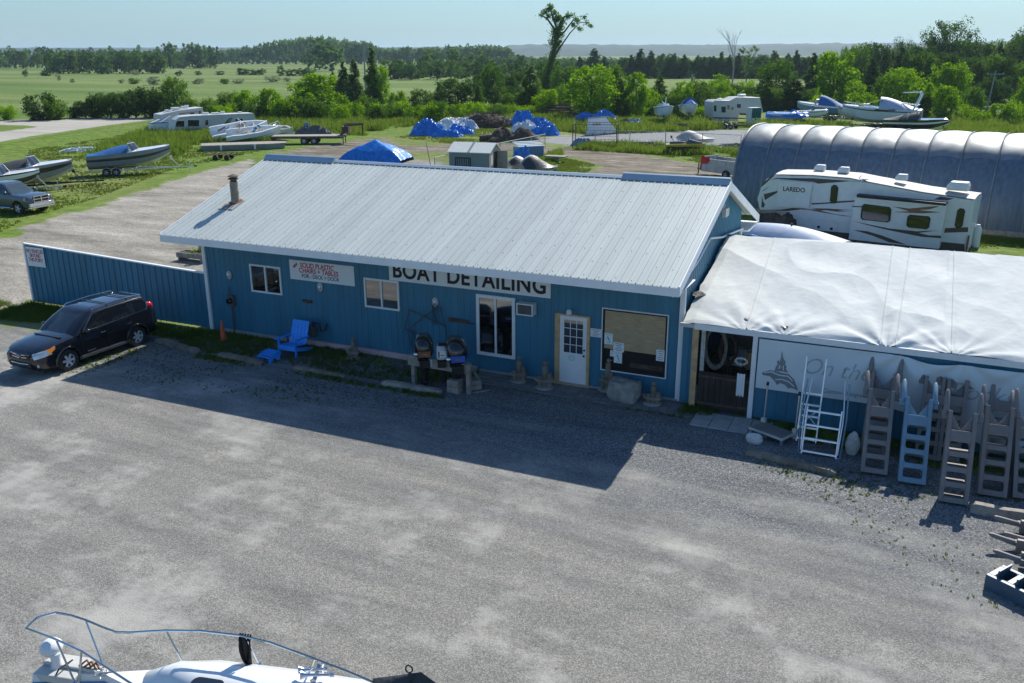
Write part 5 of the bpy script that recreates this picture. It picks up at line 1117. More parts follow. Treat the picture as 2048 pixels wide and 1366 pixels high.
t = ladder((1637, 912), 0.86, 1.20, R_(18), 'wide aluminum stairs with tubular handrails in front of the ladder', [0.05, 0.38, 0.72, 1.08], 0, True, 0.14, 'aluminum_stairs')
for s in (-1, 1):
    m = MB(); x = s * 0.44; m.tube([(x, -0.08, 0.1), (x + s * 0.03, -0.12, 0.9), (x + s * 0.02, -0.06, 1.15), (x - s * 0.05, 0.0, 1.95)], 0.020, 10); m.build('handrail', M['alu'], t)
    m = MB(); m.tube([(x + s * 0.06, 0.05, 0.0), (x + s * 0.10, -0.02, 0.95), (x + s * 0.06, 0.0, 1.9)], 0.020, 10); m.build('handrail', M['dock_blue'], t)
    m = MB(); m.box(x - 0.05, x + 0.05, -0.02, 0.28, -0.02, 0.02); m.build('foot_plate', M['galv'], t, 0)
# ============================================================ VEHICLES
def rrect(hx, hy, n=6, r=0.3):   # rounded rectangle outline, counter clockwise from +x
    pts = []; 
    for cx, cy, a0 in ((hx - r, hy - r, 0), (-hx + r, hy - r, 90), (-hx + r, -hy + r, 180), (hx - r, -hy + r, 270)):
        for k in range(n + 1): a = R_(a0 + 90 * k / n); pts.append((cx + r * math.cos(a), cy + r * math.sin(a)))
    return pts
def wheel(parent, x, y, r, w_, rimm='rim', spokes=6, side=1, tyre='rubber'):
    m = MB(); m.lathe([(r * 0.62, -w_ / 2), (r * 0.93, -w_ / 2), (r, -w_ / 2 + 0.03), (r, w_ / 2 - 0.03), (r * 0.93, w_ / 2), (r * 0.62, w_ / 2)], n=28, axis='y', caps=False); t = m.build('tyre', M[tyre], None, 40)
    e = bpy.data.objects.new('wheel', None); COL.objects.link(e); e.parent = parent; e.location = (x, y, r); t.parent = e
    m = MB(); f = side * (w_ / 2 - 0.02); m.lathe([(r * 0.60, f), (r * 0.64, f), (r * 0.66, f - side * 0.04), (r * 0.60, f - side * 0.05)], n=28, axis='y', caps=False)
    for k in range(spokes):
        a = 2 * math.pi * k / spokes; m.bar((0, f - side * 0.015, 0), (r * 0.62 * math.cos(a), f - side * 0.015, r * 0.62 * math.sin(a)), r * 0.20, 0.03, up=(0, 1, 0))
    m.lathe([(r * 0.16, f - side * 0.03), (r * 0.15, f + side * 0.012)], n=14, axis='y'); m.build('rim', M[rimm], e, 35)
    m = MB(); m.lathe([(r * 0.60, f - side * 0.06), (r * 0.60, f - side * 0.065)], n=20, axis='y'); m.build('brake_disc', M['black'], e, 35)
    return e
def car_body(t, st, paint, arches, cutr, cutw):
    rings = []
    for x, w_, zb, zt in st:
        zm = zb + (zt - zb) * 0.45
        half = [(0, zb), (w_ * 0.82, zb), (w_ * 0.97, zb + 0.09), (w_ * 1.0, zm), (w_ * 0.985, zm + (zt - zm) * 0.55), (w_ * 0.93, zt - 0.015), (w_ * 0.80, zt + 0.02), (w_ * 0.4, zt + 0.045)]
        rings.append([(x, y, z) for y, z in half] + [(x, 0, zt + 0.05)] + [(x, -y, z) for y, z in reversed(half[1:])])
    m = MB(); m.loft(rings); b_ = m.build('body', M[paint], None, 0)
    cm = MB()
    for ax in arches:
        for s in (-1, 1): cm.lathe([(cutr, s * (cutw - 0.24)), (cutr, s * (cutw + 0.4))], (ax, 0, cutr * 0.90), 30, 'y')
    cut(b_, cm); b_.parent = t
    b_.data.polygons.foreach_set('use_smooth', [True] * len(b_.data.polygons)); b_.data.set_sharp_from_angle(angle=R_(38))
    return b_
from mathutils.bvhtree import BVHTree
def stick(body, corners, d, name, mt, parent, lift=0.012, n=8):
    me = body.data; bv = BVHTree.FromPolygons([v.co[:] for v in me.vertices], [tuple(p.vertices) for p in me.polygons]); d = Vector(d).normalized(); A, B_, C_1, D_ = [Vector(c) for c in corners]; vs = []
    for j in range(n + 1):
        for i in range(n + 1):
            u, v = i / n, j / n; p = (A * (1 - u) + B_ * u) * (1 - v) + (D_ * (1 - u) + C_1 * u) * v; h = bv.ray_cast(p - d * 3, d); vs.append((h[0] if h[0] else p) - d * lift)
    m = MB(); m.add(vs, [(j * (n + 1) + i, j * (n + 1) + i + 1, (j + 1) * (n + 1) + i + 1, (j + 1) * (n + 1) + i) for j in range(n) for i in range(n)]); return m.build(name, M[mt], parent, 40, fix=False)
def suv():
    t = thing('black_suv', 'black compact suv parked nose out beside the blue fence', 'car', (-25.02, 20.02, 0), R_(-91)); t.scale = (1.05, 1.0, 1.0)
    st = [(2.30, .58, .40, .66), (2.27, .66, .30, .74), (2.16, .77, .22, .82), (1.95, .85, .20, .90), (1.5, .895, .20, .98), (1.05, .905, .20, 1.04), (0.9, .905, .20, 1.06), (.3, .91, .20, 1.08), (-.4, .91, .20, 1.10), (-1.2, .915, .20, 1.13), (-1.8, .90, .22, 1.15), (-2.12, .87, .26, 1.14), (-2.26, .82, .30, 1.10), (-2.32, .76, .38, 0.95)]
    body = car_body(t, st, 'suv_paint', (1.33, -1.33), 0.405, 0.90)
    def gh(z):    # greenhouse outline at height z: front x, rear x, half width
        k = (z - 1.05) / 0.62; return (1.02 - 0.80 * k ** 1.15 if k > 0 else 1.02, -2.20 + 0.26 * k, 0.875 - 0.20 * max(0, k) ** 1.3)
    rings = []
    for z in (1.04, 1.15, 1.3, 1.45, 1.58, 1.64):
        fx, rx, hw = gh(z); c = (fx + rx) / 2; rings.append([(c + x, y, z - (0.03 * abs(y) / hw if z > 1.5 else 0)) for x, y in rrect((fx - rx) / 2, hw, 5, 0.16)])
    fx, rx, hw = gh(1.66); c = (fx + rx) / 2
    rings.append([(c + x * 0.93, y * 0.88, 1.675) for x, y in rrect((fx - rx) / 2, hw, 5, 0.16)]); rings.append([(c + x * 0.6, y * 0.5, 1.70) for x, y in rrect((fx - rx) / 2, hw, 5, 0.16)])
    m = MB(); m.loft(rings); m.build('roof', M['suv_paint'], t, 35)
    def side(poly, s, lift=0.006): return [(x, s * (gh(z)[2] + lift), z) for x, z in poly]
    glass = [[(0.62, 1.13), (0.58, 1.20), (0.16, 1.53), (-0.10, 1.56), (-0.16, 1.14)], [(-0.24, 1.145), (-0.18, 1.565), (-1.02, 1.585), (-1.16, 1.175)], [(-1.24, 1.18), (-1.10, 1.58), (-1.78, 1.55), (-1.90, 1.42), (-1.88, 1.23), (-1.80, 1.20)]]
    for s in (-1, 1):
        for g_ in glass:
            m = MB(); p = side(g_, s); m.add(p, [tuple(range(len(p)))]); m.build('side_window', M['glass_dark'], t, 0)
        m = MB(); m.tube(side([(0.70, 1.12), (0.0, 1.125), (-1.0, 1.165), (-1.82, 1.20)], s, 0.012), 0.010, 6); m.tube(side([(0.66, 1.14), (0.18, 1.55), (-0.3, 1.60), (-1.1, 1.615), (-1.80, 1.575), (-1.93, 1.44), (-1.90, 1.24), (-1.82, 1.20)], s, 0.010), 0.009, 6); m.build('window_trim', M['chrome'], t)
        m = MB(); m.tube([(0.10, s * 0.66, 1.66), (0.0, s * 0.655, 1.715), (-0.9, s * 0.66, 1.745), (-1.7, s * 0.65, 1.715), (-1.85, s * 0.655, 1.66)], 0.018, 8); m.build('roof_rail', M['chrome'], t)
        m = MB(); m.ball((0.62, s * 1.0, 1.15), 0.09, 0.11, 0.075, 12, 8); m.build('wing_mirror', M['suv_paint'], t)
        for x in (0.0, -1.05):
            m = MB(); m.tube([(x - 0.09, s * 0.915, 0.93), (x - 0.09, s * 0.94, 0.93), (x + 0.09, s * 0.94, 0.93), (x + 0.09, s * 0.915, 0.93)], 0.013, 6); m.build('door_handle', M['chrome'], t)
        m = MB()
        for x in (0.80, -0.20, -1.12): m.box(x - 0.006, x + 0.006, *sorted((s * 0.895, s * 0.918)), 0.36, 1.09)
        m.build('door_seam', M['black'], t, 0)
        m = MB(); m.box(-0.95, 0.95, *sorted((s * 0.905, s * 0.935)), 0.27, 0.36); m.box(0.35, 0.65, *sorted((s * 0.925, s * 0.932)), 0.44, 0.475); m.build('sill_trim', M['grey_plastic'], t, 0)
        for ax in (1.33, -1.33):
            m = MB(); m.tube([(ax + 0.43 * math.cos(a), s * 0.915, 0.36 + 0.43 * math.sin(a)) for a in [R_(-10 + 200 * k / 16) for k in range(17)]], 0.030, 8); m.build('arch_flare', M['suv_paint'], t)
        stick(body, [(2.2, s * 0.50, 0.80), (2.2, s * 0.60, 0.63), (1.9, s * 0.90, 0.72), (1.95, s * 0.86, 0.90)], (-1, -s * 0.45, 0), 'headlight', 'headlight', t)
        stick(body, [(1.98, s * 0.86, 0.885), (1.93, s * 0.90, 0.74), (1.72, s * 0.93, 0.86), (1.70, s * 0.90, 0.95)], (-0.4, -s, -0.1), 'indicator', 'amber', t, 0.018)
        m = MB(); m.lathe([(0.055, 0), (0.055, 0.03), (0.03, 0.035)], (2.21, s * 0.68, 0.42), 14, 'x'); m.build('fog_lamp', M['headlight'], t)
        m = MB(); m.ball((-2.06, s * 0.74, 1.27), 0.15, 0.11, 0.135, 12, 8, lambda d: 1.0); m.build('tail_light', M['tail_red'], t)
        for ax in (1.33, -1.33): wheel(t, ax, s * 0.80, 0.355, 0.22, 'rim', 6, s)
    m = MB(); rg = []
    for z in (1.09, 1.2, 1.35, 1.48, 1.56):
        fx, rx, hw = gh(z); rg.append((fx + 0.012, hw))
    vs = []; 
    for k, (fx, hw) in enumerate(rg):
        z = (1.09, 1.2, 1.35, 1.48, 1.56)[k]
        for j in range(7): yy = -1 + j / 3; vs.append((fx - 0.10 * abs(yy) ** 3 + 0.01, yy * (hw - 0.10), z))
    m.add(vs, [(i * 7 + j, i * 7 + j + 1, (i + 1) * 7 + j + 1, (i + 1) * 7 + j) for i in range(4) for j in range(6)]); m.build('windscreen', M['glass_auto'], t, 40)
    m = MB(); fx0, fx1 = gh(1.30)[1], gh(1.58)[1]; m.add([(fx0 - 0.02, -0.62, 1.28), (fx0 - 0.02, 0.62, 1.28), (fx1 - 0.01, 0.55, 1.56), (fx1 - 0.01, -0.55, 1.56)], [(0, 1, 2, 3)]); m.build('rear_window', M['glass_dark'], t, 0)
    for x in (-0.55, -1.35):
        m = MB(); m.tube([(x, -0.65, 1.73), (x, 0.65, 1.73)], 0.018, 8); m.build('cross_bar', M['grey_plastic'], t)
    m = MB(); m.box(2.20, 2.315, -0.46, 0.46, 0.60, 0.76); m.box(2.24, 2.325, -0.50, 0.50, 0.36, 0.50); m.build('grille', M['black'], t, 0)
    for z, x in ((0.745, 2.335), (0.665, 2.34)):
        for s in (-1, 1): m = MB(); m.bar((x - 0.02, s * 0.10, z), (x - 0.05, s * 0.44, z + 0.012), 0.03, 0.03); m.build('grille_bar', M['chrome'], t, 0)
    m = MB(); m.tube([(2.315, -0.40, 0.47), (2.335, 0, 0.46), (2.315, 0.40, 0.47)], 0.022, 8); m.build('bumper_bar', M['chrome'], t)
    m = MB(); m.tube([(2.345, 0.075 * math.cos(a), 0.70 + 0.052 * math.sin(a)) for a in [R_(20 * k) for k in range(18)]], 0.010, 5, closed=True); m.tube([(2.348, 0.03 * math.cos(a), 0.705 + 0.045 * math.sin(a)) for a in [R_(20 * k) for k in range(18)]], 0.007, 5, closed=True); m.build('front_emblem', M['chrome'], t)
    m = MB(); m.lathe([(0.30, 0.0), (0.31, -0.05), (0.30, -0.16), (0.20, -0.19)], (-2.32, 0.05, 0.98), 20, 'x'); m.build('spare_wheel_cover', M['suv_paint'], t)
    m = MB(); m.box(1.25, 1.32, -0.6, 0.6, 1.055, 1.075); m.build('wiper_cowl', M['black'], t, 0)
    m = MB(); m.tube([(-1.95, 0.0, 1.66), (-2.05, 0.0, 1.78)], 0.012, 6); m.box(-2.03, -1.82, -0.5, 0.5, 1.61, 1.645); m.build('roof_spoiler', M['suv_paint'], t, 0)
    return t
suv()
def pickup():
    t = thing('grey_pickup', 'dark grey pickup truck nosing in from the left edge on the grass', 'truck', (-53.35, 39.0, 0), R_(4))
    st = [(2.42, .80, .42, 1.02), (2.38, .90, .40, 1.08), (2.2, .97, .36, 1.15), (1.6, 1.0, .36, 1.20), (1.0, 1.0, .36, 1.24), (.6, 1.0, .36, 1.26), (-1.0, 1.0, .36, 1.26), (-1.9, 1.0, .36, 1.27), (-1.95, 1.0, .40, 1.30), (-3.6, 1.0, .40, 1.34)]
    car_body(t, st, 'truck_paint', (1.45, -2.2), 0.47, 1.0)
    def gh(z): k = (z - 1.25) / 0.62; return (0.98 - 0.85 * k, -1.75 + 0.12 * k, 0.92 - 0.20 * k)
    rings = []
    for z in (1.24, 1.4, 1.6, 1.78, 1.84):
        fx, rx, hw = gh(z); c = (fx + rx) / 2; rings.append([(c + x, y, z) for x, y in rrect((fx - rx) / 2, hw, 5, 0.15)])
    fx, rx, hw = gh(1.84); c = (fx + rx) / 2; rings.append([(c + x * 0.85, y * 0.85, 1.895) for x, y in rrect((fx - rx) / 2, hw, 5, 0.15)])
    m = MB(); m.loft(rings); m.build('cab', M['truck_paint'], t, 35)
    for s in (-1, 1):
        for g_ in ([(0.78, 1.32), (0.18, 1.76), (-0.35, 1.78), (-0.35, 1.33)], [(-0.45, 1.33), (-0.45, 1.78), (-1.35, 1.77), (-1.45, 1.33)]):
            m = MB(); p = [(x, s * (gh(z)[2] + 0.007), z) for x, z in g_]; m.add(p, [tuple(range(4))]); m.build('side_window', M['glass_dark'], t, 0)
        m = MB(); m.add([(2.40, s * 0.62, 1.10), (2.44, s * 0.66, 0.86), (2.20, s * 0.985, 0.86), (2.05, s * 1.01, 1.10)], [(0, 1, 2, 3)]); m.build('headlight', M['headlight'], t, 0)
        m = MB(); m.add([(2.26, s * 0.985, 0.90), (2.10, s * 1.025, 0.90), (2.06, s * 1.02, 1.02), (2.2, s * 0.99, 1.02)], [(0, 1, 2, 3)]); m.build('indicator', M['amber'], t, 0)
        m = MB(); m.ball((0.72, s * 1.12, 1.36), 0.10, 0.14, 0.11, 10, 7); m.bar((0.72, s * 0.98, 1.34), (0.72, s * 1.1, 1.36), 0.05, 0.05); m.build('wing_mirror', M['truck_paint'], t)
        m = MB(); m.tube([(0.9, s * 1.04, 0.42), (-1.6, s * 1.04, 0.42)], 0.045, 8); m.build('side_step', M['chrome'], t)
        for ax in (1.45, -2.2): wheel(t, ax, s * 0.88, 0.40, 0.26, 'rim', 5, s)
    m = MB(); m.add([(gh(1.30)[0] + 0.02, -0.80, 1.29), (gh(1.30)[0] + 0.02, 0.80, 1.29), (gh(1.80)[0] + 0.02, 0.64, 1.80), (gh(1.80)[0] + 0.02, -0.64, 1.80)], [(0, 1, 2, 3)]); m.build('windscreen', M['glass_auto'], t, 0)
    m = MB(); m.box(2.38, 2.50, -0.95, 0.95, 0.50, 0.74); m.box(2.30, 2.48, -0.98, 0.98, 0.40, 0.50); m.build('bumper', M['chrome'], t, 0, 0.03)
    m = MB(); m.box(2.36, 2.44, -0.58, 0.58, 0.78, 1.14); m.build('grille', M['black'], t, 0)
    m = MB(); m.box(2.43, 2.47, -0.60, 0.60, 0.94, 0.985); m.box(2.43, 2.465, -0.035, 0.035, 0.78, 1.14); frame_(m, 2.42, 2.46, -0.60, 0.60, 0.76, 1.16, 0.04) if False else None
    for y in (-0.58, 0.54): m.box(2.43, 2.465, y, y + 0.04, 0.76, 1.16)
    m.box(2.43, 2.465, -0.54, 0.54, 1.12, 1.16); m.box(2.43, 2.465, -0.54, 0.54, 0.76, 0.80); m.build('grille_surround', M['chrome'], t, 0)
    return t
pickup()
# ------------------------------------------------------------ boats
def boat(name, lab, cat, loc, rz, L_, Bm, Hh, mats, stripe=(0.45, 0.75), sheer=0.25, deckfrac=0.48, cover=None, cover_h=0.55, shield=True, tilt=0.0, base=0.0, group=None, flat=False, shmat='alu'):
    t = thing(name, lab, cat, (loc[0], loc[1], 0), rz, group)
    def sec(x):
        u = x / L_; w_ = Bm / 2 * (0.90 + 0.10 * min(1, u * 3)) * (1 - max(0, (u - 0.42) / 0.58) ** 2.4); w_ = max(w_, 0.02)
        kz = (max(0, (u - 0.55) / 0.45) ** 2.2) * (Hh * 0.80); gz = Hh + sheer * u ** 1.6; cz = kz + (gz - kz) * 0.30 * (1 - 0.3 * u); cw = w_ * (0.80 - 0.18 * u)
        return w_, kz, cz, cw, gz
    N_ = 22; rings = []
    for i in range(N_ + 1):
        x = L_ * (i / N_); w_, kz, cz, cw, gz = sec(x); xx = x * math.cos(tilt); dz = base + x * math.sin(tilt)
        def lp(f): return (cw + (w_ - cw) * f ** 0.7, cz + (gz - cz) * f)
        half = [(0, kz), (cw, cz), lp(stripe[0]), lp(stripe[1]), (w_, gz), (w_ * 0.97, gz + 0.03), (w_ * 0.80, gz + 0.04)]
        inner = gz + 0.24 - 0.10 * (i / N_) if (i / N_) > deckfrac or flat else gz - 0.02
        ring = [(xx, y, z + dz) for y, z in half] + [(xx, 0, inner + dz)] + [(xx, -y, z + dz) for y, z in reversed(half[1:])]
        rings.append(ring)
    n = len(rings[0]); m = MB(); vs = [p for r in rings for p in r]; fs = []; mi = []
    segm = [0, 1, 2, 1, 1, 3, 3, 3, 3, 1, 1, 2, 1, 0]
    for i in range(N_):
        for k in range(n): fs.append((i * n + k, i * n + (k + 1) % n, (i + 1) * n + (k + 1) % n, (i + 1) * n + k)); mi.append(segm[k])
    m.v = vs; m.f = fs + [tuple(range(n - 1, -1, -1)), tuple(range(N_ * n, (N_ + 1) * n))]; m.m = mi + [1, 1]
    hull = m.build('hull', [M[k] for k in mats], t, 40)
    w0, k0, c0, cw0, g0 = sec(L_ * deckfrac); zz = base + L_ * deckfrac * math.sin(tilt)
    if cover:
        rg = []; K = 9
        for i in range(K + 1):
            u = i / K; x = L_ * deckfrac * 1.04 * u; w_, kz, cz, cw, gz = sec(x); hz = cover_h * (0.10 + 0.90 * math.sin(min(1, u * 1.02) * math.pi / 2) ** 1.6) ; dz = base + x * math.sin(tilt)
            rg.append([(x * math.cos(tilt), y * w_, gz + 0.03 + hz * (1 - abs(y) ** 2.2) + 0.02 * vnoise(x * 2, y * 3, 0, 2) + dz) for y in [1 - 2 * j / 12 for j in range(13)]])
        m = MB(); m.loft(rg, caps=False, close=False); m.add([rg[-1][j] for j in range(13)], [tuple(range(13))]); m.build('cockpit_cover', M[cover], t, 50)
    else:
        m = MB(); pts = []
        for i in range(8):
            u = i / 7; x = L_ * (0.05 + (deckfrac - 0.05) * u); w_, _, _, _, gz = sec(x); pts.append((x * math.cos(tilt), w_ * 0.78, gz + 0.045 + base + x * math.sin(tilt)))
        poly = pts + [(x, -y, z) for x, y, z in reversed(pts)]; m.add(poly, [tuple(range(len(poly)))]); m.build('cockpit', M['grey_plastic'], t, 0)
    if shield:
        for s in (-1, 1):
            x0 = L_ * (deckfrac + 0.17); x1 = L_ * (deckfrac + 0.04); z0 = g0 + 0.08 + zz; h_ = 0.66
            P = [(x0, s * 0.04, z0), (x1 + 0.25, s * w0 * 0.80, z0 - 0.04), (x1 - 0.05, s * w0 * 0.74, z0 + h_), (x0 - 0.42, s * 0.04, z0 + h_)]
            m = MB(); m.add(P, [(0, 1, 2, 3)]); m.build('windshield_pane', M['glass_dark'], t, 0)
            m = MB(); m.tube(P, 0.022, 6, closed=True); mid = [tuple((a + b_) / 2 for a, b_ in zip(P[0], P[1])), tuple((a + b_) / 2 for a, b_ in zip(P[3], P[2]))]; m.tube(mid, 0.02, 6); m.build('windshield_frame', M[shmat], t)
    return t
def trailer(lab, loc, rz, L_, W_=1.9, z=0.48, axles=(1.6, 2.35), mt='galv', r=0.33, ton=1.8, post=True, name='boat_trailer', fend=True, group=None):
    t = thing(name, lab, 'trailer', (loc[0], loc[1], 0), rz, group)
    for s in (-1, 1):
        m = MB(); m.bar((0, s * W_ * 0.42, z), (L_ * 0.6, s * W_ * 0.42, z), 0.07, 0.12); m.bar((L_ * 0.6, s * W_ * 0.42, z), (L_, 0, z), 0.07, 0.12); m.build('frame_rail', M[mt], t, 0)
        m = MB(); m.bar((0.1, s * 0.45, z + 0.16), (L_ * 0.6, s * 0.35, z + 0.20), 0.10, 0.07); m.build('bunk', M['wood_dark'], t, 0)
    m = MB(); m.bar((L_ - 0.1, 0, z), (L_ + ton, 0, z), 0.08, 0.10); m.build('tongue', M[mt], t, 0)
    m = MB(); m.box(L_ + ton, L_ + ton + 0.25, -0.05, 0.05, z - 0.05, z + 0.07); m.build('coupler', M['black'], t, 0)
    m = MB(); m.tube([(L_ + ton - 0.35, 0.1, 0.03), (L_ + ton - 0.35, 0.1, z + 0.45)], 0.03, 8); m.lathe([(0.07, 0), (0.07, 0.05)], (L_ + ton - 0.35, 0.1, 0.0), 10); m.build('jack', M[mt], t)
    for k in range(3): m = MB(); x = 0.3 + k * L_ * 0.27; m.bar((x, -W_ * 0.42, z), (x, W_ * 0.42, z), 0.07, 0.08); m.build('crossmember', M[mt], t, 0)
    if post: m = MB(); m.bar((L_ + ton * 0.45, 0, z), (L_ + ton * 0.1, 0, z + 0.75), 0.07, 0.07); m.box(L_ + ton * 0.1 - 0.1, L_ + ton * 0.1 + 0.12, -0.12, 0.12, z + 0.72, z + 0.95); m.build('winch_post', M[mt], t, 0)
    for ax in axles:
        m = MB(); m.tube([(ax, -W_ / 2, r), (ax, W_ / 2, r)], 0.03, 6); m.build('axle', M['black'], t)
        for s in (-1, 1): wheel(t, ax, s * (W_ / 2 + 0.08), r, 0.19, 'galv', 5, s)
    if fend:
        for s in (-1, 1):
            m = MB(); a0, a1 = axles[0], axles[-1]; path = [(a0 - r - 0.12, r * 0.9), (a0 - r * 0.6, r * 1.9), (a0, r * 2.2), (a1, r * 2.2), (a1 + r * 0.6, r * 1.9), (a1 + r + 0.12, r * 0.9)]
            if len(axles) == 2: path = [(a0 - r - 0.1, r), (a0 - r * 0.5, r * 2.05), (a0 + 0.05, r * 2.2), ((a0 + a1) / 2, r * 1.85), (a1 - 0.05, r * 2.2), (a1 + r * 0.5, r * 2.05), (a1 + r + 0.1, r)]
            y0, y1 = sorted((s * (W_ / 2 - 0.04), s * (W_ / 2 + 0.22)))
            m.loft([[(x, y0, z_), (x, y1, z_), (x, y1, z_ - 0.02), (x, y0, z_ - 0.02)] for x, z_ in path]); m.build('mudguard', M[mt], t, 0)
    return t
AZ = math.atan2(4.24, 4.49)
sA = Vector((-62.75, 53.0, 0)); dA = Vector((math.cos(AZ), math.sin(AZ), 0)); nA = Vector((-dA.y, dA.x, 0))
boat('speedboat', 'cream and grey speedboat with a navy stripe and blue cover on its trailer', 'boat', sA + nA * 0.9, AZ, 6.5, 2.35, 1.15, ('gel_cream', 'gel_grey', 'gel_navy', 'gel_white'), (0.42, 0.66), 0.38, 0.47, 'canvas_blue', 0.55, True, R_(2.0), 0.50)
trailer('pale twin axle trailer under the speedboat with the blue cover', sA + nA * 0.9 - dA * 0.1, AZ, 6.4, 1.9, 0.46, (1.5, 2.25), 'alu', 0.33, 2.0)
aC = R_(48); dC = Vector((math.cos(aC), math.sin(aC), 0)); sC = Vector((-58.75, 48.3, 0)) - dC * 6.6
boat('speedboat', 'grey speedboat with a black stripe and long pointed bow, second from the left edge', 'boat', sC, aC, 6.6, 2.3, 1.2, ('gel_cream', 'gel_grey', 'gel_black', 'gel_white'), (0.45, 0.80), 0.35, 0.52, 'canvas_dark', 0.50, True, R_(1), 0.38)
trailer('black trailer with a tall winch stand under the grey speedboat', sC - dC * 0.1 + dC * 0.3, aC, 6.2, 1.8, 0.42, (1.7, 2.4), 'black', 0.32, 2.0)
sD = Vector((-58.9, 45.55, 0)) - dC * 5.6
boat('speedboat', 'small white speedboat with dark red cover, directly behind the pickup', 'boat', sD, aC, 5.6, 2.1, 0.95, ('gel_grey', 'gel_black', 'gel_white', 'gel_white'), (0.5, 0.9), 0.25, 0.50, 'canvas_dark', 0.40, True, R_(1), 0.34)
trailer('low grey trailer whose tongue sticks out ahead of the pickup', sD, aC, 5.2, 1.7, 0.36, (2.0,), 'galv', 0.30, 1.8)
# ------------------------------------------------------------ FIFTH WHEEL with the brown swooshes
PA = Vector((2.45, 49.47, 0)); AF_ = math.atan2(50.95 - 49.47, -6.1 - 2.45)
def Z2(x, y): return (1480 + x / 4.096, 300 + y / 4.096)
def FU(x, y): q = Z2(x, y); return UV(q[0], q[1], PA, AF_)
FW = thing('camper_trailer', 'big white fifth wheel camper with brown swoosh graphics behind the tarpaulin shed', 'camper', PA, AF_)
Wd = -2.45    # body extends away from the camera
def fprism(pts, y0, y1, name, mt, parent=FW, bev=0, sm=0): m = MB(); m.prism(pts, y0, y1, axis='y'); return m.build(name, M[mt], parent, sm, bev)
prof = [FU(*p) for p in ((1845, 845), (1880, 640), (1925, 412), (1500, 352), (1065, 268), (900, 235), (600, 212), (290, 205), (215, 240), (170, 310), (140, 400), (160, 490), (405, 512), (438, 665), (890, 725), (1300, 775))]
body = fprism(prof, Wd, 0.0, 'body', 'rv_white', bev=0.05)
rf = [FU(*p) for p in ((1925, 405), (1500, 345), (1065, 262), (900, 229), (600, 206), (290, 199))]
m = MB(); N1_ = len(rf); vs = []
for u, z in rf: vs += [(u, 0.02, z + 0.01), (u, -0.4, z + 0.06), (u, Wd / 2, z + 0.09), (u, Wd + 0.4, z + 0.06), (u, Wd - 0.02, z + 0.01)]
m.add(vs, [(i * 5 + j, i * 5 + j + 1, (i + 1) * 5 + j + 1, (i + 1) * 5 + j) for i in range(N1_ - 1) for j in range(4)]); m.build('roof', M['rv_roof'], FW, 50)
def decal(px, mt, name, lift=0.006, parent=FW, y=0.0):
    m = MB(); pts = [FU(*p) for p in px]; m.add([(u, y + lift, z) for u, z in pts], [tuple(range(len(pts)))]); return m.build(name, M[mt], parent, 0, fix=False)
decal([(1055, 268), (900, 252), (600, 232), (300, 228), (250, 245), (310, 236), (600, 262), (640, 276), (900, 256)], 'rv_brown', 'roof_band')
decal([(245, 295), (170, 340), (200, 330)], 'rv_brown', 'nose_stripe'); decal([(345, 325), (195, 362), (205, 410)], 'rv_brown', 'nose_stripe', 0.009)
decal([(180, 372), (188, 420), (205, 445), (195, 470), (175, 470)], 'rv_brown', 'nose_stripe')
decal([(270, 203), (200, 262), (170, 300), (180, 300), (280, 212)], 'rv_brown', 'nose_stripe', 0.010)
decal([(940, 412), (820, 418), (700, 430), (580, 435), (590, 448), (720, 440), (940, 424)], 'rv_brown', 'side_swoosh')
decal([(210, 490), (330, 488), (430, 475), (560, 480), (390, 500), (300, 496)], 'rv_brown', 'side_swoosh')
decal([(440, 482), (600, 486), (700, 478), (930, 492), (830, 492), (700, 492), (660, 497), (780, 525), (925, 545), (860, 542), (690, 515), (570, 492)], 'rv_rust', 'side_swoosh', 0.010)
decal([(570, 475), (700, 480), (860, 500), (925, 500), (800, 505)], 'rv_brown', 'side_swoosh', 0.014)
decal([(440, 620), (455, 622), (450, 668), (436, 662)], 'rv_brown', 'skirt_mark'); decal([(435, 572), (455, 574), (455, 588), (435, 586)], 'rust', 'marker_lamp')
decal([(560, 650), (1840, 770), (1840, 850), (1300, 800), (900, 735), (560, 690)], 'rv_brown', 'skirt', 0.012)
decal([(1680, 640), (1870, 632), (1868, 672), (1672, 678)], 'rv_brown', 'side_swoosh')
decal([(1640, 380), (1755, 398), (1700, 412), (1590, 405)], 'rv_brown', 'roof_stripe')
def fwin(px, name='window', mt='glass_dark', y=0.0, parent=FW):
    pts = [FU(*p) for p in px]; c = (sum(p[0] for p in pts) / len(pts), sum(p[1] for p in pts) / len(pts)); m = MB(); m.prism([(c[0] + (u - c[0]) * 1.0, c[1] + (z - c[1])) for u, z in pts], y + 0.002, y + 0.035, axis='y'); f = m.build(name, M['black'], parent, 0)
    m = MB(); m.prism([(c[0] + (u - c[0]) * 0.90, c[1] + (z - c[1]) * 0.90) for u, z in pts], y + 0.036, y + 0.042, axis='y'); m.build('pane', M[mt], f, 0); return f
def oct_(x0, y0, x1, y1, x2, y2, x3, y3, c=0.14):    # corners TL TR BR BL cut
    P = [(x0, y0), (x1, y1), (x2, y2), (x3, y3)]; out = []
    for i in range(4):
        a, p, b_ = P[i - 1], P[i], P[(i + 1) % 4]; 
        la = math.hypot(a[0] - p[0], a[1] - p[1]); lb = math.hypot(b_[0] - p[0], b_[1] - p[1]); r = 18
        out += [(p[0] + (a[0] - p[0]) * r / la, p[1] + (a[1] - p[1]) * r / la), (p[0] + (b_[0] - p[0]) * r / lb, p[1] + (b_[1] - p[1]) * r / lb)]
    return out
fwin(oct_(750, 282, 808, 290, 792, 440, 735, 435))
fwin(oct_(1785, 475, 1848, 482, 1820, 640, 1755, 635))
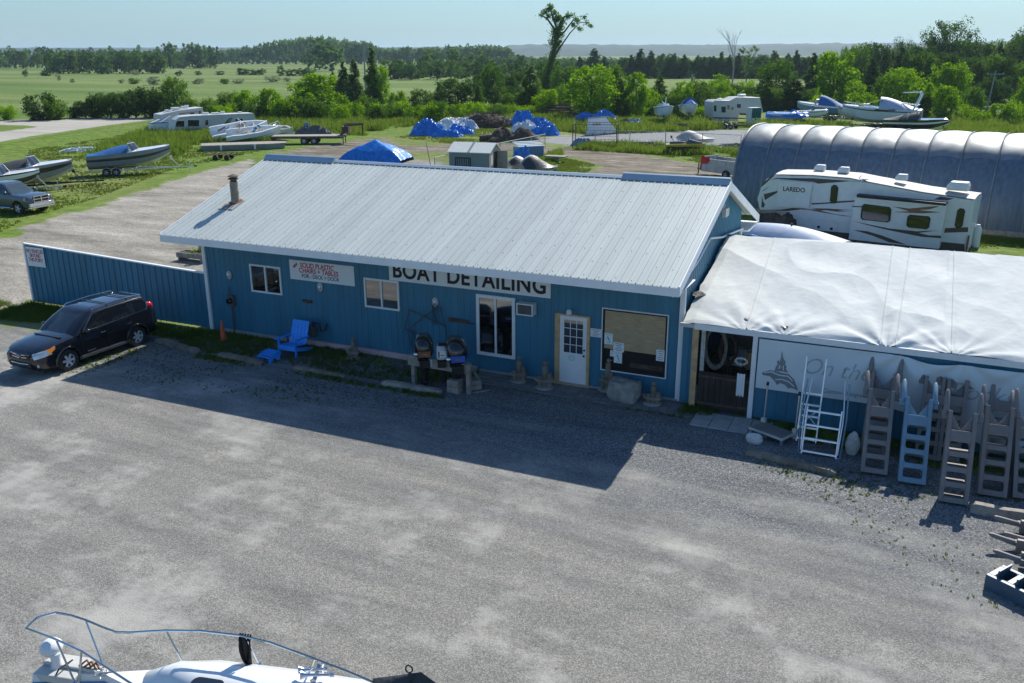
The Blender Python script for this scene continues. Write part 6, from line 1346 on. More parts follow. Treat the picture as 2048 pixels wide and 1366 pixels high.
# bedroom slide with the maker's lettering
sl_ = fprism([FU(*p) for p in ((325, 245), (600, 270), (570, 470), (300, 462))], 0.0, 0.16, 'bedroom_slide', 'rv_white', bev=0.01)
a, b_ = FU(355, 315), FU(545, 330); fx = (a[0] + b_[0]) / 2; fzz = (a[1] + b_[1]) / 2; tw = abs(a[0] - b_[0])
M4 = Matrix.Translation((fx, 0.165, fzz)) @ Matrix.Rotation(math.atan2(a[1] - b_[1], -(a[0] - b_[0])) * -1 if False else 0, 4, 'Y') @ Matrix.Rotation(R_(180), 4, 'Z') @ Matrix.Rotation(R_(90), 4, 'X')
tl = math.atan2(FU(355, 315)[1] - FU(545, 330)[1], abs(a[0] - b_[0]))
M4 = Matrix.Translation((fx, 0.165, fzz)) @ Matrix.Rotation(-tl, 4, 'Y') @ Matrix.Rotation(R_(180), 4, 'Z') @ Matrix.Rotation(R_(90), 4, 'X')
text('lettering', 'LAREDO', 0.34, M['rv_brown'], sl_, M4, tw / (0.34 * 4.0), 0.009, 0.004)
# main slide out
so_ = fprism([FU(*p) for p in ((960, 378), (1705, 440), (1640, 800), (905, 720))], 0.0, 0.42, 'main_slide', 'rv_white', bev=0.012)
for s_ in ([(975, 355), (1705, 425), (1700, 447), (978, 378)],): m = MB(); m.prism([FU(*p) for p in s_], 0.0, 0.50, axis='y'); m.build('slide_awning', M['black'], FW, 0)
m = MB(); m.prism([FU(*p) for p in ((985, 380), (1700, 446), (1698, 456), (984, 392))], 0.44, 0.50, axis='y'); m.build('awning_tube', M['rv_white'], FW, 0)
sh = -0.0
def shp(p): return (p[0], p[1])
fwin(oct_(1018, 430, 1258, 460, 1245, 585, 1002, 560), y=0.42, parent=so_)
fwin(oct_(1388, 518, 1578, 535, 1560, 640, 1375, 622), y=0.42, parent=so_)
decal([(938, 448), (1020, 452), (1015, 460), (936, 458)], 'rv_brown', 'slide_swoosh', 0.006, so_, 0.42)
decal([(1262, 452), (1400, 470), (1500, 460), (1665, 448), (1560, 478), (1480, 482), (1660, 500), (1500, 510), (1265, 498), (1400, 492)], 'rv_rust', 'slide_swoosh', 0.008, so_, 0.42)
decal([(940, 572), (1100, 605), (1240, 632), (1460, 655), (1640, 648), (1480, 668), (1560, 688), (1660, 690), (1660, 712), (1500, 700), (1250, 650), (1100, 615)], 'rv_brown', 'slide_swoosh', 0.006, so_, 0.42)
decal([(940, 643), (1060, 655), (1180, 690), (1380, 765), (1240, 745), (1100, 690)], 'rv_brown', 'slide_swoosh', 0.010, so_, 0.42)
decal([(905, 720), (1640, 800), (1635, 828), (900, 745)], 'rv_brown', 'slide_base', 0.008, so_, 0.42)
for px in (((460, 558), (588, 572), (580, 680), (452, 662)), ((610, 570), (802, 595), (795, 672), (600, 648))):
    pts = [FU(*p) for p in px]; c = (sum(p[0] for p in pts) / 4, sum(p[1] for p in pts) / 4); m = MB(); m.prism([FU(*p) for p in oct_(*[v for p in px for v in p])], 0.0, 0.02, axis='y'); hb = m.build('hatch', M['rv_white'], FW, 0)
    m = MB(); m.tube([(u, 0.022, z) for u, z in [FU(*p) for p in oct_(*[v for p in px for v in p])]], 0.008, 5, closed=True); m.build('hatch_seal', M['rv_old'], hb)
for p in ((645, 630), (750, 645)): u, z = FU(*p); m = MB(); m.box(u - 0.07, u + 0.07, 0.022, 0.04, z - 0.07, z + 0.07); m.build('latch', M['black'], FW, 0)
# fifth wheel nose cone, roof boxes
m = MB(); m.ball((FU(150, 400)[0] - 0.12, Wd / 2, FU(150, 400)[1]), 0.30, 1.15, 0.60, 20, 14); m.build('nose_cap', M['rv_white'], FW)
def roofbox(px, l, w_, h_, yy, name, lab=None):
    u, z = FU(*px); m = MB(); rg = []
    m.loft([[(u + s_ * l / 2 * k + off, yy + q * w_ / 2 * k, z + zz) for s_, q in ((-1, -1), (1, -1), (1, 1), (-1, 1))] for k, zz, off in ((1, 0, 0), (1, h_ * 0.55, -0.02), (0.80, h_, -0.06))]); return m.build(name, M['rv_white'], FW, 0, 0.03)
for px, yy in (((590, 190), -1.4), ((800, 205), -1.1), ((1285, 265), -1.0)): roofbox(px, 0.55, 0.45, 0.32, yy, 'roof_vent')
o = roofbox((1760, 345), 1.0, 0.75, 0.42, -0.9, 'roof_air_conditioner')
u, z = FU(1000, 262); m = MB(); m.bar((u + 0.3, -0.35, z + 0.1), (u - 0.25, 0.0, z + 0.15), 0.12, 0.05); m.tube([(u + 0.35, -0.45, z + 0.1), (u + 0.1, -0.2, z + 0.3)], 0.02, 6); m.build('aerial', M['rv_white'], FW)
for px in ((930, 820), (1620, 820), (1850, 860)): u, z = FU(*px); m = MB(); m.box(u - 0.05, u + 0.05, -0.15, -0.03, 0.0, 1.1); m.build('jack_leg', M['rv_white'], FW, 0)
for ux in (-3.8, -2.9) if False else (3.2, 4.1): wheel(FW, ux, -0.15, 0.36, 0.22, 'rim', 5, 1)
m = MB(); m.box(FU(1860, 700)[0] - 0.12, FU(1860, 700)[0] - 0.05, -0.1, 0.1, 0.1, FU(1860, 700)[1]); m.build('tail_lamp_post', M['rust'], FW, 0)
# ------------------------------------------------------------ generic box RV
def uvf(P0, a, Zf): return lambda x, y: UV(*Zf(x, y), P0, a)
def rv(name, lab, P0, a, Zf, prof, depth, wins, decals=(), door=None, roofb=(), wheels=(), mt='rv_old', sgn=-1, cat='camper'):
    t = thing(name, lab, cat, (P0.x, P0.y, 0), a); F_2 = uvf(P0, a, Zf); y0, y1 = (0, depth) if depth > 0 else (depth, 0); fr = -1 if depth > 0 else 1
    pts = [F_2(*p) for p in prof]; m = MB(); m.prism(pts, y0, y1, axis='y'); m.build('body', M[mt], t, 0, 0.06)
    for px in wins:
        q = [F_2(*p) for p in px]; m = MB(); m.prism(q, *sorted((0, fr * 0.04)), axis='y'); f = m.build('window', M['rv_white'], t, 0); c = (sum(p[0] for p in q) / len(q), sum(p[1] for p in q) / len(q)); m = MB(); m.prism([(c[0] + (u - c[0]) * 0.88, c[1] + (z - c[1]) * 0.88) for u, z in q], *sorted((fr * 0.041, fr * 0.047)), axis='y'); m.build('pane', M['glass_dark'], f, 0)
    for px, mt2, nm in decals:
        m = MB(); q = [F_2(*p) for p in px]; m.add([(u, fr * 0.008, z) for u, z in q], [tuple(range(len(q)))]); m.build(nm, M[mt2], t, 0, fix=False)
    for (px, l, w_, h_) in roofb:
        u, z = F_2(*px); m = MB(); yy = depth * 0.5; m.box(u - l / 2, u + l / 2, yy - w_ / 2, yy + w_ / 2, z, z + h_); m.build('roof_vent', M['rv_white'], t, 0, 0.04)
    for ux in wheels: wheel(t, ux, -fr * 0.12 , 0.36, 0.24, 'rim', 5, -1 if depth > 0 else 1)
    return t
# motorhome (side 343,272 -> 515,262)
def Z5b(x, y): return (280 + x / 4.096, 200 + y / 4.096)
Pm = G(*Z5b(245, 285)); am = math.atan2(G(*Z5b(960, 250)).y - Pm.y, G(*Z5b(960, 250)).x - Pm.x)
rv('motorhome', 'long beige motorhome with dark slanting stripes standing in tall weeds', Pm, am, Z5b, [(245, 282), (250, 240), (290, 165), (330, 138), (430, 128), (900, 108), (930, 108), (965, 240), (960, 262)], 2.4,
   [[(300, 168), (368, 168), (368, 222), (275, 222)], [(385, 160), (492, 160), (490, 220), (385, 220)], [(532, 162), (560, 160), (560, 208), (532, 208)], [(775, 150), (845, 148), (848, 208), (778, 212)]],
   [([(730, 148), (745, 146), (700, 218), (665, 222)], 'rv_brown', 'slanting_stripe'), ([(750, 146), (762, 145), (715, 216), (704, 218)], 'rv_rust', 'slanting_stripe'), ([(640, 232), (958, 222), (958, 230), (640, 240)], 'rv_rust', 'belt_stripe'), ([(250, 240), (660, 232), (660, 285), (245, 282)], 'gel_grey', 'lower_band')],
   roofb=[((560, 118), 0.7, 0.6, 0.2), ((640, 116), 1.0, 0.7, 0.15), ((700, 112), 0.5, 0.5, 0.25), ((840, 108), 0.5, 0.4, 0.15)], wheels=(1.6, 8.2), cat='motorhome')
Pn = G(308, 268); an = math.atan2(7.0, 3.5)
Pn = Vector((-90.5, 88.5, 0)); an = R_(58)
t = rv('old_camper', 'older white camper with a cluttered roof half behind the motorhome', Pn, am + R_(8), Z5b, [(165, 280), (165, 120), (315, 85), (515, 60), (520, 120), (520, 260)], 2.4,
   [[(475, 85), (498, 83), (500, 118), (478, 120)], [(405, 105), (445, 98), (447, 125), (407, 130)]], [([(320, 110), (470, 92), (470, 98), (322, 118)], 'rv_rust', 'belt_stripe')], roofb=[((250, 98), 0.5, 0.5, 0.25), ((320, 82), 1.0, 0.8, 0.3), ((385, 72), 0.5, 0.5, 0.3), ((412, 68), 0.5, 0.4, 0.35)], cat='camper')
# truck camper box with torn lid at far left
P_t = G(*Z5b(105, 280)); t = thing('truck_body_box', 'white box body with a blue rim and torn open top left of the motorhome', 'box', (P_t.x, P_t.y, 0), am + R_(5)); 
m = MB(); m.box(0, 2.6, 0, 1.6, 0.2, 1.35); m.build('box_body', M['rv_white'], t, 0, 0.03); m = MB(); frame(m, -0.03, 2.63, 1.30, 1.42, 0.02, -0.04, 1.64); m.build('rim', M['gel_blue'], t, 0)
m = MB(); m.bar((0.1, 0.3, 1.4), (1.2, 0.6, 1.75), 0.5, 0.04); m.bar((1.3, 0.5, 1.4), (2.6, 0.4, 2.1), 0.7, 0.04); m.build('loose_panel', M['rv_old'], t, 0)
t2 = thing('loose_hatch', 'white tilted hatch panel leaning on the front of the motorhome', 'panel', (P_t.x + 2.9, P_t.y - 0.1, 0), am)
m = MB(); m.prism([(0, 0.4), (0.1, 2.2), (0.9, 1.2), (0.5, 0.3)], 0, 0.08, axis='y'); m.build('panel', M['sign_white'], t2, 0)
# old fifth wheel at the back
Po = G(1425, 247); ao = math.atan2(G(1525, 244).y - Po.y, G(1525, 244).x - Po.x)
def Zi(x, y): return (x, y)
rv('old_fifth_wheel', 'old white fifth wheel camper with a raised front by the vine hedge', Po, ao, Zi, [(1425, 242), (1426, 204), (1432, 200), (1460, 201), (1474, 194), (1520, 195), (1527, 226), (1478, 228), (1476, 242)], 2.4,
   [[(1427, 210), (1433, 210), (1433, 224), (1427, 224)], [(1442, 212), (1452, 212), (1452, 226), (1442, 226)], [(1454, 209), (1459, 209), (1459, 220), (1454, 220)], [(1462, 213), (1467, 213), (1467, 221), (1462, 221)], [(1473, 207), (1482, 207), (1482, 217), (1473, 217)]],
   [([(1426, 234), (1500, 236), (1500, 238), (1426, 237)], 'rv_brown', 'belt_stripe'), ([(1479, 226), (1506, 227), (1506, 231), (1479, 230)], 'rv_brown', 'belt_stripe')], roofb=[((1448, 200), 0.6, 0.6, 0.2), ((1492, 194), 1.0, 0.8, 0.35)], wheels=(1.2, 2.3))
c = G(1513, 249); t = thing('green_box', 'dark green and white cabinet trailer in front of the old fifth wheel', 'trailer', (c.x - 0.7, c.y - 1, 0), ao)
m = MB(); m.box(0, 1.6, 0, 1.2, 0.2, 2.3); m.build('cabinet', M['rv_white'], t, 0); m = MB(); m.box(0.15, 1.62, -0.03, -0.002, 0.9, 2.25); m.build('front_panel', M['green_box'], t, 0); m = MB(); m.box(0.05, 1.55, 0.1, 1.1, 0, 0.2); m.build('skids', M['black'], t, 0)
# boats along the far row
def fb(px, l, yaw, **k): c = G(*px); return c, yaw
def bowl(px, lab, cover, sc=1.0):      # yacht hulls seen end on
    c = G(*px); t = boat('yacht', lab, 'boat', (c.x + 2.2 * math.sin(YAW), c.y + 2.2, 0), R_(-65), 5.6, 2.5 * sc, 1.35, ('gel_white', 'gel_white', 'gel_grey' if not cover else 'gel_white', 'gel_white'), (0.80, 0.88), 0.5, 0.5, cover, 1.0, False, 0, 0.9)
    m = MB()
    for x, y in ((1.5, 0.8), (1.5, -0.8), (4.5, 0.5), (4.5, -0.5)): m.tube([(x, y, 0), (x, y * 0.7, 1.5)], 0.05, 6)
    m.build('cradle', M['rusty_steel'], t); return t
t = bowl((1300, 248), 'white sailing yacht hull on a cradle with a short mast stub', None)
m = MB(); m.loft([[(x, y * w_, z) for y in (-1, 1)] + [(x, y * w_ * 0.7, z + 0.45) for y in (1, -1)] for x, w_, z in ((1.4, 0.8, 2.35), (4.0, 0.5, 2.5))]); m.build('cabin_top', M['gel_white'], t, 0); m = MB(); m.tube([(3.0, 0, 2.5), (2.6, 0.2, 3.7)], 0.06, 6); m.tube([(3.2, 0, 2.8), (0.4, 0, 3.0)], 0.05, 6); m.build('mast_stub', M['gel_white'], t)
t = bowl((1350, 243), 'yacht under a peaked bright blue canvas cover beside the white one', 'canvas_blue', 0.95)
m = MB(); rg = [(6.3, 0, 2.65), (0, 1.35, 2.4), (0, -1.35, 2.4)]
m.loft([[(x, y * w_, z) for y, z in ((-1, zb), (-0.5, zb + h_ * 0.55), (0, zb + h_), (0.5, zb + h_ * 0.55), (1, zb))] for x, w_, zb, h_ in ((0, 1.2, 2.2, 0.3), (2.4, 1.35, 2.2, 1.0), (4.0, 1.0, 2.4, 0.8), (5.7, 0.1, 2.7, 0.1))], close=False, caps=False); m.build('peaked_cover', M['canvas_blue'], t, 0)
c = G(1572, 252); t = boat('small_boat', 'white boat wrapped in a crumpled bright blue tarpaulin on a trailer', 'boat', (c.x - 2.6, c.y, 0), R_(6), 5.2, 2.2, 1.1, ('gel_white', 'gel_white', 'gel_white', 'tarp_blue'), (0.7, 0.9), 0.1, 0.5, None, 0.5, False, 0, 0.55, flat=True)
m = MB(); m.grid(lambda u, v: (-0.2 + 5.6 * u, (v - 0.5) * 2.6, 1.75 - 0.55 * (abs(v - 0.5) * 2) ** 3 + 0.25 * vnoise(u * 8, v * 5, 0, 4) + 0.45 * math.exp(-((u - 0.65) / 0.10) ** 2 - ((v - 0.5) / 0.2) ** 2)), 36, 16); m.build('blue_wrap', M['tarp_blue'], t, 0)
trailer('old trailer under the boat wrapped in blue tarpaulin', (c.x - 2.8, c.y, 0), R_(6), 4.4, 1.7, 0.42, (1.6,), 'galv', 0.3, 1.4)
c = G(1640, 243); t = boat('cuddy_boat', 'blue grey cabin boat with a bright blue canvas top in the far row', 'boat', (c.x + 3.2, c.y + 1.5, 0), R_(172), 7.0, 2.5, 1.3, ('gel_blue', 'gel_blue', 'gel_white', 'gel_white'), (0.75, 0.95), 0.5, 0.50, 'canvas_blue', 1.3, True, 0, 0.8)
trailer('galvanized trailer under the boat with the blue canvas top', (c.x + 3.4, c.y + 1.5, 0), R_(172), 6.0, 1.9, 0.5, (1.8, 2.6), 'galv', 0.33, 1.6)
c = G(1600, 246); t = boat('small_boat', 'low white open boat between the blue wrapped boat and the canvas topped one', 'boat', (c.x - 1.2, c.y + 2.6, 0), R_(8), 4.6, 1.9, 0.9, ('gel_white', 'gel_white', 'gel_blue', 'gel_white'), (0.7, 0.85), 0.2, 0.45, None, 0, True, 0, 0.6)
c = G(1760, 263); t = boat('cabin_cruiser', 'large white cabin cruiser with radar arch and white cockpit cover', 'boat', (c.x + 4.6, c.y + 1.0, 0), R_(176), 9.6, 3.0, 1.7, ('gel_white', 'gel_white', 'gel_navy', 'gel_white'), (0.74, 0.84), 0.45, 0.50, 'tarp_pale', 1.35, False, 0, 0.95)
m = MB(); m.loft([[(x, y * w_, z) for y in (-1, -0.75, 0.75, 1)] for x, w_, z in ((4.6, 1.2, 3.0), (4.6, 1.15, 3.9), (5.6, 1.0, 3.6), (7.6, 0.55, 3.1))], close=False, caps=False); m.build('cabin_front', M['gel_white'], t, 40)
m = MB(); m.tube([(1.0, -1.35, 2.7), (0.3, -1.35, 4.6), (0.5, -1.1, 4.85), (0.5, 1.1, 4.85), (0.3, 1.35, 4.6), (1.0, 1.35, 2.7)], 0.11, 8); m.tube([(0.5, -1.0, 4.85), (2.4, -0.9, 4.75), (2.4, 0.9, 4.75), (0.5, 1.0, 4.85)], 0.05, 6); m.build('radar_arch', M['gel_white'], t)
m = MB(); m.add([(3.0, 1.525, 2.55), (5.6, 1.45, 2.60), (5.2, 1.46, 2.80), (3.0, 1.50, 2.80)], [(0, 1, 2, 3)]); m.build('cabin_window', M['glass_dark'], t, 0, fix=False)
m = MB(); m.tube([(5.5, 1.2, 2.9), (7.5, 1.0, 3.3), (9.3, 0.3, 3.5), (9.5, 0, 3.5), (9.3, -0.3, 3.5), (7.5, -1.0, 3.3), (5.5, -1.2, 2.9)], 0.025, 6)
for x, y in ((6.5, 1.1), (8.2, 0.75), (8.2, -0.75), (6.5, -1.1)): m.tube([(x, y, 2.75), (x, y, 3.3)], 0.02, 5)
m.build('bow_rail', M['alu'], t)
trailer('heavy dark trailer under the large cabin cruiser', (c.x + 4.8, c.y + 1.0, 0), R_(176), 8.2, 2.2, 0.6, (2.2, 3.0, 3.8), 'rusty_steel', 0.38, 1.6)
c = G(1710, 262); boat('speedboat', 'cream hulled boat whose bow shows left of the cabin cruiser', 'boat', (c.x + 4.5, c.y + 3.6, 0), R_(176), 7.2, 2.4, 1.4, ('gel_cream', 'gel_cream', 'gel_navy', 'gel_white'), (0.7, 0.8), 0.5, 0.45, None, 0, True, 0, 0.9)
trailer('trailer beneath the cream hulled boat', (c.x + 4.6, c.y + 3.6, 0), R_(176), 6.6, 1.9, 0.5, (2.0, 2.8), 'galv', 0.33, 1.0)
c = G(1830, 270); t = boat('wake_boat', 'black and white sports boat with a tower and dark cover at the right', 'boat', (c.x - 3.6, c.y - 0.8, 0), R_(-6), 7.2, 2.5, 1.25, ('gel_white', 'gel_black', 'gel_white', 'gel_black'), (0.5, 0.72), 0.25, 0.52, 'canvas_dark', 0.85, False, 0, 0.55)
m = MB(); m.tube([(2.6, -1.1, 2.0), (3.6, -1.0, 3.6), (1.8, -0.9, 3.75), (1.8, 0.9, 3.75), (3.6, 1.0, 3.6), (2.6, 1.1, 2.0)], 0.05, 8); m.tube([(3.6, -1.0, 3.6), (3.6, 1.0, 3.6)], 0.05, 8); m.tube([(1.7, -1.1, 2.0), (3.3, -1.0, 3.2)], 0.04, 6); m.build('wake_tower', M['alu'], t)
trailer('black trailer under the sports boat with the tower', (c.x - 3.8, c.y - 0.8, 0), R_(-6), 6.6, 1.9, 0.45, (1.7, 2.5), 'black', 0.33, 1.6)
# ============================================================ BACK YARD
def crumple(name, lab, px, sx, sy, sz, mt, seed=0, cat='tarp bundle', group=None, rz=0.0, sharp=1.0, dx=0, dy=0):
    c = G(*px); m = MB()
    def fn(u, v):
        x = (u - 0.5) * 2; y = (v - 0.5) * 2; r = min(1.0, max(abs(x), abs(y))); k = (1 - r ** 3.0)
        n = 1 - abs(vnoise(x * 2.2, y * 2.2, seed, seed)) * 1.5; n2 = 1 - abs(vnoise(x * 5, y * 5, seed, seed + 3)) * 2.0; n3 = vnoise(x * 1.1, y * 1.1, 0, seed + 7)
        z = 0.9 * sz * k * (0.42 + 0.35 * n + 0.30 * n2 * sharp + 0.5 * n3)
        ex = 1 + 0.22 * vnoise(x * 1.5, y * 1.5, 3, seed)
        return (x * sx / 2 * ex + 0.08 * n2, y * sy / 2 * ex, max(0.0, z))
    m.grid(fn, 44, 34); o = m.build(name, M[mt], None, 22); o.location = (c.x + dx, c.y + dy, 0.0); o.rotation_euler = (0, 0, rz); return tag(o, lab, cat, group)
gb = 'crumpled tarpaulin bundles in the back yard'
crumple('tarp_bundle', 'big dark blue tarpaulin bundle at the left end of the group beside the brush pile', (858, 270), 4.6, 3.4, 1.9, 'tarp_blue', 1, rz=YAW)
crumple('tarp_bundle', 'low blue tarpaulin heap, second from the left of its group', (893, 273), 3.6, 2.6, 1.1, 'tarp_blue', 2, rz=YAW)
crumple('tarp_bundle', 'blue tarpaulin heap touching the white sheeting', (920, 268), 3.6, 2.6, 1.2, 'tarp_blue', 3, rz=YAW)
crumple('tarp_bundle', 'crumpled white sheeting behind the left blue heaps', (912, 255), 6.5, 3.2, 1.6, 'tarp_scrap_white', 4, rz=YAW)
crumple('tarp_bundle', 'pale silvery sheeting at the right end of the left heap group', (936, 258), 3.0, 3.6, 1.3, 'tarp_pale', 5, rz=YAW)
crumple('tarp_bundle', 'tall bright blue tarpaulin mound, highest of the right group', (1044, 252), 3.4, 3.2, 2.3, 'tarp_blue', 6, rz=YAW)
crumple('tarp_bundle', 'shiny pale blue tarpaulin mound in the middle of the right group', (1074, 257), 4.0, 3.0, 1.5, 'tarp_blue', 7, rz=YAW)
crumple('tarp_bundle', 'blue tarpaulin over a dark hollow, nearest of the right group', (1086, 270), 3.8, 2.8, 1.6, 'tarp_blue', 8, rz=YAW)
crumple('tarp_bundle', 'white and blue sheeting heap behind the soil mound', (1048, 268), 3.6, 2.4, 1.9, 'tarp_scrap_white', 9, rz=YAW)
crumple('tarp_bundle', 'small blue tarpaulin by the corner of the white lettered panel', (1166, 246), 4.0, 2.4, 1.5, 'tarp_blue', 10, rz=YAW)
crumple('tarp_bundle', 'blue tarpaulin showing behind the white lettered panel', (1208, 247), 4.5, 2.4, 1.9, 'tarp_blue', 11, rz=YAW)
crumple('tarp_bundle', 'small blue tarpaulin bundle alone in the weeds below the white yacht', (1268, 252), 3.4, 2.2, 1.0, 'tarp_blue', 12, rz=YAW)
crumple('tarp_bundle', 'dull blue tarpaulin lying inside the wire cage', (1163, 291), 2.4, 1.8, 0.9, 'tarp_dull', 13, rz=YAW)
crumple('tarp_bundle', 'dark and pink junk heap beside the small blue bundle', (1246, 252), 2.4, 1.6, 1.1, 'rusty_steel', 14, 'junk heap', rz=YAW)
crumple('soil_mound', 'steep dark soil mound with a stump in front of the right blue tarpaulins', (1026, 282), 5.4, 4.6, 2.2, 'soil', 15, 'mound', rz=YAW, sharp=0.4)
c = G(987, 283); m = MB(); m.tube([(-1.6, 0, 0.35), (0, 0.1, 0.42), (1.5, 0, 0.38)], [0.36, 0.42, 0.36], 12); o = m.build('fallen_log', M['wood_dark'], None); o.location = (c.x, c.y, 0); o.rotation_euler = (0, 0, YAW); tag(o, 'short thick dark log lying at the left foot of the soil mound', 'log')
# brush pile of sticks
c = G(968, 254); t = thing('brush_pile', 'rounded pile of brown cut brush and twigs', 'brush pile', (c.x, c.y, 0), YAW)
m = MB(); rr = random.Random(2)
for k in range(520):
    a = rr.random() * 6.28; r = 3.6 * rr.random() ** 0.6; h = 2.0 * max(0, 1 - (r / 3.9) ** 2) * (0.4 + 0.6 * rr.random()); x, y = r * math.cos(a), 0.7 * r * math.sin(a); d = Vector((rr.gauss(0, 1), rr.gauss(0, 1), rr.gauss(0, 0.35))).normalized() * (0.6 + 0.9 * rr.random())
    p = Vector((x, y, h + 0.1)); m.bar(p - d * 0.5, p + d * 0.5, 0.07, 0.05)
o = m.build('twigs', M['wood_dark'], t, 0); o['kind'] = 'stuff'
m = MB(); m.ball((0, 0, 0.2), 3.3, 2.3, 1.5, 24, 12, lambda d: 1 + 0.2 * vnoise(d.x * 3, d.y * 3, d.z * 3)); m.build('earth_core', M['soil'], t)
c = G(1010, 250); m = MB()
for k in range(160):
    x, y = rr.gauss(0, 1.3), rr.gauss(0, 0.8); d = Vector((rr.gauss(0, 1), rr.gauss(0, 1), rr.gauss(0, 0.3))).normalized() * 0.8; p = Vector((x, y, 0.15 + 0.8 * rr.random() * math.exp(-x * x / 2))); m.bar(p - d, p + d, 0.06, 0.05)
o = m.build('twig_heap', M['wood_grey'], None, 0); o.location = (c.x, c.y, 0); tag(o, 'low scatter of grey twigs between the brush pile and the blue mound', 'brush pile')
# dark pile of old boards
c = G(1128, 233); t = thing('lumber_pile', 'low dark pile of old boards under the big bright green tree', 'lumber pile', (c.x, c.y, 0), YAW)
m = MB()
for k in range(70):
    a = rr.gauss(0, 0.22); x = rr.gauss(0, 1.6); y = rr.gauss(0, 1.0); z = 0.1 + 1.9 * max(0, 1 - abs(x) / 4.5) * (k / 70); l = 3 + 2 * rr.random(); d = Vector((math.cos(a), math.sin(a), rr.gauss(0, 0.05))) * l / 2; p = Vector((x, y, z)); m.bar(p - d, p + d, 0.35, 0.07)
o = m.build('boards', M['gel_grey' if False else 'wood_dark'], t, 0); o['kind'] = 'stuff'
# white lettered boat panel
c = G(1177, 271); c2 = G(1232, 268); a_ = math.atan2(c2.y - c.y, c2.x - c.x); Wp = (c2 - c).length
t = thing('lettered_panel', 'white slanted hull shaped panel with brown emblem lettering in the yard', 'panel', (c.x, c.y, 0), a_)
m = MB(); m.prism([(0, 0.05), (Wp * 0.98, 0.15), (Wp, 0.55), (Wp * 0.60, 2.1), (Wp * 0.05, 2.0)], 0, 0.5, axis='y'); m.build('panel_body', M['sign_white'], t, 0, 0.04)
m = MB(); 
for k in range(5): x = 0.55 + k * 0.24; m.add([(x, -0.008, 1.15 + 0.05 * (k % 2)), (x + 0.18, -0.008, 1.15), (x + 0.13, -0.008, 1.42 + 0.1 * ((k + 1) % 2)), (x + 0.03, -0.008, 1.38)], [(0, 1, 2, 3)])
m.build('emblem', M['rust'], t, 0, fix=False)
m = MB(); m.bar((0.2, 0.25, 2.06), (Wp * 0.62, 0.25, 2.14), 0.4, 0.06); m.build('top_board', M['wood_dark'], t, 0)
# flatbed gooseneck trailer
a = G(543, 290); b_ = G(688, 289); rz = math.atan2(b_.y - a.y, b_.x - a.x); Lf = (b_ - a).length
t = thing('flatbed_trailer', 'long dark flatbed trailer with a raised gooseneck hitch', 'trailer', (a.x, a.y, 0), rz)
m = MB(); m.box(0, Lf, 0, 2.3, 0.86, 0.94); m.build('deck', M['wood_grey'], t, 0)
m = MB(); m.box(0, Lf, 0.0, 0.08, 0.66, 0.855); m.box(0, Lf, 2.22, 2.3, 0.66, 0.855); m.box(0, 0.12, 0.1, 2.2, 0.35, 0.85); m.bar((0, 1.1, 0.7), (-0.9, 1.1, 0.25), 1.9, 0.1) if False else None; m.build('side_rails', M['rusty_steel'], t, 0)
m = MB()
for k in range(8): m.box(1.1 + k * 0.95, 1.25 + k * 0.95, -0.012, -0.002, 0.76, 0.80)
m.build('reflectors', M['amber'], t, 0)
for s in (0.25, 2.05):
    m = MB(); m.bar((Lf - 0.5, s, 0.75), (Lf + 0.3, s, 2.1), 0.14, 0.2); m.bar((Lf + 0.1, s, 2.05), (Lf + 2.1, 1.15, 2.15), 0.14, 0.25); m.build('gooseneck_beam', M['rusty_steel'], t, 0)
m = MB(); m.box(Lf - 0.2, Lf + 0.55, 0.3, 2.0, 1.25, 1.9); m.build('tool_box', M['wood_dark'], t, 0)
m = MB(); m.tube([(Lf + 2.0, 1.15, 2.2), (Lf + 2.0, 1.15, 1.0)], 0.07, 8); m.build('coupler', M['black'], t)
for s in (0.2, 2.1): m = MB(); m.tube([(Lf - 0.1, s, 1.0), (Lf - 0.1, s, 0.02)], 0.05, 8); m.box(Lf - 0.22, Lf + 0.02, s - 0.1, s + 0.1, 0, 0.03); m.build('landing_leg', M['black'], t, 0)
for ax in (3.6, 4.7): 
    for s in (0.12, 2.18): wheel(t, ax, s, 0.40, 0.24, 'galv', 6, -1 if s < 1 else 1)
# small low trailer
a = G(412, 321); b_ = G(483, 321); rz = math.atan2(b_.y - a.y, b_.x - a.x); t = thing('small_trailer', 'small low rusty trailer frame alone on the mown grass', 'trailer', (a.x, a.y, 0), rz); Ls = (b_ - a).length
m = MB(); m.box(0, Ls * 0.75, 0, 0.07, 0.48, 0.56); m.box(0, Ls * 0.75, 1.4, 1.47, 0.48, 0.56)
for k in range(5): m.box(0.1 + k * 0.55, 0.3 + k * 0.55, 0.08, 1.39, 0.49, 0.55)
m.build('frame', M['rusty_steel'], t, 0); m = MB(); m.bar((Ls * 0.7, 0.72, 0.5), (Ls, 0.72, 0.48), 0.07, 0.07); m.bar((0, -0.1, 0.6), (0, 1.6, 0.6), 0.05, 0.05); m.build('tongue', M['rusty_steel'], t, 0)
for x_ in (0.9, 2.0):
    for s in (-0.02, 1.49): wheel(t, x_, s, 0.24, 0.14, 'rusty_steel', 4, -1 if s < 1 else 1)
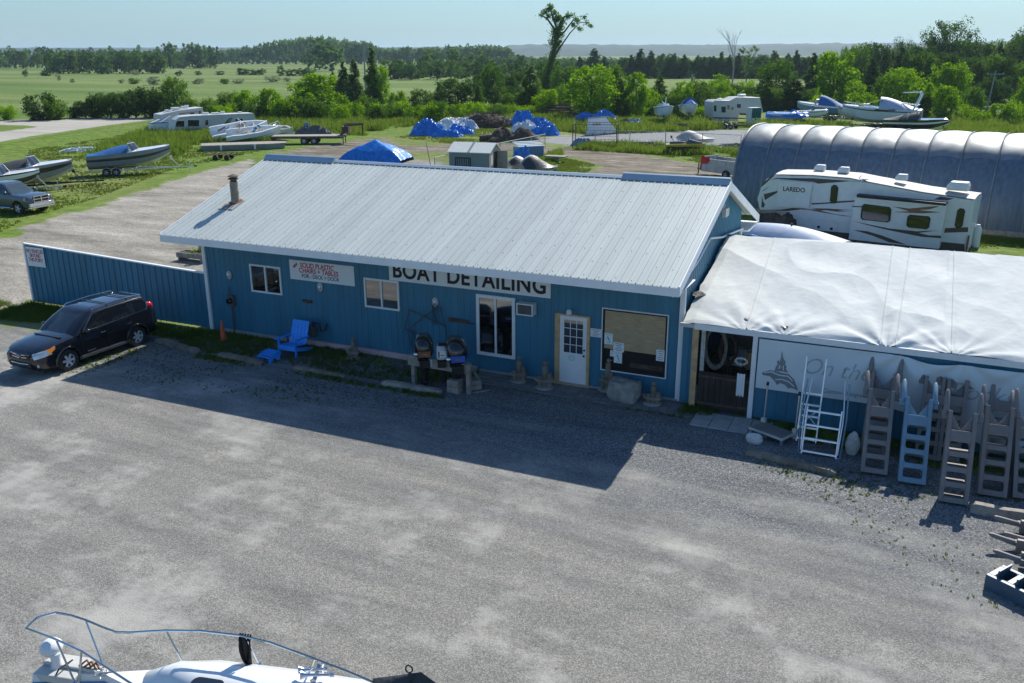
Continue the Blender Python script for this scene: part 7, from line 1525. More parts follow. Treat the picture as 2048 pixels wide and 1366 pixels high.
# wrecked boats and raft
c = G(405, 301); t = thing('pontoon_raft', 'long flat weathered raft on a grey float lying in the grass', 'raft', (c.x, c.y, 0), R_(42))
m = MB(); m.loft([[(x, -1.3 * w_, 0.05), (x, 1.3 * w_, 0.05), (x, 1.35 * w_, 0.45), (x, -1.35 * w_, 0.45)] for x, w_ in ((0, 0.9), (1, 1), (7, 1), (8.4, 0.6))]); m.build('float', M['gel_grey'], t, 0)
m = MB(); m.loft([[(x, -1.45 * w_, 0.455), (x, 1.45 * w_, 0.455), (x, 1.45 * w_, 0.62), (x, -1.45 * w_, 0.62)] for x, w_ in ((-0.1, 0.9), (1, 1), (7, 1), (8.6, 0.6))]); m.build('deck', M['wood_grey'], t, 0)
m = MB()
for x_ in (1.8, 5.2): m.box(x_, x_ + 0.2, -1.50, -1.46, 0.1, 0.62)
m.build('strap', M['sign_white'], t, 0)
def wreck(px, lab, L_, B_, rz, seed, mts=('sign_white', 'grey_plastic'), tilt=0.0, roll=0.0):
    c = G(*px); t = thing('wrecked_boat', lab, 'boat', (c.x, c.y, 0.25), rz); t.rotation_euler = (roll, tilt, rz)
    rg = []; ig = []
    for i in range(17):
        u = i / 16; w_ = B_ / 2 * (1 - max(0, (u - 0.4) / 0.6) ** 2.2) + 0.02; z = 0.9 + 0.35 * u + 0.12 * vnoise(u * 4, seed); x = u * L_
        rg.append([(x, -w_ * 0.5, 0.1 + 0.5 * u * u), (x, -w_, 0.45 + 0.3 * u), (x, -w_, z), (x, -w_ + 0.22, z + 0.02), (x, -w_ * 0.75, 0.4), (x, 0, 0.3), (x, w_ * 0.75, 0.4), (x, w_ - 0.22, z + 0.02), (x, w_, z), (x, w_, 0.45 + 0.3 * u), (x, w_ * 0.5, 0.1 + 0.5 * u * u)])
    m = MB(); m.loft(rg); m.build('hull', M[mts[0]], t, 40)
    rr = random.Random(seed)
    for k in range(6):
        m = MB(); x, y, z = L_ * (0.1 + 0.6 * rr.random()), B_ * 0.25 * rr.uniform(-1, 1), 0.7; m.bar((x, y, z), (x + rr.uniform(0.4, 1.0), y + rr.uniform(-0.5, 0.5), z + rr.uniform(0.1, 0.7)), 0.5, 0.05); m.build('broken_panel', M[rr.choice(['sign_white', 'wood_new', 'rv_old', 'grey_plastic', 'gel_blue'])], t, 0)
    for s in (-1, 1):
        m = MB(); x0 = L_ * 0.55; P = [(x0 + 0.3, s * 0.1, 1.2), (x0, s * B_ * 0.36, 1.15), (x0 - 0.3, s * B_ * 0.34, 1.7), (x0 - 0.1, s * 0.1, 1.75)]; m.tube(P, 0.03, 6, closed=True); m.build('windshield_frame', M['sign_white'], t)
    return t
wreck((425, 282), 'gutted white boat hull with its bow rail up, nearer the motorhome', 6.5, 2.6, R_(50), 3, tilt=R_(-6), roll=R_(20))
wreck((455, 287), 'gutted white boat hull full of broken panels above the raft', 6.0, 2.4, R_(40), 5, tilt=R_(-4), roll=R_(16))
wreck((520, 276), 'stripped boat hull with scattered rubbish between the motorhome and flatbed', 5.5, 2.2, R_(-5), 8, ('rv_old', 'grey_plastic'), roll=R_(10))
crumple('junk_heap', 'heap of blue drum, tank and yellow weeds behind the flatbed trailer', (628, 272), 5.0, 2.0, 1.3, 'grey_plastic', 21, 'junk heap', rz=YAW)
c = G(622, 268); m = MB(); m.lathe([(0.3, 0), (0.31, 0.4), (0.3, 0.9)], n=16); o = m.build('blue_drum', M['gel_blue'], None); o.location = (c.x, c.y - 0.8, 0.6); tag(o, 'blue plastic drum standing in the junk behind the flatbed', 'drum')
crumple('scrap_frame', 'small grey scrap frame lying in the weeds above the flatbed', (582, 243), 3.5, 1.5, 0.9, 'galv', 23, 'scrap', rz=YAW)
crumple('white_scrap', 'scatter of pale rubbish in the grass behind the blue covered speedboat', (165, 302), 4.5, 1.4, 0.45, 'tarp_scrap_white', 24, 'rubbish', rz=R_(30))
# blue tent like cover just behind the ridge
c = G(728, 326); t = thing('boat_cover', 'peaked bright blue tarpaulin cover just behind the roof ridge', 'cover', (c.x, c.y + 1.5, 0), R_(12)); t.scale = (0.85, 0.85, 0.9)
def bc(u, v):
    x = (u - 0.5) * 8.0; y = (v - 0.5) * 4.6; r = max(abs(x - 0.4 * (1 if x > 0.4 else 1)) / 4.0, abs(y) / 2.3); an = math.atan2(y, x - 0.4)
    return (x, y, 1.75 * max(0, 1 - r) ** 0.85 + 0.45 * min(1, 3 * max(0, 1 - r)) + 0.06 * math.sin(an * 7) * r + 0.10 * vnoise(x * 1.4, y * 1.4, 0, 5))
m = MB(); m.grid(bc, 40, 30); m.build('tarpaulin', M['tarp_blue'], t, 30)
m = MB(); m.box(-2.6, 2.6, -1.2, 1.2, 0.2, 0.6); m.build('covered_hull', M['gel_white'], t, 0)
# storage shed
a = G(899, 346); b_ = G(1003, 352); P0 = Vector((a.x, a.y, 0)); t = thing('storage_shed', 'small grey plastic storage shed with a pale gable roof and open brown door', 'shed', (a.x, a.y, 0), math.atan2(b_.y - a.y, b_.x - a.x) + R_(6)); SW, SD, SH = 3.6, 2.7, 1.75
m = MB(); m.prism([(0, 0), (SD, 0), (SD, SH), (SD / 2, SH + 0.62), (0, SH)], 0, SW, axis='x'); m.build('walls', M['shed_wall'], t, 0)
m = MB(); m.prism([(-0.02, 0.0), (SD + 0.02, 0.0), (SD + 0.02, SH), (SD / 2, SH + 0.6), (-0.02, SH)], SW, SW + 0.02, axis='x'); m.build('end_wall', M['shed_tan'], t, 0)
for s in (0, 1):
    m = MB(); y0, y1 = (-0.15, SD / 2) if s == 0 else (SD + 0.15, SD / 2); m.add([(-0.12, y0, SH - 0.03), (SW + 0.15, y0, SH - 0.03), (SW + 0.15, y1, SH + 0.66), (-0.12, y1, SH + 0.66), (-0.12, y0, SH + 0.04), (SW + 0.15, y0, SH + 0.04), (SW + 0.15, y1, SH + 0.74), (-0.12, y1, SH + 0.74)], [(3, 2, 1, 0), (4, 5, 6, 7), (0, 1, 5, 4), (1, 2, 6, 5), (2, 3, 7, 6), (3, 0, 4, 7)]); m.build('roof_panel', M['shed_roof'], t, 0)
m = MB(); m.bar((SW * 0.5, -0.18, SH + 0.06), (SW * 0.5, SD / 2, SH + 0.77), 0.18, 0.03); m.build('roof_seam', M['shed_wall'], t, 0)
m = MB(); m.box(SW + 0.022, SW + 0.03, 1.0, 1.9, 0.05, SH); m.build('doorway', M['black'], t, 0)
m = MB(); m.box(SW + 0.03, SW + 0.95, 1.9, 1.96, 0.05, SH + 0.05); m.build('door', M['shed_tan'], t, 0)
m = MB(); frame(m, 0.55, 1.95, 0.55, 1.35, 0.07, -0.06, -0.002)
for k in range(6): m.box(0.75 + k * 0.2, 0.79 + k * 0.2, -0.05, -0.003, 0.62, 1.28)
m.build('window_grille', M['black'], t, 0)
m = MB(); m.box(SW + 0.022, SW + 0.028, 0.35, 0.8, 0.7, 1.5); m.build('pale_stain', M['rv_white'], t, 0)
# covered craft right of the storage shed
def covered(px, lab, mt, L_, W_, H_, rz, mt2=None):
    c = G(*px); t = thing('covered_craft', lab, 'covered boat', (c.x, c.y, 0), rz)
    m = MB(); rg = []
    for i in range(12):
        u = i / 11; w_ = W_ / 2 * (1 - abs(u - 0.4) ** 2.4 * 2.2); h = H_ * (0.72 + 0.28 * math.sin(u * 5.0 + 0.5)) * (1 - 0.5 * abs(u - 0.45) ** 3 * 8); rg.append([((u - 0.5) * L_, y * w_ * (1.0 + 0.05 * vnoise(u * 6, y * 3)), 0.35 + max(0.05, (h - 0.35) * (1 - abs(y) ** 1.7)) + 0.04 * vnoise(u * 8, y * 6)) for y in [1 - j / 5 for j in range(11)]])
    m.loft(rg, close=False, caps=True); m.build('cover', M[mt], t, 35)
    if mt2:
        m = MB(); m.loft([[(x, y * 1.03, z + 0.012) for x, y, z in r[6:]] for r in rg], close=False, caps=False); m.build('cover_panel', M[mt2], t, 35)
    m = MB(); m.loft([[((u - 0.5) * L_ * 0.95, y * W_ * 0.42 * (1 - abs(u - 0.4) ** 2.4 * 2), z) for y, z in ((-1, 0.4), (1, 0.4), (0.6, 0.12), (-0.6, 0.12))] for u in (0, 0.3, 0.6, 0.9, 1)]); m.build('hull', M['gel_white'], t, 30); return t
covered((1046, 338), 'small craft under a pale grey cover right of the storage shed', 'tarp_grey', 3.2, 1.7, 1.25, R_(60), 'tarp_black')
covered((1078, 344), 'small craft under a black and grey cover nearest the fence gap', 'tarp_grey', 3.6, 1.9, 1.55, R_(55), 'tarp_black')
covered((1392, 284), 'small pointed boat under a grey cover in the gravel yard', 'tarp_grey', 4.4, 1.9, 1.35, R_(35), None)
c = G(1057, 318); t = thing('pallet_stack', 'stack of white boards over blue tarpaulin behind the covered craft', 'stack', (c.x, c.y, 0), R_(50))
m = MB(); m.box(-1.3, 1.3, -0.7, 0.7, 0.1, 1.2); m.build('crate_body', M['gel_blue'], t, 0, 0.05); m = MB()
for k in range(4): m.box(-1.4, 1.4, -0.8 + k * 0.42, -0.5 + k * 0.42, 1.22 + 0.10 * k, 1.30 + 0.10 * k)
m.build('white_boards', M['sign_white'], t, 0)
crumple('tarp_bundle', 'blue tarpaulin hanging at the left of the white board stack', (1042, 322), 1.8, 1.4, 1.6, 'tarp_blue', 31, rz=YAW)
c = G(1112, 325); m = MB(); m.tube([(0, 0, 0), (0, 0, 0.5)], [0.3, 0.26], 10); m.box(-1.0, 1.0, -0.5, 0.5, 0.5, 0.62); o = m.build('wooden_table', M['wood_grey'], None, 0); o.location = (c.x, c.y, 0); tag(o, 'low slab of pale wood on a stump at the edge of the dirt track', 'table')
# yellow watercraft on a trolley
c = G(1368, 310); rz = R_(18); t = thing('jet_watercraft', 'yellow and black personal watercraft on a low trolley', 'watercraft', (c.x - 1.9, c.y, 0), rz)
m = MB(); rg = []
for i in range(12):
    u = i / 11; w_ = 0.62 * (1 - max(0, (u - 0.4) / 0.6) ** 2.3) + 0.03; rg.append([(u * 3.9, y * w_, z) for y, z in ((0, 0.55 + 0.35 * u ** 3), (0.8, 0.62 + 0.30 * u ** 3), (1, 0.88 + 0.10 * u), (0.85, 1.0 + 0.12 * u), (0, 1.05 + 0.12 * u), (-0.85, 1.0 + 0.12 * u), (-1, 0.88 + 0.10 * u), (-0.8, 0.62 + 0.30 * u ** 3))])
m.loft(rg); m.build('hull', M['yellow_gel'], t, 40)
m = MB(); m.loft([[(x, y * w_, z) for y, z in ((-1, a1), (-0.6, b1), (0.6, b1), (1, a1))] for x, w_, a1, b1 in ((0.4, 0.3, 1.05, 1.25), (1.4, 0.32, 1.05, 1.30), (2.0, 0.3, 1.05, 1.2), (2.3, 0.4, 1.1, 1.5), (3.0, 0.4, 1.12, 1.3), (3.6, 0.15, 1.15, 1.2))]); m.build('seat', M['grey_plastic'], t, 30)
m = MB(); m.box(0.1, 3.5, -0.63, -0.62, 0.62, 0.80); m.box(0.1, 3.0, 0.62, 0.63, 0.62, 0.80); m.build('hull_band', M['black'], t, 0)
m = MB(); m.tube([(2.2, -0.4, 1.6), (2.3, 0, 1.65), (2.2, 0.4, 1.6)], 0.04, 6); m.build('handlebar', M['black'], t)
t = trailer('low trolley under the yellow watercraft', (c.x - 1.9, c.y, 0), rz, 3.2, 1.1, 0.30, (1.4,), 'rusty_steel', 0.2, 0.9, False, 'trolley', False)
# utility trailer with a red cloth
c = G(1402, 352); rz = math.atan2(G(1475, 362).y - c.y, G(1475, 362).x - c.x); t = thing('utility_trailer', 'grey slab sided utility trailer with a red cloth at its front corner', 'trailer', (c.x, c.y, 0), rz)
m = MB(); m.box(0, 4.6, 0, 0.05, 0.45, 1.45); m.box(0, 4.6, 1.95, 2.0, 0.45, 1.45); m.box(0, 0.05, 0.05, 1.95, 0.45, 1.6); m.box(0, 4.6, 0.05, 1.95, 0.40, 0.46); m.build('box_sides', M['galv'], t, 0)
m = MB()
for k in range(5): m.box(0.4 + k, 0.5 + k, -0.03, -0.002, 0.45, 1.45)
m.box(0, 4.6, -0.035, -0.031, 1.0, 1.06); m.build('side_ribs', M['rv_old'], t, 0)
m = MB(); m.bar((0, 0.3, 0.45), (-1.3, 1.0, 0.45), 0.08, 0.1); m.bar((0, 1.7, 0.45), (-1.3, 1.0, 0.45), 0.08, 0.1); m.tube([(-1.2, 1.0, 0.0), (-1.2, 1.0, 0.9)], 0.05, 8); m.box(-0.7, -0.1, 0.6, 1.4, 0.5, 0.9); m.build('drawbar', M['rusty_steel'], t, 0)
for s in (-0.02, 2.02): wheel(t, 2.6, s, 0.36, 0.22, 'galv', 5, -1 if s < 1 else 1)
m = MB(); m.grid(lambda u, v: (-0.05 + 0.9 * u, -0.05 + 0.03 * math.sin(u * 9) - 0.02 * v, 1.62 - 0.75 * v * (1 - 0.5 * u) + 0.05 * math.sin(u * 7)), 12, 8); o = m.build('red_cloth', M['red_cloth'], None, 60, fix=False); o.location = (c.x, c.y, 0); o.rotation_euler = (0, 0, rz); tag(o, 'torn red cloth hanging on the front corner of the utility trailer', 'cloth')
t = trailer('low green trailer frame beyond the utility trailer', G(1440, 300), R_(30), 5.0, 1.6, 0.4, (2.0,), 'green_box', 0.3, 1.6)
t = trailer('empty dark boat trailer inside the fence left of the covered boat', G(1262, 296), R_(15), 4.0, 1.5, 0.4, (1.6,), 'rusty_steel', 0.28, 1.6)
t = trailer('tangled dark trailer frame in front of the blue peaked yacht', G(1340, 258), R_(20), 5.0, 1.7, 0.5, (1.8,), 'black', 0.33, 1.6)
t = trailer('dark trailer chassis in the weeds under the old fifth wheel', G(1420, 256), R_(-8), 6.0, 1.8, 0.5, (2.4, 3.2), 'black', 0.33, 1.6)
# chain link fences
def chain(pts, h_, lab, cell=0.22, sp=4.0, n_=None):
    A = G(*pts[0]); t = thing('chain_link_fence', lab, 'fence', (A.x, A.y, 0)); W = [G(*p) - A for p in pts]; mesh = MB(); rail = MB()
    for a, b_ in zip(W[:-1], W[1:]):
        d = b_ - a; L_ = d.length; n = max(1, int(round(L_ / sp)))
        for k in range(n + 1):
            p = a + d * (k / n); m = MB(); m.tube([(p.x, p.y, 0), (p.x, p.y, h_ + 0.05)], 0.04, 7); m.build('post', M['galv'], t)
        rail.tube([(a.x, a.y, h_), (b_.x, b_.y, h_)], 0.028, 6); N = int(L_ / cell); H = int(h_ / cell); u = d / L_
        for k in range(-H, N):
            for sg in (1, -1):
                s0, s1 = (k * cell, k * cell + h_) if sg == 1 else (k * cell + h_, k * cell)
                z0, z1 = 0.0, h_
                lo, hi = min(s0, s1), max(s0, s1)
                if hi <= 0 or lo >= L_: continue
                def cl(s): return max(0.0, min(L_, s))
                f = lambda s: z0 + (z1 - z0) * (s - s0) / (s1 - s0)
                p = a + u * cl(s0); q = a + u * cl(s1); mesh.bar((p.x, p.y, f(cl(s0))), (q.x, q.y, f(cl(s1))), 0.009, 0.009)
    rail.build('top_rail', M['galv'], t); mesh.build('wire_mesh', M['galv'], t, 0, fix=False); return t
chain([(1190, 294), (1330, 299), (1480, 307)], 1.8, 'long chain link fence along the gravel yard behind the dirt track', 0.35)
chain([(870, 352), (1000, 318), (1090, 297)], 1.5, 'chain link fence slanting up behind the storage shed', 0.30, 3.2)
t = thing('wire_cage', 'tall open wire cage at the left end of the yard fence', 'cage', G(1145, 297), R_(15)); Lc = 4.6
for x_, y_ in ((0, 0), (Lc, 0), (0, 3), (Lc, 3)): m = MB(); m.tube([(x_, y_, 0), (x_, y_, 2.5)], 0.05, 6); m.build('post', M['rusty_steel'], t)
m = MB()
for x_ in [k * Lc / 12 for k in range(13)]: m.bar((x_, 0, 0.05), (x_, 0, 2.45), 0.012, 0.012); m.bar((x_, 3, 0.05), (x_, 3, 2.45), 0.012, 0.012)
for z_ in [k * 0.3 + 0.1 for k in range(8)]: m.bar((0, 0, z_), (Lc, 0, z_), 0.012, 0.012); m.bar((0, 3, z_), (Lc, 3, z_), 0.012, 0.012); m.bar((0, 0, z_), (0, 3, z_), 0.012, 0.012)
for p, q in (((0, 0, 2.5), (Lc, 0, 2.5)), ((0, 3, 2.5), (Lc, 3, 2.5)), ((0, 0, 2.5), (0, 3, 2.5)), ((Lc, 0, 2.5), (Lc, 3, 2.5))): m.bar(p, q, 0.05, 0.05)
m.build('wire_panels', M['rusty_steel'], t, 0)
# HOOP BUILDING
a0 = R_(-8.5); t = thing('hoop_building', 'long rounded hoop shelter with silver top sheets over a dark blue skirt', 'shelter', (-10.95, 57.65, 0), a0); HR, HW, HL = 5.05, 4.6, 21.0
bay = 1.83; nb = int(HL / bay) + 1
def hoop(th, x, bulge=0.0):   # th 0 near foot .. pi far foot
    c, s = math.cos(th), math.sin(th); k = 1 + bulge
    return (x, HW - HW * math.copysign(abs(c) ** 0.72, c) * k, HR * s ** 0.88 * k)
def skin(u, v, lift=0.0):
    x = u * HL; th = v * math.pi; f = (x / bay) % 1.0; bl = 0.018 * math.sin(math.pi * f) ** 0.6 * (0.3 + 0.7 * math.sin(th)); q = 0.004 * vnoise(x * 1.5, v * 14, 0, 6)
    return hoop(th, x, bl + q + lift)
m = MB(); m.grid(lambda u, v: skin(u, 0.02 + 0.96 * v), 264, 60); m.build('silver_cover', M['hoop_silver'], t, 80)
m = MB(); m.grid(lambda u, v: skin(u, 0.002 + (0.262 + 0.008 * abs(math.sin(u * HL / bay * math.pi)) + (0.02 if u > 0.75 else 0)) * v, 0.006), 264, 26); m.build('blue_skirt', M['hoop_blue'], t, 80)
m = MB(); m.grid(lambda u, v: skin(u, 1 - (0.002 + 0.27 * v), 0.006), 100, 16); m.build('blue_skirt', M['hoop_blue'], t, 80)
for k in range(nb):
    x = min(HL, k * bay); m = MB(); m.tube([hoop(v * math.pi / 40, x, 0.012) for v in range(0, 41)], 0.045 if k else 0.07, 6); m.build('rib', M['hoop_silver'], t)
m = MB(); pts = [hoop(v * math.pi / 40, 0.25) for v in range(0, 41)]; m.add(pts, [tuple(range(41))]); m.build('end_panel', M['hoop_blue'], t, 0)
m = MB(); m.box(-0.1, HL, -0.18, -0.06, 0.0, 0.28); m.build('base_timber', M['wood_grey'], t, 0)
# things by the camper
c = G(1950, 494); t = thing('propane_tank', 'white upright gas cylinder at the rear corner of the fifth wheel', 'gas cylinder', (c.x, c.y, 0))
m = MB(); m.lathe([(0.17, 0.0), (0.19, 0.08), (0.19, 0.95), (0.12, 1.08), (0.05, 1.10)], n=18); m.build('cylinder', M['rv_white'], t)
m = MB(); m.lathe([(0.10, 1.05), (0.10, 1.18)], n=12); m.build('collar', M['rv_white'], t)
c = G(1570, 486); t = thing('covered_boat', 'boat under a smooth pale lilac cover between the building and the camper', 'covered boat', (c.x + 0.6, c.y - 1.5, 0), R_(150))
def cv(u, v): return ((u - 0.5) * 6.0, (v - 0.5) * 2.6 * (1 - max(0, u - 0.55) ** 2 * 3), 0.45 + 0.75 * (1 - (abs(v - 0.5) * 2) ** 2.2) * (0.6 + 0.4 * math.sin(u * 3.0)) + 0.0)
m = MB(); m.grid(cv, 24, 14); m.build('cover', M['tarp_pale'], t, 60); m = MB(); m.box(-2.9, 2.0, -1.15, 1.15, 0.2, 0.6); m.build('hull', M['ink_blue'], t, 0, 0.1); m = MB(); m.lathe([(0.05, 0), (0.04, 0.12)], (0.2, 0, 1.20), 10); m.build('vent', M['black'], t)
crumple('brush_heap', 'dark tangled brush under the nose of the fifth wheel', (1540, 470), 3.0, 2.0, 1.4, 'wood_dark', 41, 'brush pile')
# utility poles
def pole(px, ptop, lab, arm=True, r=0.14):
    b_ = G(*px); d = math.hypot(b_.x, b_.y); H = HZ(ptop[0], ptop[1], b_); dr = RAY(*ptop); k = d / math.hypot(dr.x, dr.y); top = Vector((dr.x * k, dr.y * k, H)); t = thing('utility_pole', lab, 'utility pole', (b_.x, b_.y, 0)); tp = top - Vector((b_.x, b_.y, 0))
    m = MB(); m.tube([(0, 0, 0), tuple(tp * 0.5), tuple(tp)], [r, r * 0.85, r * 0.7], 10); m.build('post', M['pole_wood'], t)
    if arm: 
        q = tp - Vector((0, 0, 0.5)); ax = Vector((math.cos(YAW), math.sin(YAW), 0)); m = MB(); m.bar(q - ax * 1.2, q + ax * 1.2, 0.1, 0.12); m.build('crossarm', M['pole_wood'], t, 0)
        for s in (-1.1, 0, 1.1): m = MB(); p = q + ax * s; m.lathe([(0.06, 0.06), (0.07, 0.14), (0.04, 0.2)], tuple(p), 8); m.build('insulator', M['rv_old'], t)
    return t, top
pole((732, 196), (727, 84), 'tall pale utility pole rising from the shrubs left of centre', True, 0.22)
t, tp = pole((1968, 243), (1992, 141), 'leaning utility pole with wires by the right hand woods', True, 0.13)
for k, (dz, lab) in enumerate(((-0.6, 'upper overhead wire running right from the leaning pole'), (-2.0, 'lower overhead wire running right from the leaning pole'))):
    p0 = tp + Vector((0, 0, dz)); p1 = p0 + Vector((38, 4, -2.6)); m = MB(); m.tube([tuple(p0.lerp(p1, i / 14) - Vector((0, 0, 1.2 * math.sin(math.pi * i / 14)))) for i in range(15)], 0.022, 5); o = m.build('overhead_wire', M['grey_plastic'], None); tag(o, lab, 'wire')
pole((1380, 205), (1385, 150), 'dark leafless tree stub standing straight in the vine hedge', False, 0.3)
pole((1858, 262), (1866, 240), 'short dark fence post at the right edge of the yard', False, 0.12)
pole((865, 350), (852, 285), 'thin bare leaning sapling stem behind the roof ridge', False, 0.04)
# ============================================================ TREES
KN = dict(broad='leafy_tree', broad_dark='leafy_tree', broad_bright='leafy_tree', bright='leafy_tree', bright_yellow='leafy_tree', bush='bush', bush_dark='bush', bush_bright='bush', bush_yellow='bush', vine='vine_bush', cedar='cedar_tree', cedar_mid='cedar_tree', airy='tall_tree', silver='silver_bush', far='distant_tree', far_dark='distant_tree')
def T(kind, x, yb, yt, w_, lab, grp=None, parts=True):
    nm = KN[kind]; return ptree(kind, x, yb, yt, w_, lab, nm, 'bush' if 'bush' in nm else 'tree', grp, parts)
# hedgerow by the road, left
T('bush_yellow', 18, 240, 210, 38, 'small yellowish bush at the left edge beyond the road')
T('bush_dark', 82, 240, 186, 62, 'broad dark bush standing apart left of the long roadside hedgerow'); T('bush', 112, 240, 195, 44, 'mid green bush joined to the right of the first dark roadside bush')
for k, (x, yt, w_) in enumerate(((150, 212, 36), (172, 200, 40), (196, 190, 44), (222, 184, 46), (248, 186, 42), (272, 178, 48), (300, 172, 50), (324, 184, 40))):
    T('broad_dark' if k % 2 else 'bush_dark', x, 236, yt, w_, 'dark bush in the continuous hedgerow along the road', 'dark hedgerow bushes along the road')
T('broad', 352, 232, 154, 52, 'taller brighter tree ending the roadside hedgerow beside the old camper'); T('bush', 385, 232, 196, 34, 'pale bush at the foot of the hedgerow end tree')
# shrubs centre left
L1 = [(436, 232, 196, 50, 'bush', 'dark green bush right behind the motorhome rear'), (462, 234, 184, 42, 'broad', 'mid green small tree, second in the thicket behind the motorhome'), (488, 236, 178, 44, 'bright', 'slim bright tree in the thicket behind the motorhome'), (516, 240, 190, 50, 'bush_bright', 'bright bush low in front of the thicket'), (545, 240, 176, 46, 'bright', 'pointed bright tree halfway along the thicket'), (575, 243, 190, 52, 'bush_bright', 'bright bush left below the yellow green tree'), (606, 243, 196, 54, 'bush', 'dark shadowed bush under the yellow green tree'), (634, 236, 147, 88, 'bright_yellow', 'big yellow green tree, brightest crown left of the pale pole'), (610, 240, 172, 50, 'bright', 'bright green tree tucked at the left of the yellow green one'), (672, 236, 190, 50, 'bush_bright', 'bright bush at the right foot of the yellow green tree'), (668, 200, 140, 34, 'cedar_mid', 'slim cedar just right of the yellow green crown'),
  (690, 205, 120, 40, 'cedar', 'dark narrow cedar left of the pale pole'), (712, 212, 110, 38, 'cedar', 'dark cedar immediately left of the pale pole'), (748, 218, 88, 46, 'cedar', 'tallest dark vine clad cedar right of the pale pole'), (764, 218, 130, 34, 'broad_bright', 'mid green tree hugging the right of the tall vine clad cedar'), (735, 236, 190, 46, 'bush', 'bush around the foot of the pale pole'), (705, 238, 205, 44, 'bush_yellow', 'yellowish bush left of the foot of the pale pole'), (762, 238, 206, 44, 'bush_yellow', 'yellowish bush right of the foot of the pale pole'),
  (795, 226, 180, 44, 'bright', 'loose bright sapling between the pole and the round bush'), (842, 236, 178, 46, 'broad', 'round deep green tree at the left end of the vine hedge'), (866, 246, 208, 44, 'bush_yellow', 'yellow green bush in front of the round deep green tree'), (815, 240, 212, 40, 'bush', 'low dark bush left of the round deep green tree'), (880, 216, 162, 40, 'cedar_mid', 'small cedar left of the broad dark one'), (916, 222, 156, 82, 'broad_dark', 'broad dark dome shaped evergreen in the middle distance'), (957, 224, 165, 30, 'cedar_mid', 'slim cedar right of the broad dark dome'), (985, 216, 128, 48, 'broad', 'tall bright leafy tree right of the broad dark dome'), (962, 200, 146, 36, 'broad_dark', 'dark tree behind the tall bright leafy one'), (1018, 200, 150, 46, 'broad_dark', 'dark tree between the tall leafy one and the light cedar')]
for x, yb, yt, w_, k, lab in L1: T(k, x, yb, yt, w_, lab)
L2 = [(1060, 222, 128, 66, 'cedar_mid', 'broad light cedar left of the tall crooked tree'), (1036, 196, 142, 40, 'broad_dark', 'dark leafy tree behind the broad light cedar'), (1096, 190, 120, 52, 'broad_dark', 'dark tree at the foot of the tall crooked tree'), (1095, 232, 178, 46, 'bright_yellow', 'yellow green sapling below the tall crooked tree'), (1132, 205, 130, 56, 'broad', 'mid green tree right of the tall crooked one'), (1124, 226, 170, 40, 'bush', 'dark bush between the sapling and the big bright tree'), (1180, 240, 130, 92, 'broad_bright', 'big rounded bright green tree above the lumber pile'), (1158, 230, 165, 50, 'broad_bright', 'lower bright lobe tree left of the big rounded one'), (1226, 225, 128, 50, 'broad', 'mid green tree right behind the big rounded one'), (1240, 238, 152, 50, 'cedar_mid', 'dull cedar right of the big rounded bright tree'), (1272, 238, 142, 48, 'bright', 'bright tree left of the white yacht'), (1296, 232, 175, 40, 'bush_yellow', 'yellow green bush above the white yacht'), (1318, 215, 146, 48, 'cedar_mid', 'dark pointed tree right of the bright one above the yacht'), (1346, 232, 186, 44, 'bush', 'bush behind the blue peaked yacht'), (1364, 230, 160, 38, 'bright', 'slim bright tree beside the straight dark stub'), (1396, 226, 160, 50, 'broad', 'mid green tree right of the straight dark stub'), (1428, 214, 160, 50, 'broad_bright', 'bright tree above the old fifth wheel, left one'), (1440, 210, 146, 36, 'bright', 'pointed bright sapling above the old fifth wheel'), (1465, 208, 168, 44, 'broad_dark', 'dark bush above the middle of the old fifth wheel'), (1492, 206, 160, 44, 'bush_bright', 'bright bush above the rear of the old fifth wheel'), (1500, 216, 172, 50, 'bush_dark', 'dark bush right behind the old fifth wheel')]
for x, yb, yt, w_, k, lab in L2: T(k, x, yb, yt, w_, lab)
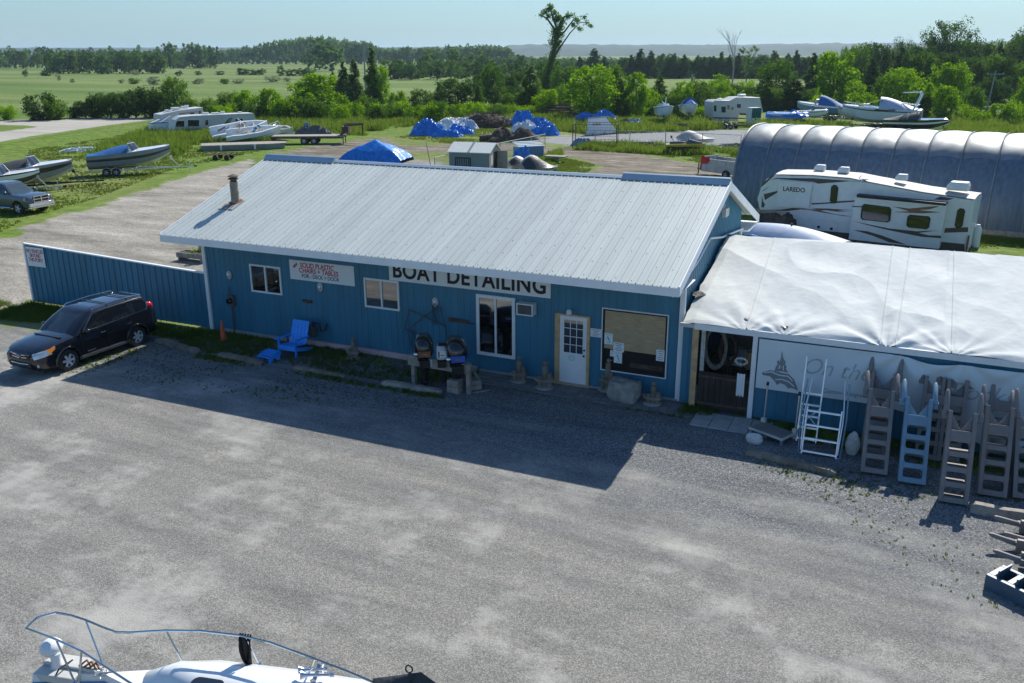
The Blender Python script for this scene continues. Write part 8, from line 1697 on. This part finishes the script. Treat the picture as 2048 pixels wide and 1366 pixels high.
L3 = [(1548, 215, 118, 68, 'broad', 'tall mid green tree behind the old fifth wheel'), (1530, 222, 165, 50, 'cedar_mid', 'cedar at the left foot of the tall mid green tree'), (1585, 224, 150, 66, 'cedar', 'broad dark cedar above the blue wrapped boat'), (1620, 205, 100, 54, 'cedar', 'tall dark spruce left of the bright feathery tree'), (1662, 222, 100, 80, 'bright', 'tall bright feathery tree above the cabin boat'), (1640, 232, 190, 54, 'bush_yellow', 'yellow green bush directly above the boat with the blue canvas'), (1700, 226, 160, 52, 'broad_bright', 'bright tree between the feathery tree and the lone spruce'), (1738, 205, 112, 58, 'cedar', 'lone dark spruce behind the bright trees on the right'), (1722, 236, 186, 66, 'bush_bright', 'bright bush left of the cabin cruiser'), (1765, 230, 150, 50, 'broad', 'mid green tree left above the cruiser cover'), (1795, 234, 134, 70, 'broad_bright', 'rounded bright tree straight above the cabin cruiser'), (1832, 240, 160, 46, 'bright', 'slim bright tree at the right of the cruiser arch'), (1818, 200, 108, 54, 'cedar_mid', 'cedar peeking behind the rounded bright tree'), (1872, 224, 124, 50, 'bright', 'tall light green tree, left of a pair'), (1902, 224, 122, 56, 'broad_bright', 'tall light green tree, right of a pair'), (1886, 246, 170, 52, 'bright', 'light tree above the black and white sports boat'), (1850, 240, 185, 44, 'bush_dark', 'dark bush behind the sports boat tower'), (1944, 236, 172, 46, 'broad', 'round mid green tree left of the leaning pole'), (1925, 248, 208, 36, 'bush_yellow', 'small yellow green bush below the round tree'), (1960, 252, 222, 44, 'bush_yellow', 'low yellow green bush at the foot of the leaning pole'), (1998, 250, 205, 40, 'bright', 'small bright sapling right of the leaning pole'), (2022, 252, 200, 40, 'bush_bright', 'bright bush nearest the right edge'), (2046, 246, 150, 44, 'bright', 'bright tree cut by the right edge'), (1985, 215, 150, 60, 'broad_dark', 'dark tree behind the top of the leaning pole'), (1976, 245, 218, 30, 'bush', 'small green bush beside the wire pole base')]
for x, yb, yt, w_, k, lab in L3: T(k, x, yb, yt, w_, lab)
# dark cedars beyond the back meadow
for k, (x, yt, w_) in enumerate(((1160, 112, 36), (1188, 92, 46), (1208, 110, 36), (1262, 108, 38), (1280, 92, 44), (1301, 98, 36), (1335, 116, 30), (1346, 102, 32), (1367, 106, 34), (1405, 112, 34), (1424, 108, 36), (1440, 100, 32), (1456, 112, 34), (1474, 102, 36), (1496, 118, 30), (1522, 112, 40), (1545, 96, 40), (1572, 104, 36), (1590, 98, 34), (1606, 112, 34))):
    T('cedar', x, 157 if k > 2 else 150, yt, w_, 'dark cedar in the row beyond the narrow meadow', 'dark cedars beyond the meadow')
for k, x in enumerate(list(range(1010, 1500, 19)) + list(range(1500, 1900, 26))):
    T(('broad_dark', 'bush', 'broad', 'bush_bright', 'cedar_mid')[k * 7 % 5], x, 214 + (k * 5) % 11, 172 + (k * 13) % 19, 40, 'shrub in the dense thicket behind the back yard', 'thicket behind the back yard')
for k, x in enumerate(range(420, 1010, 24)):
    T(('bush', 'bush_bright', 'broad', 'bush_yellow', 'bush_dark')[k * 3 % 5], x, 238 + (k * 5) % 8, 200 + (k * 11) % 16, 40, 'shrub in the green thicket behind the trailers', 'thicket behind the trailers')
rr = random.Random(5)
for k, x in enumerate(range(1250, 1690, 13)): T('cedar' if k % 3 else 'broad_dark', x, 153, 112 + rr.uniform(-6, 8), 30, 'dark cedar in the row beyond the narrow meadow', 'dark cedars beyond the meadow')
# woods rising on the right
rr = random.Random(12)
for x in range(1690, 2080, 13):
    yt = 88 - 0.02 * (x - 1690) + rr.uniform(-8, 14) - (18 if x > 1990 else 0); k = rr.choice(['broad_dark', 'cedar', 'broad', 'broad_dark']); T(k, x, 186 + rr.uniform(-4, 4), yt, 42 + rr.uniform(-6, 12), 'tree in the dark wood rising behind the yard on the right', 'dark wood on the right')
for x in range(1820, 2090, 22):
    T(rr.choice(['broad', 'broad_dark', 'cedar_mid']), x, 206 + rr.uniform(-3, 3), 112 + rr.uniform(-12, 14), 52, 'tree at the near edge of the wood on the right', 'near edge of the right wood')
T('airy', 1888, 188, 34, 96, 'highest airy tree standing out above the right wood'); T('airy', 1862, 188, 62, 50, 'airy tree left beside the highest one of the right wood')
T('airy', 2034, 190, 44, 70, 'tall open tree at the right edge of the sky'); T('airy', 1795, 180, 74, 44, 'thin airy tree poking above the wood, left of the highest one')
# meadow trees and bushes, middle distance
for k, (x, yb, yt, w_, kd) in enumerate(((655, 142, 76, 66, 'far'), (630, 140, 86, 40, 'far'), (800, 158, 118, 46, 'far'), (828, 158, 124, 36, 'far_dark'), (852, 152, 98, 30, 'far'), (870, 150, 104, 30, 'far'), (905, 150, 98, 44, 'far'), (935, 150, 104, 40, 'far'), (970, 150, 100, 36, 'far'), (1040, 146, 108, 22, 'far_dark'), (1070, 140, 116, 30, 'far'), (1120, 140, 118, 30, 'far'))):
    T(kd, x, yb, yt, w_, 'tree standing in the far meadow behind the shrubs', 'trees in the far meadow', False)
for x, yb, yt, w_, kd in ((52, 154, 138, 12, 'far'), (118, 161, 143, 9, 'silver'), (92, 152, 140, 28, 'far_dark'), (145, 165, 157, 9, 'far'), (243, 167, 158, 14, 'silver'), (268, 168, 156, 24, 'bush'), (272, 150, 140, 18, 'silver'), (308, 170, 150, 28, 'silver'), (358, 152, 141, 16, 'far_dark'), (397, 151, 141, 14, 'far'), (395, 168, 156, 26, 'silver'), (440, 150, 141, 18, 'far_dark'), (450, 168, 157, 20, 'bush'), (478, 167, 156, 26, 'silver'), (485, 150, 136, 30, 'far_dark'), (505, 150, 138, 30, 'far_dark'), (522, 150, 137, 22, 'far_dark'), (545, 164, 150, 36, 'silver'), (562, 152, 130, 18, 'far'), (582, 152, 138, 32, 'far_dark'), (605, 152, 136, 30, 'far_dark'), (622, 152, 134, 26, 'far'), (575, 163, 154, 20, 'silver')):
    T(kd, x, yb, yt, w_, 'small scattered bush dotted across the far meadow', 'scattered meadow bushes', False)
for k in range(30):
    x = 775 + k * 9.5; T(('far', 'far_dark', 'far')[k % 3], x, 152 + (k * 7) % 9, 116 + (k * 11) % 17, 30, 'tree standing in the far meadow behind the shrubs', 'trees in the far meadow', False)
# treeline across the left field
for row, (yb, n0) in enumerate(((136, 0), (147, 1))):
    x = -10 if row == 0 else 100
    while x < (430 if row == 0 else 330):
        yt = 96 + rr.uniform(-6, 6); 
        if 40 < x < 60 or 78 < x < 90: yt = 100
        if 65 < x < 78: yt = 88
        if 335 < x < 352: yt = 86
        if 375 < x < 425: yt = 84 + rr.uniform(0, 8)
        if 355 < x < 372 : yt = 102
        if row: yt += 8
        T(rr.choice(['far', 'far', 'far_dark']), x, yb + rr.uniform(-1.5, 1.5), yt, 26 + rr.uniform(-4, 8), 'tree in the long treeline across the left field', 'treeline across the left field', False); x += 12 + rr.uniform(-2, 3)
# far woodland: merged, nobody could count it
def far_wood(name, spans, lab):
    Cs, Ns, Ss = [], [], []
    base = [(np.array([v.co[:] for v in PROTO['far'][k][0].vertices], np.float32)) for k in range(4)]
    V = []; 
    for (x, yb, yt, w_) in spans:
        b_ = G(x, yb); H = HZ(x, yt, b_); W = w_ * DEP(b_) / FPX; v = base[rr.randrange(4)].reshape(-1, 4, 3)[rr.randrange(2)::2].copy(); ctr = v.mean(1, keepdims=True); v = ctr + (v - ctr) * 1.5
        a = rr.random() * 6.28; c_, s_ = math.cos(a), math.sin(a); sx = W / 8.2; sz = H / 10
        X = (v[..., 0] * c_ - v[..., 1] * s_) * sx + b_.x; Y = (v[..., 0] * s_ + v[..., 1] * c_) * sx + b_.y; V.append(np.stack([X, Y, v[..., 2] * sz], -1))
    V = np.concatenate(V).reshape(-1, 3); n = len(V) // 4; me = bpy.data.meshes.new(name); me.vertices.add(4 * n); me.vertices.foreach_set('co', V.astype(np.float32).ravel()); me.loops.add(4 * n); me.loops.foreach_set('vertex_index', np.arange(4 * n, dtype=np.int32)); me.polygons.add(n); me.polygons.foreach_set('loop_start', (np.arange(n) * 4).astype(np.int32)); me.polygons.foreach_set('loop_total', np.full(n, 4, np.int32)); me.update(calc_edges=True); me.materials.append(M['leaf_far'])
    o = bpy.data.objects.new(name, me); COL.objects.link(o); tag(o, lab, 'wood', kind='stuff'); return o
def prof_(x):
    P = [(0, 112), (420, 105), (470, 98), (520, 92), (548, 84), (575, 78), (620, 74), (660, 76), (700, 80), (735, 84), (760, 95), (800, 96), (900, 93), (960, 90), (1005, 92), (1035, 112), (1100, 118), (1250, 120), (1500, 118), (1700, 112), (2048, 108)]
    for (a, ya), (b_, yb) in zip(P[:-1], P[1:]):
        if a <= x <= b_: return ya + (yb - ya) * (x - a) / (b_ - a)
    return 110
sp = []
for yb in (118, 123, 128):
    x = -20
    while x < 2060: yy = prof_(max(0, min(2048, x))); sp.append((x, yb, max(yy + rr.uniform(-2, 5), 88 if yb > 120 else 100) if not (430 < x < 1020) else yy + rr.uniform(-3, 4) + (128 - yb) * 0.2, 22 + rr.uniform(-4, 8))); x += 11 + rr.uniform(-2, 3)
for yb in (134, 141):
    x = 990
    while x < 1720: sp.append((x, yb, yb - 15 + rr.uniform(-7, 4), 26 + rr.uniform(-4, 10))); x += 15 + rr.uniform(-3, 6)
far_wood('far_woodland', [s for s in sp if s[2] < s[1] - 3], 'blue green woodland filling the far distance below the hills')
# vine hedge: bright climbing plants over the back fence
x = 790
while x < 1420:
    if not (1120 < x < 1160): T('vine', x, 230 + 0.004 * (x - 780), 211 + rr.uniform(-3, 3), 30, 'yellow green vine clump in the low hedge along the back of the yard', 'vine hedge clumps')
    x += 17
# ------------------------------------------------------------ the tall crooked tree
b_ = G(1090, 200); dd = DEP(b_); s_ = dd / FPX
def CT(x, y): 
    dr = RAY(x, y); k = math.hypot(b_.x, b_.y) / math.hypot(dr.x, dr.y); return Vector((dr.x * k - b_.x, dr.y * k - b_.y, HC + dr.z * k))
t = thing('crooked_tree', 'very tall crooked vine covered tree leaning above the skyline', 'tree', (b_.x, b_.y, 0))
m = MB(); Pn_ = [(1090, 200), (1097, 150), (1104, 120), (1110, 90), (1116, 60), (1122, 42)]; m.tube([CT(*p) for p in Pn_], [0.75, 0.65, 0.5, 0.36, 0.25, 0.15], 9)
for br in ([(1104, 120), (1122, 92), (1140, 66), (1160, 45), (1180, 45)], [(1116, 62), (1106, 36), (1100, 14)], [(1112, 80), (1130, 62), (1148, 38)], [(1114, 66), (1095, 38), (1082, 30)], [(1118, 58), (1128, 34), (1142, 30)]): m.tube([CT(*p) for p in br], [0.28, 0.2, 0.14, 0.09, 0.05][:len(br)], 6)
m.build('trunk', M['bark'], t)
lob = []
for (x, y, r) in ((1100, 14, 6), (1092, 22, 6), (1084, 30, 6), (1096, 34, 6), (1108, 26, 6), (1112, 40, 8), (1120, 34, 7), (1128, 42, 7), (1136, 32, 6), (1146, 32, 6), (1154, 40, 6), (1168, 34, 5), (1172, 46, 5), (1182, 52, 4), (1160, 58, 5), (1146, 50, 5), (1122, 54, 7), (1114, 62, 7), (1112, 74, 7), (1106, 86, 6), (1114, 92, 5), (1108, 104, 6), (1104, 116, 6), (1100, 128, 6), (1098, 140, 8), (1096, 156, 9), (1094, 172, 12), (1094, 190, 14), (1128, 68, 4), (1120, 84, 4)):
    p = CT(x, y); r *= (1.3 if y > 60 and x < 1120 else 0.85); lob.append((p.x, p.y, p.z, r * s_, r * s_ * 1.2, r * s_ * 0.9))
C1, N1, S1 = leaf_cloud(lob, 9000, 0.36, shell=0.1, fine=0.8); o = bpy.data.objects.new('crown', quads_mesh('crooked_crown', C1, N1, S1, 0.6, [M['leaf_mid']])); COL.objects.link(o); o.parent = t
# dead bare tree
b_ = G(1464, 172); t = thing('dead_tree', 'bare dead tree with thin twigs rising above the dark cedars', 'tree', (b_.x, b_.y, 0)); m = MB()
def grow(p, d, l, r, n):
    q = p + d * l; m.tube([tuple(p), tuple(q)], [r, r * 0.6], 5)
    if n:
        for k in range(3): grow(p.lerp(q, 0.55 + 0.2 * k), (d + Vector((rr.uniform(-.55, .55), rr.uniform(-.55, .55), rr.uniform(0, 0.25)))).normalized(), l * 0.62, r * 0.5, n - 1)
Hh = HZ(1468, 66, b_); grow(Vector((0, 0, 0)), Vector((0.02, 0, 1)), Hh * 0.55, 0.28, 4); m.build('trunk', M['bark_pale'], t)
b_ = G(1492, 165); t = thing('snag_tree', 'thin half dead tree with leafy tips right of the bare dead tree', 'tree', (b_.x, b_.y, 0)); m = MB(); Hh = HZ(1492, 92, b_); grow(Vector((0, 0, 0)), Vector((0, 0, 1)), Hh * 0.5, 0.22, 3); m.build('trunk', M['bark'], t)
C1, N1, S1 = leaf_cloud([(-2, 0, Hh * 0.9, 1.2, 1.2, 0.8), (2, 0, Hh * 0.92, 1.4, 1.2, 0.9), (0, 0, Hh * 0.7, 1.0, 1.0, 1.5), (0, 0, Hh * 0.4, 1.2, 1.2, 2.5)], 900, 0.45); o = bpy.data.objects.new('crown', quads_mesh('snag_crown', C1, N1, S1, 0.6, [M['leaf_mid']])); COL.objects.link(o); o.parent = t
# ------------------------------------------------------------ weeds and tall grass: uncountable
def tuft_field(name, regions, lab, blade, matn, seed=0):
    r = np.random.default_rng(seed); P = []; Hs = []
    for poly, n, h in regions:
        Q = np.array([[p.x, p.y] for p in PX(poly)] if not isinstance(poly[0], Vector) else [[p.x, p.y] for p in poly]); lo, hi = Q.min(0), Q.max(0); need = n
        while need > 0:
            c = r.random((need * 3, 2)) * (hi - lo) + lo; ins = np.zeros(len(c), bool)
            for i in range(len(Q)):
                a, b_ = Q[i], Q[(i + 1) % len(Q)]; k = (a[1] > c[:, 1]) != (b_[1] > c[:, 1])
                with np.errstate(divide='ignore', invalid='ignore'): ins ^= k & (c[:, 0] < a[0] + (c[:, 1] - a[1]) * (b_[0] - a[0]) / (b_[1] - a[1]))
            c = c[ins][:need]; 
            nn = np.array([vnoise(x * 0.35, y * 0.35, 0, 3) for x, y in c]); keep = nn + r.random(len(c)) * 0.5 > 0.05
            need -= len(c); c = c[keep]; P.append(c); Hs.append(h * (0.45 + 0.9 * r.random(len(c))) * (0.7 + 0.8 * np.clip(nn[keep] + 0.3, 0, 1)))
    P = np.concatenate(P); H = np.concatenate(Hs); n = len(P); K = 9
    base = np.repeat(P, K, 0) + r.normal(size=(n * K, 2)) * np.repeat(H, K)[:, None] * 0.28; h = np.repeat(H, K) * (0.6 + 0.5 * r.random(n * K)); a = r.random(n * K) * 6.283; ln = r.normal(size=(n * K, 2)) * h[:, None] * 0.28; w_ = np.maximum(blade, h * 0.045)
    dx = np.stack([np.cos(a) * w_, np.sin(a) * w_], 1); z0 = np.zeros(n * K)
    v0 = np.column_stack([base - dx, z0]); v1 = np.column_stack([base + dx, z0]); v2 = np.column_stack([base + ln * 0.6 + dx * 0.8, h * 0.6]); v3 = np.column_stack([base + ln, h])
    V = np.stack([v0, v1, v2, v3], 1).reshape(-1, 3); m4 = len(V) // 4; me = bpy.data.meshes.new(name); me.vertices.add(len(V)); me.vertices.foreach_set('co', V.astype(np.float32).ravel()); me.loops.add(len(V)); me.loops.foreach_set('vertex_index', np.arange(len(V), dtype=np.int32)); me.polygons.add(m4); me.polygons.foreach_set('loop_start', (np.arange(m4) * 4).astype(np.int32)); me.polygons.foreach_set('loop_total', np.full(m4, 4, np.int32)); me.update(calc_edges=True); me.materials.append(M[matn])
    o = bpy.data.objects.new(name, me); COL.objects.link(o); tag(o, lab, 'weeds', kind='stuff'); return o
tuft_field('tall_weeds', [([(300, 262), (360, 240), (440, 232), (520, 236), (640, 238), (760, 236), (800, 245), (760, 262), (700, 262), (740, 272), (640, 268), (560, 262), (540, 290), (400, 285), (380, 300), (330, 320), (240, 322), (150, 312), (200, 296)], 15000, 0.75),
  ([(780, 238), (1100, 232), (1110, 245), (1000, 246), (940, 242), (860, 250), (790, 256)], 3500, 0.7), ([(1090, 240), (1180, 238), (1420, 246), (1500, 255), (1400, 262), (1180, 270), (1120, 262)], 6000, 0.8),
  ([(1190, 286), (1480, 300), (1480, 312), (1350, 312), (1150, 300)], 3500, 0.55), ([(1520, 250), (1700, 255), (1700, 275), (1520, 268)], 3500, 0.9), ([(1850, 240), (2060, 245), (2060, 278), (1880, 272)], 5000, 0.9), ([(1030, 330), (1120, 300), (1130, 315), (1100, 340)], 800, 0.4)], 'tall seeding weeds around the parked boats and trailers', 0.022, 'weed_mat', 1)
tuft_field('short_grass', [([(0, 415), (60, 300), (300, 262), (530, 300), (330, 345), (190, 398), (60, 436), (0, 466)], 14000, 0.12), ([(790, 275), (1000, 250), (1140, 262), (1040, 284), (900, 288)], 4000, 0.16), ([(1130, 316), (1190, 330), (1170, 352), (1100, 352)], 1500, 0.14), ([(1200, 298), (1480, 312), (1480, 340), (1400, 326), (1290, 306)], 3500, 0.14), ([(1520, 470), (2050, 500), (2050, 480), (1940, 470)], 2500, 0.12)], 'short mown grass beside the gravel lane and yard', 0.02, 'blade_mat', 2)
V2 = lambda *a: [Vector((x, y, 0)) for x, y in a]
tuft_field('verge_weeds', [(V2((-32.4, 23.7), (-32.4, 21.5), (-26, 22.4), (-23, 22.6), (-23, 23.8)), 2600, 0.17), (V2((-23, 23.9), (-23, 21.7), (-14, 21.9), (-12.4, 22.6), (-12, 23.9)), 2600, 0.11), (V2((-21.6, 21.6), (-21.4, 21.2), (-12, 21.25), (-12, 21.5)), 700, 0.09), (V2((-4, 21.1), (-3.4, 20.5), (3, 19.4), (9, 19.4), (9, 21.5), (1, 21.2)), 1100, 0.07), (V2((-3.3, 23.5), (-3.3, 22.6), (8, 21.6), (8, 23.5)), 900, 0.12), (V2((-5.4, 24.2), (-5.4, 23.0), (-4.6, 23.2), (-4.4, 23.7)), 160, 0.16), (V2((-26, 19.2), (-24.2, 17.6), (-23.3, 18.4), (-23.6, 21.6)), 500, 0.07), (V2((-24, 21.5), (-22, 18.6), (-14, 19.6), (-10, 21.2), (-20, 22)), 700, 0.05), (V2((-2, 20.5), (8, 19.5), (8, 15.5), (1, 16.5)), 500, 0.05), (V2((-10.8, 22.95), (-10.8, 22.8), (-5, 22.75), (-5, 22.9)), 160, 0.06), (V2((-50, 24), (-50, 21), (-33, 21.3), (-33, 23.4)), 4000, 0.14)], 'low weeds growing along the walls and parking stops', 0.008, 'blade_mat', 3)
# ============================================================ FOREGROUND CABIN BOAT on its trailer, cut by the lower edge
ZD = 2.3
O_ = G(92, 1328, ZD); fe = G(735, 1364, ZD) - G(212, 1345, ZD); an_ = math.atan2(fe.y, fe.x) - R_(9)
BT = thing('foreground_cruiser', 'white cabin cruiser with a stainless bow rail cut off by the lower edge', 'boat', (O_.x, O_.y, 0), an_)
def LB(x, y, z):     # survey point in the boat's own frame (s aft, w towards the building)
    p = G(x, y, z) - Vector((O_.x, O_.y, 0)); return (p.x * math.cos(an_) + p.y * math.sin(an_), -p.x * math.sin(an_) + p.y * math.cos(an_), z)
edge = [LB(*p, ZD) for p in ((104, 1318), (130, 1313.5), (212, 1345), (329, 1338), (440, 1344), (590, 1352), (735, 1366), (900, 1384))]
edge = [(-0.02, 0.22, ZD)] + [e for e in edge if e[0] > 0.02]; edge.sort()
edge += [(8.2, edge[-1][1] + 0.05, ZD)]
rg = []
for s, w_, z in edge:
    k = min(1, s / 3.0); rg.append([(s, w_, ZD), (s, w_ + 0.02, ZD - 0.10), (s, w_ * (0.80 + 0.08 * k), ZD - 0.16 - 0.55 * k), (s, w_ * 0.1, ZD - 0.2 - 1.25 * k), (s, -w_ * 0.1, ZD - 0.2 - 1.25 * k), (s, -w_ * (0.80 + 0.08 * k), ZD - 0.16 - 0.55 * k), (s, -w_ - 0.02, ZD - 0.10), (s, -w_, ZD)])
m = MB(); m.loft(rg); m.mi = 0; hb_ = m.build('hull', [M['gel_white']], BT, 40)
m = MB()
for sg in (1, -1): m.tube([(s, sg * (w_ + 0.025), ZD - 0.12) for s, w_, z in edge], 0.03, 6)
m.build('rub_rail', M['gel_blue'], BT)
m = MB(); m.box(-0.02, 0.55, -0.21, 0.21, ZD - 0.09, ZD + 0.02); m.box(0.0, 0.9, -0.05, 0.05, ZD + 0.02, ZD + 0.06); m.build('bow_platform', M['rv_old'], BT, 0, 0.015)
# raised cabin trunk
tr = [LB(*p, ZD + 0.22) for p in ((372, 1322), (440, 1320), (590, 1338), (735, 1360))]; rg = []
trk = [(tr[0][0] - 0.45, 0.12, 0.02), (tr[0][0] - 0.2, tr[0][1] * 0.7, 0.14)] + [(p[0], p[1] * (1.0), 0.22) for p in tr] + [(tr[-1][0] + 3.5, tr[-1][1] + 0.1, 0.3)]
for s, w_, h_ in trk: rg.append([(s - 0.05, w_ + 0.10, ZD - 0.02), (s, w_, ZD + h_), (s, w_ * 0.5, ZD + h_ + 0.07), (s, 0, ZD + h_ + 0.09), (s, -w_ * 0.5, ZD + h_ + 0.07), (s, -w_, ZD + h_), (s - 0.05, -w_ - 0.10, ZD - 0.02)])
m = MB(); m.loft(rg); m.build('cabin_top', M['gel_white'], BT, 50)
q = LB(405, 1384, ZD + 0.3); m = MB(); m.loft([[(q[0] + x, q[1] + y, ZD + z) for x, y in rrect(0.20, 0.20, 5, 0.08)] for z in (0.27, 0.335)]); m.build('deck_hatch', M['glass_dark'], BT)
# bow rail
RH = ZD + 0.62
rl = [LB(*p, RH) for p in ((52, 1256), (56, 1251), (74, 1235), (112, 1225), (143, 1231), (172, 1240), (205, 1254), (232, 1264.5), (260, 1265), (330, 1261), (400, 1262), (478, 1271), (540, 1285), (630, 1318), (700, 1345), (745, 1364))]
m = MB(); m.tube(rl, 0.014, 8); m.build('bow_rail', M['steel_rail'], BT)
nr = [LB(*p, RH) for p in ((52, 1256), (110, 1278), (163, 1302))] + [LB(158, 1366, ZD)]
m = MB(); m.tube(nr, 0.014, 8); m.tube([nr[2], (nr[2][0] + 1.2, nr[2][1] - 0.5, RH), (nr[2][0] + 4, nr[2][1] - 0.8, RH)], 0.014, 8); m.build('bow_rail', M['steel_rail'], BT)
for a, b_ in (((172, 1241), (212, 1345)), ((333, 1261), (368, 1330)), ((492, 1274), (518, 1330)), ((112, 1279), (150, 1366)), ((630, 1318), (622, 1338))):
    m = MB(); m.tube([LB(*a, RH), LB(*b_, ZD + (0.15 if b_[0] > 360 else 0))], 0.012, 8); p = LB(*b_, ZD + (0.15 if b_[0] > 360 else 0)); m.lathe([(0.035, 0), (0.03, 0.02)], p, 10); m.build('stanchion', M['steel_rail'], BT)
# white lamp housing on the pulpit
q = LB(106, 1300, ZD + 0.22); m = MB(); m.ball((q[0], q[1], ZD + 0.26), 0.12, 0.14, 0.11, 16, 10, lambda d: 1 + 0.25 * max(0, -d.x)); m.lathe([(0.09, 0.0), (0.06, 0.10), (0.07, 0.22)], (q[0] + 0.06, q[1] - 0.04, ZD), 14); m.build('spot_lamp', M['gel_white'], BT)
m = MB()
for k in range(3):
    q = LB(172 + 9 * k, 1336 + 3 * k, ZD + 0.04); m.tube([(q[0] - 0.1, q[1], ZD + 0.05), (q[0], q[1] + 0.04, ZD + 0.13), (q[0] + 0.08, q[1], ZD + 0.06)], 0.014, 6)
m.build('anchor_shackle', M['rust'], BT)
rr = random.Random(8); m = MB(); q = LB(200, 1352, ZD)
for k in range(26): m.tube([(q[0] + rr.gauss(0, 0.07), q[1] + rr.gauss(0, 0.05), ZD + 0.02 + 0.06 * rr.random()), (q[0] + rr.gauss(0, 0.07), q[1] + rr.gauss(0, 0.05), ZD + 0.02 + 0.06 * rr.random())], 0.010, 5)
o = m.build('anchor_chain', M['galv'], BT); 
m = MB(); q0 = LB(104, 1364, ZD - 0.1); q1 = LB(118, 1338, ZD + 0.1); q2 = LB(145, 1320, ZD + 0.06); m.tube([q0, q1, q2], 0.012, 6); m.build('mooring_line', M['rope'], BT)
# black rope coil hanging on the rail
hg = LB(489, 1273, RH); m = MB()
for k in range(7): m.tube([(hg[0] + 0.012 * k - 0.04 + 0.035 * math.sin(a), hg[1] + 0.02 * math.cos(a * 2 + k), RH - 0.18 + 0.19 * math.cos(a) - 0.006 * k) for a in [2 * math.pi * j / 18 for j in range(18)]], 0.011, 5, closed=True)
for k in range(5): m.tube([(hg[0] - 0.07 + 0.035 * k, hg[1] + 0.03, RH + 0.02), (hg[0] - 0.07 + 0.035 * k, hg[1] - 0.02, RH - 0.06)], 0.012, 5)
o = m.build('rope_coil', M['rope'], None); o.location = BT.location; o.rotation_euler = BT.rotation_euler; tag(o, 'black rope coil hanging on the bow rail of the foreground boat', 'rope')
# twin chrome horns
for k, (a, b_) in enumerate((((598, 1340), (655, 1338)), ((602, 1350), (668, 1350)))):
    p = Vector(LB(*a, ZD + 0.42)); q = Vector(LB(*b_, ZD + 0.42)); d = (q - p); m = MB(); m.tube([tuple(p + d * f) for f in (0, 0.06, 0.16, 0.3, 0.85, 0.9, 1.0)], [0.055, 0.045, 0.028, 0.018, 0.016, 0.03, 0.03], 14); m.build('horn', M['chrome'], BT)
q = LB(632, 1352, ZD + 0.35); m = MB(); m.bar((q[0], q[1] - 0.08, ZD + 0.30), (q[0], q[1] + 0.12, ZD + 0.42), 0.05, 0.03); m.build('horn_bracket', M['chrome'], BT)
q = LB(645, 1327, ZD + 0.4); m = MB(); m.ball(q, 0.03, 0.03, 0.04, 10, 6); m.tube([q, (q[0], q[1], ZD + 0.25)], 0.012, 6); m.build('deck_fitting', M['brass'] if 'brass' in M else M['chrome'], BT)
# grey canvas at the windscreen
c1, c2, c3, c4 = LB(745, 1357, ZD + 0.45), LB(842, 1344, ZD + 0.75), LB(872, 1366, ZD + 0.65), LB(760, 1392, ZD + 0.45)
m = MB(); m.grid(lambda u, v: tuple((Vector(c1) * (1 - u) + Vector(c2) * u) * (1 - v) + (Vector(c4) * (1 - u) + Vector(c3) * u) * v + Vector((0, 0, 0.05 * math.sin(3.14 * u) * math.sin(3.14 * v)))), 12, 8); m.add([c1, c2, (c2[0], c2[1], ZD + 0.2), (c1[0], c1[1], ZD + 0.2)], [(0, 1, 2, 3)]); m.build('canvas_hood', M['canvas_dark'], BT, 60, fix=False)
q = LB(818, 1338, ZD + 0.8); m = MB(); m.tube([(q[0] + 0.04 * math.cos(a), q[1], q[2] + 0.05 * math.sin(a)) for a in [2 * math.pi * j / 12 for j in range(12)]], 0.010, 5, closed=True); m.tube([(q[0], q[1], q[2] - 0.04), (q[0] + 0.02, q[1] - 0.02, ZD + 0.5)], 0.012, 5); m.build('cleat', M['black'], BT)
TR = trailer('twin axle trailer carrying the foreground cabin cruiser', (O_.x + 8.4 * math.cos(an_), O_.y + 8.4 * math.sin(an_), 0), an_ + math.pi, 7.0, 2.1, 0.50, (2.0, 2.9), 'galv', 0.36, 1.4)
m = MB()
for s in (2.2, 3.6, 5.0, 6.5): m.bar((s, -0.5, 0.5), (s, -0.5, 1.25), 0.1, 0.1); m.bar((s, 0.5, 0.5), (s, 0.5, 1.25), 0.1, 0.1)
m.build('hull_supports', M['galv'], BT, 0)
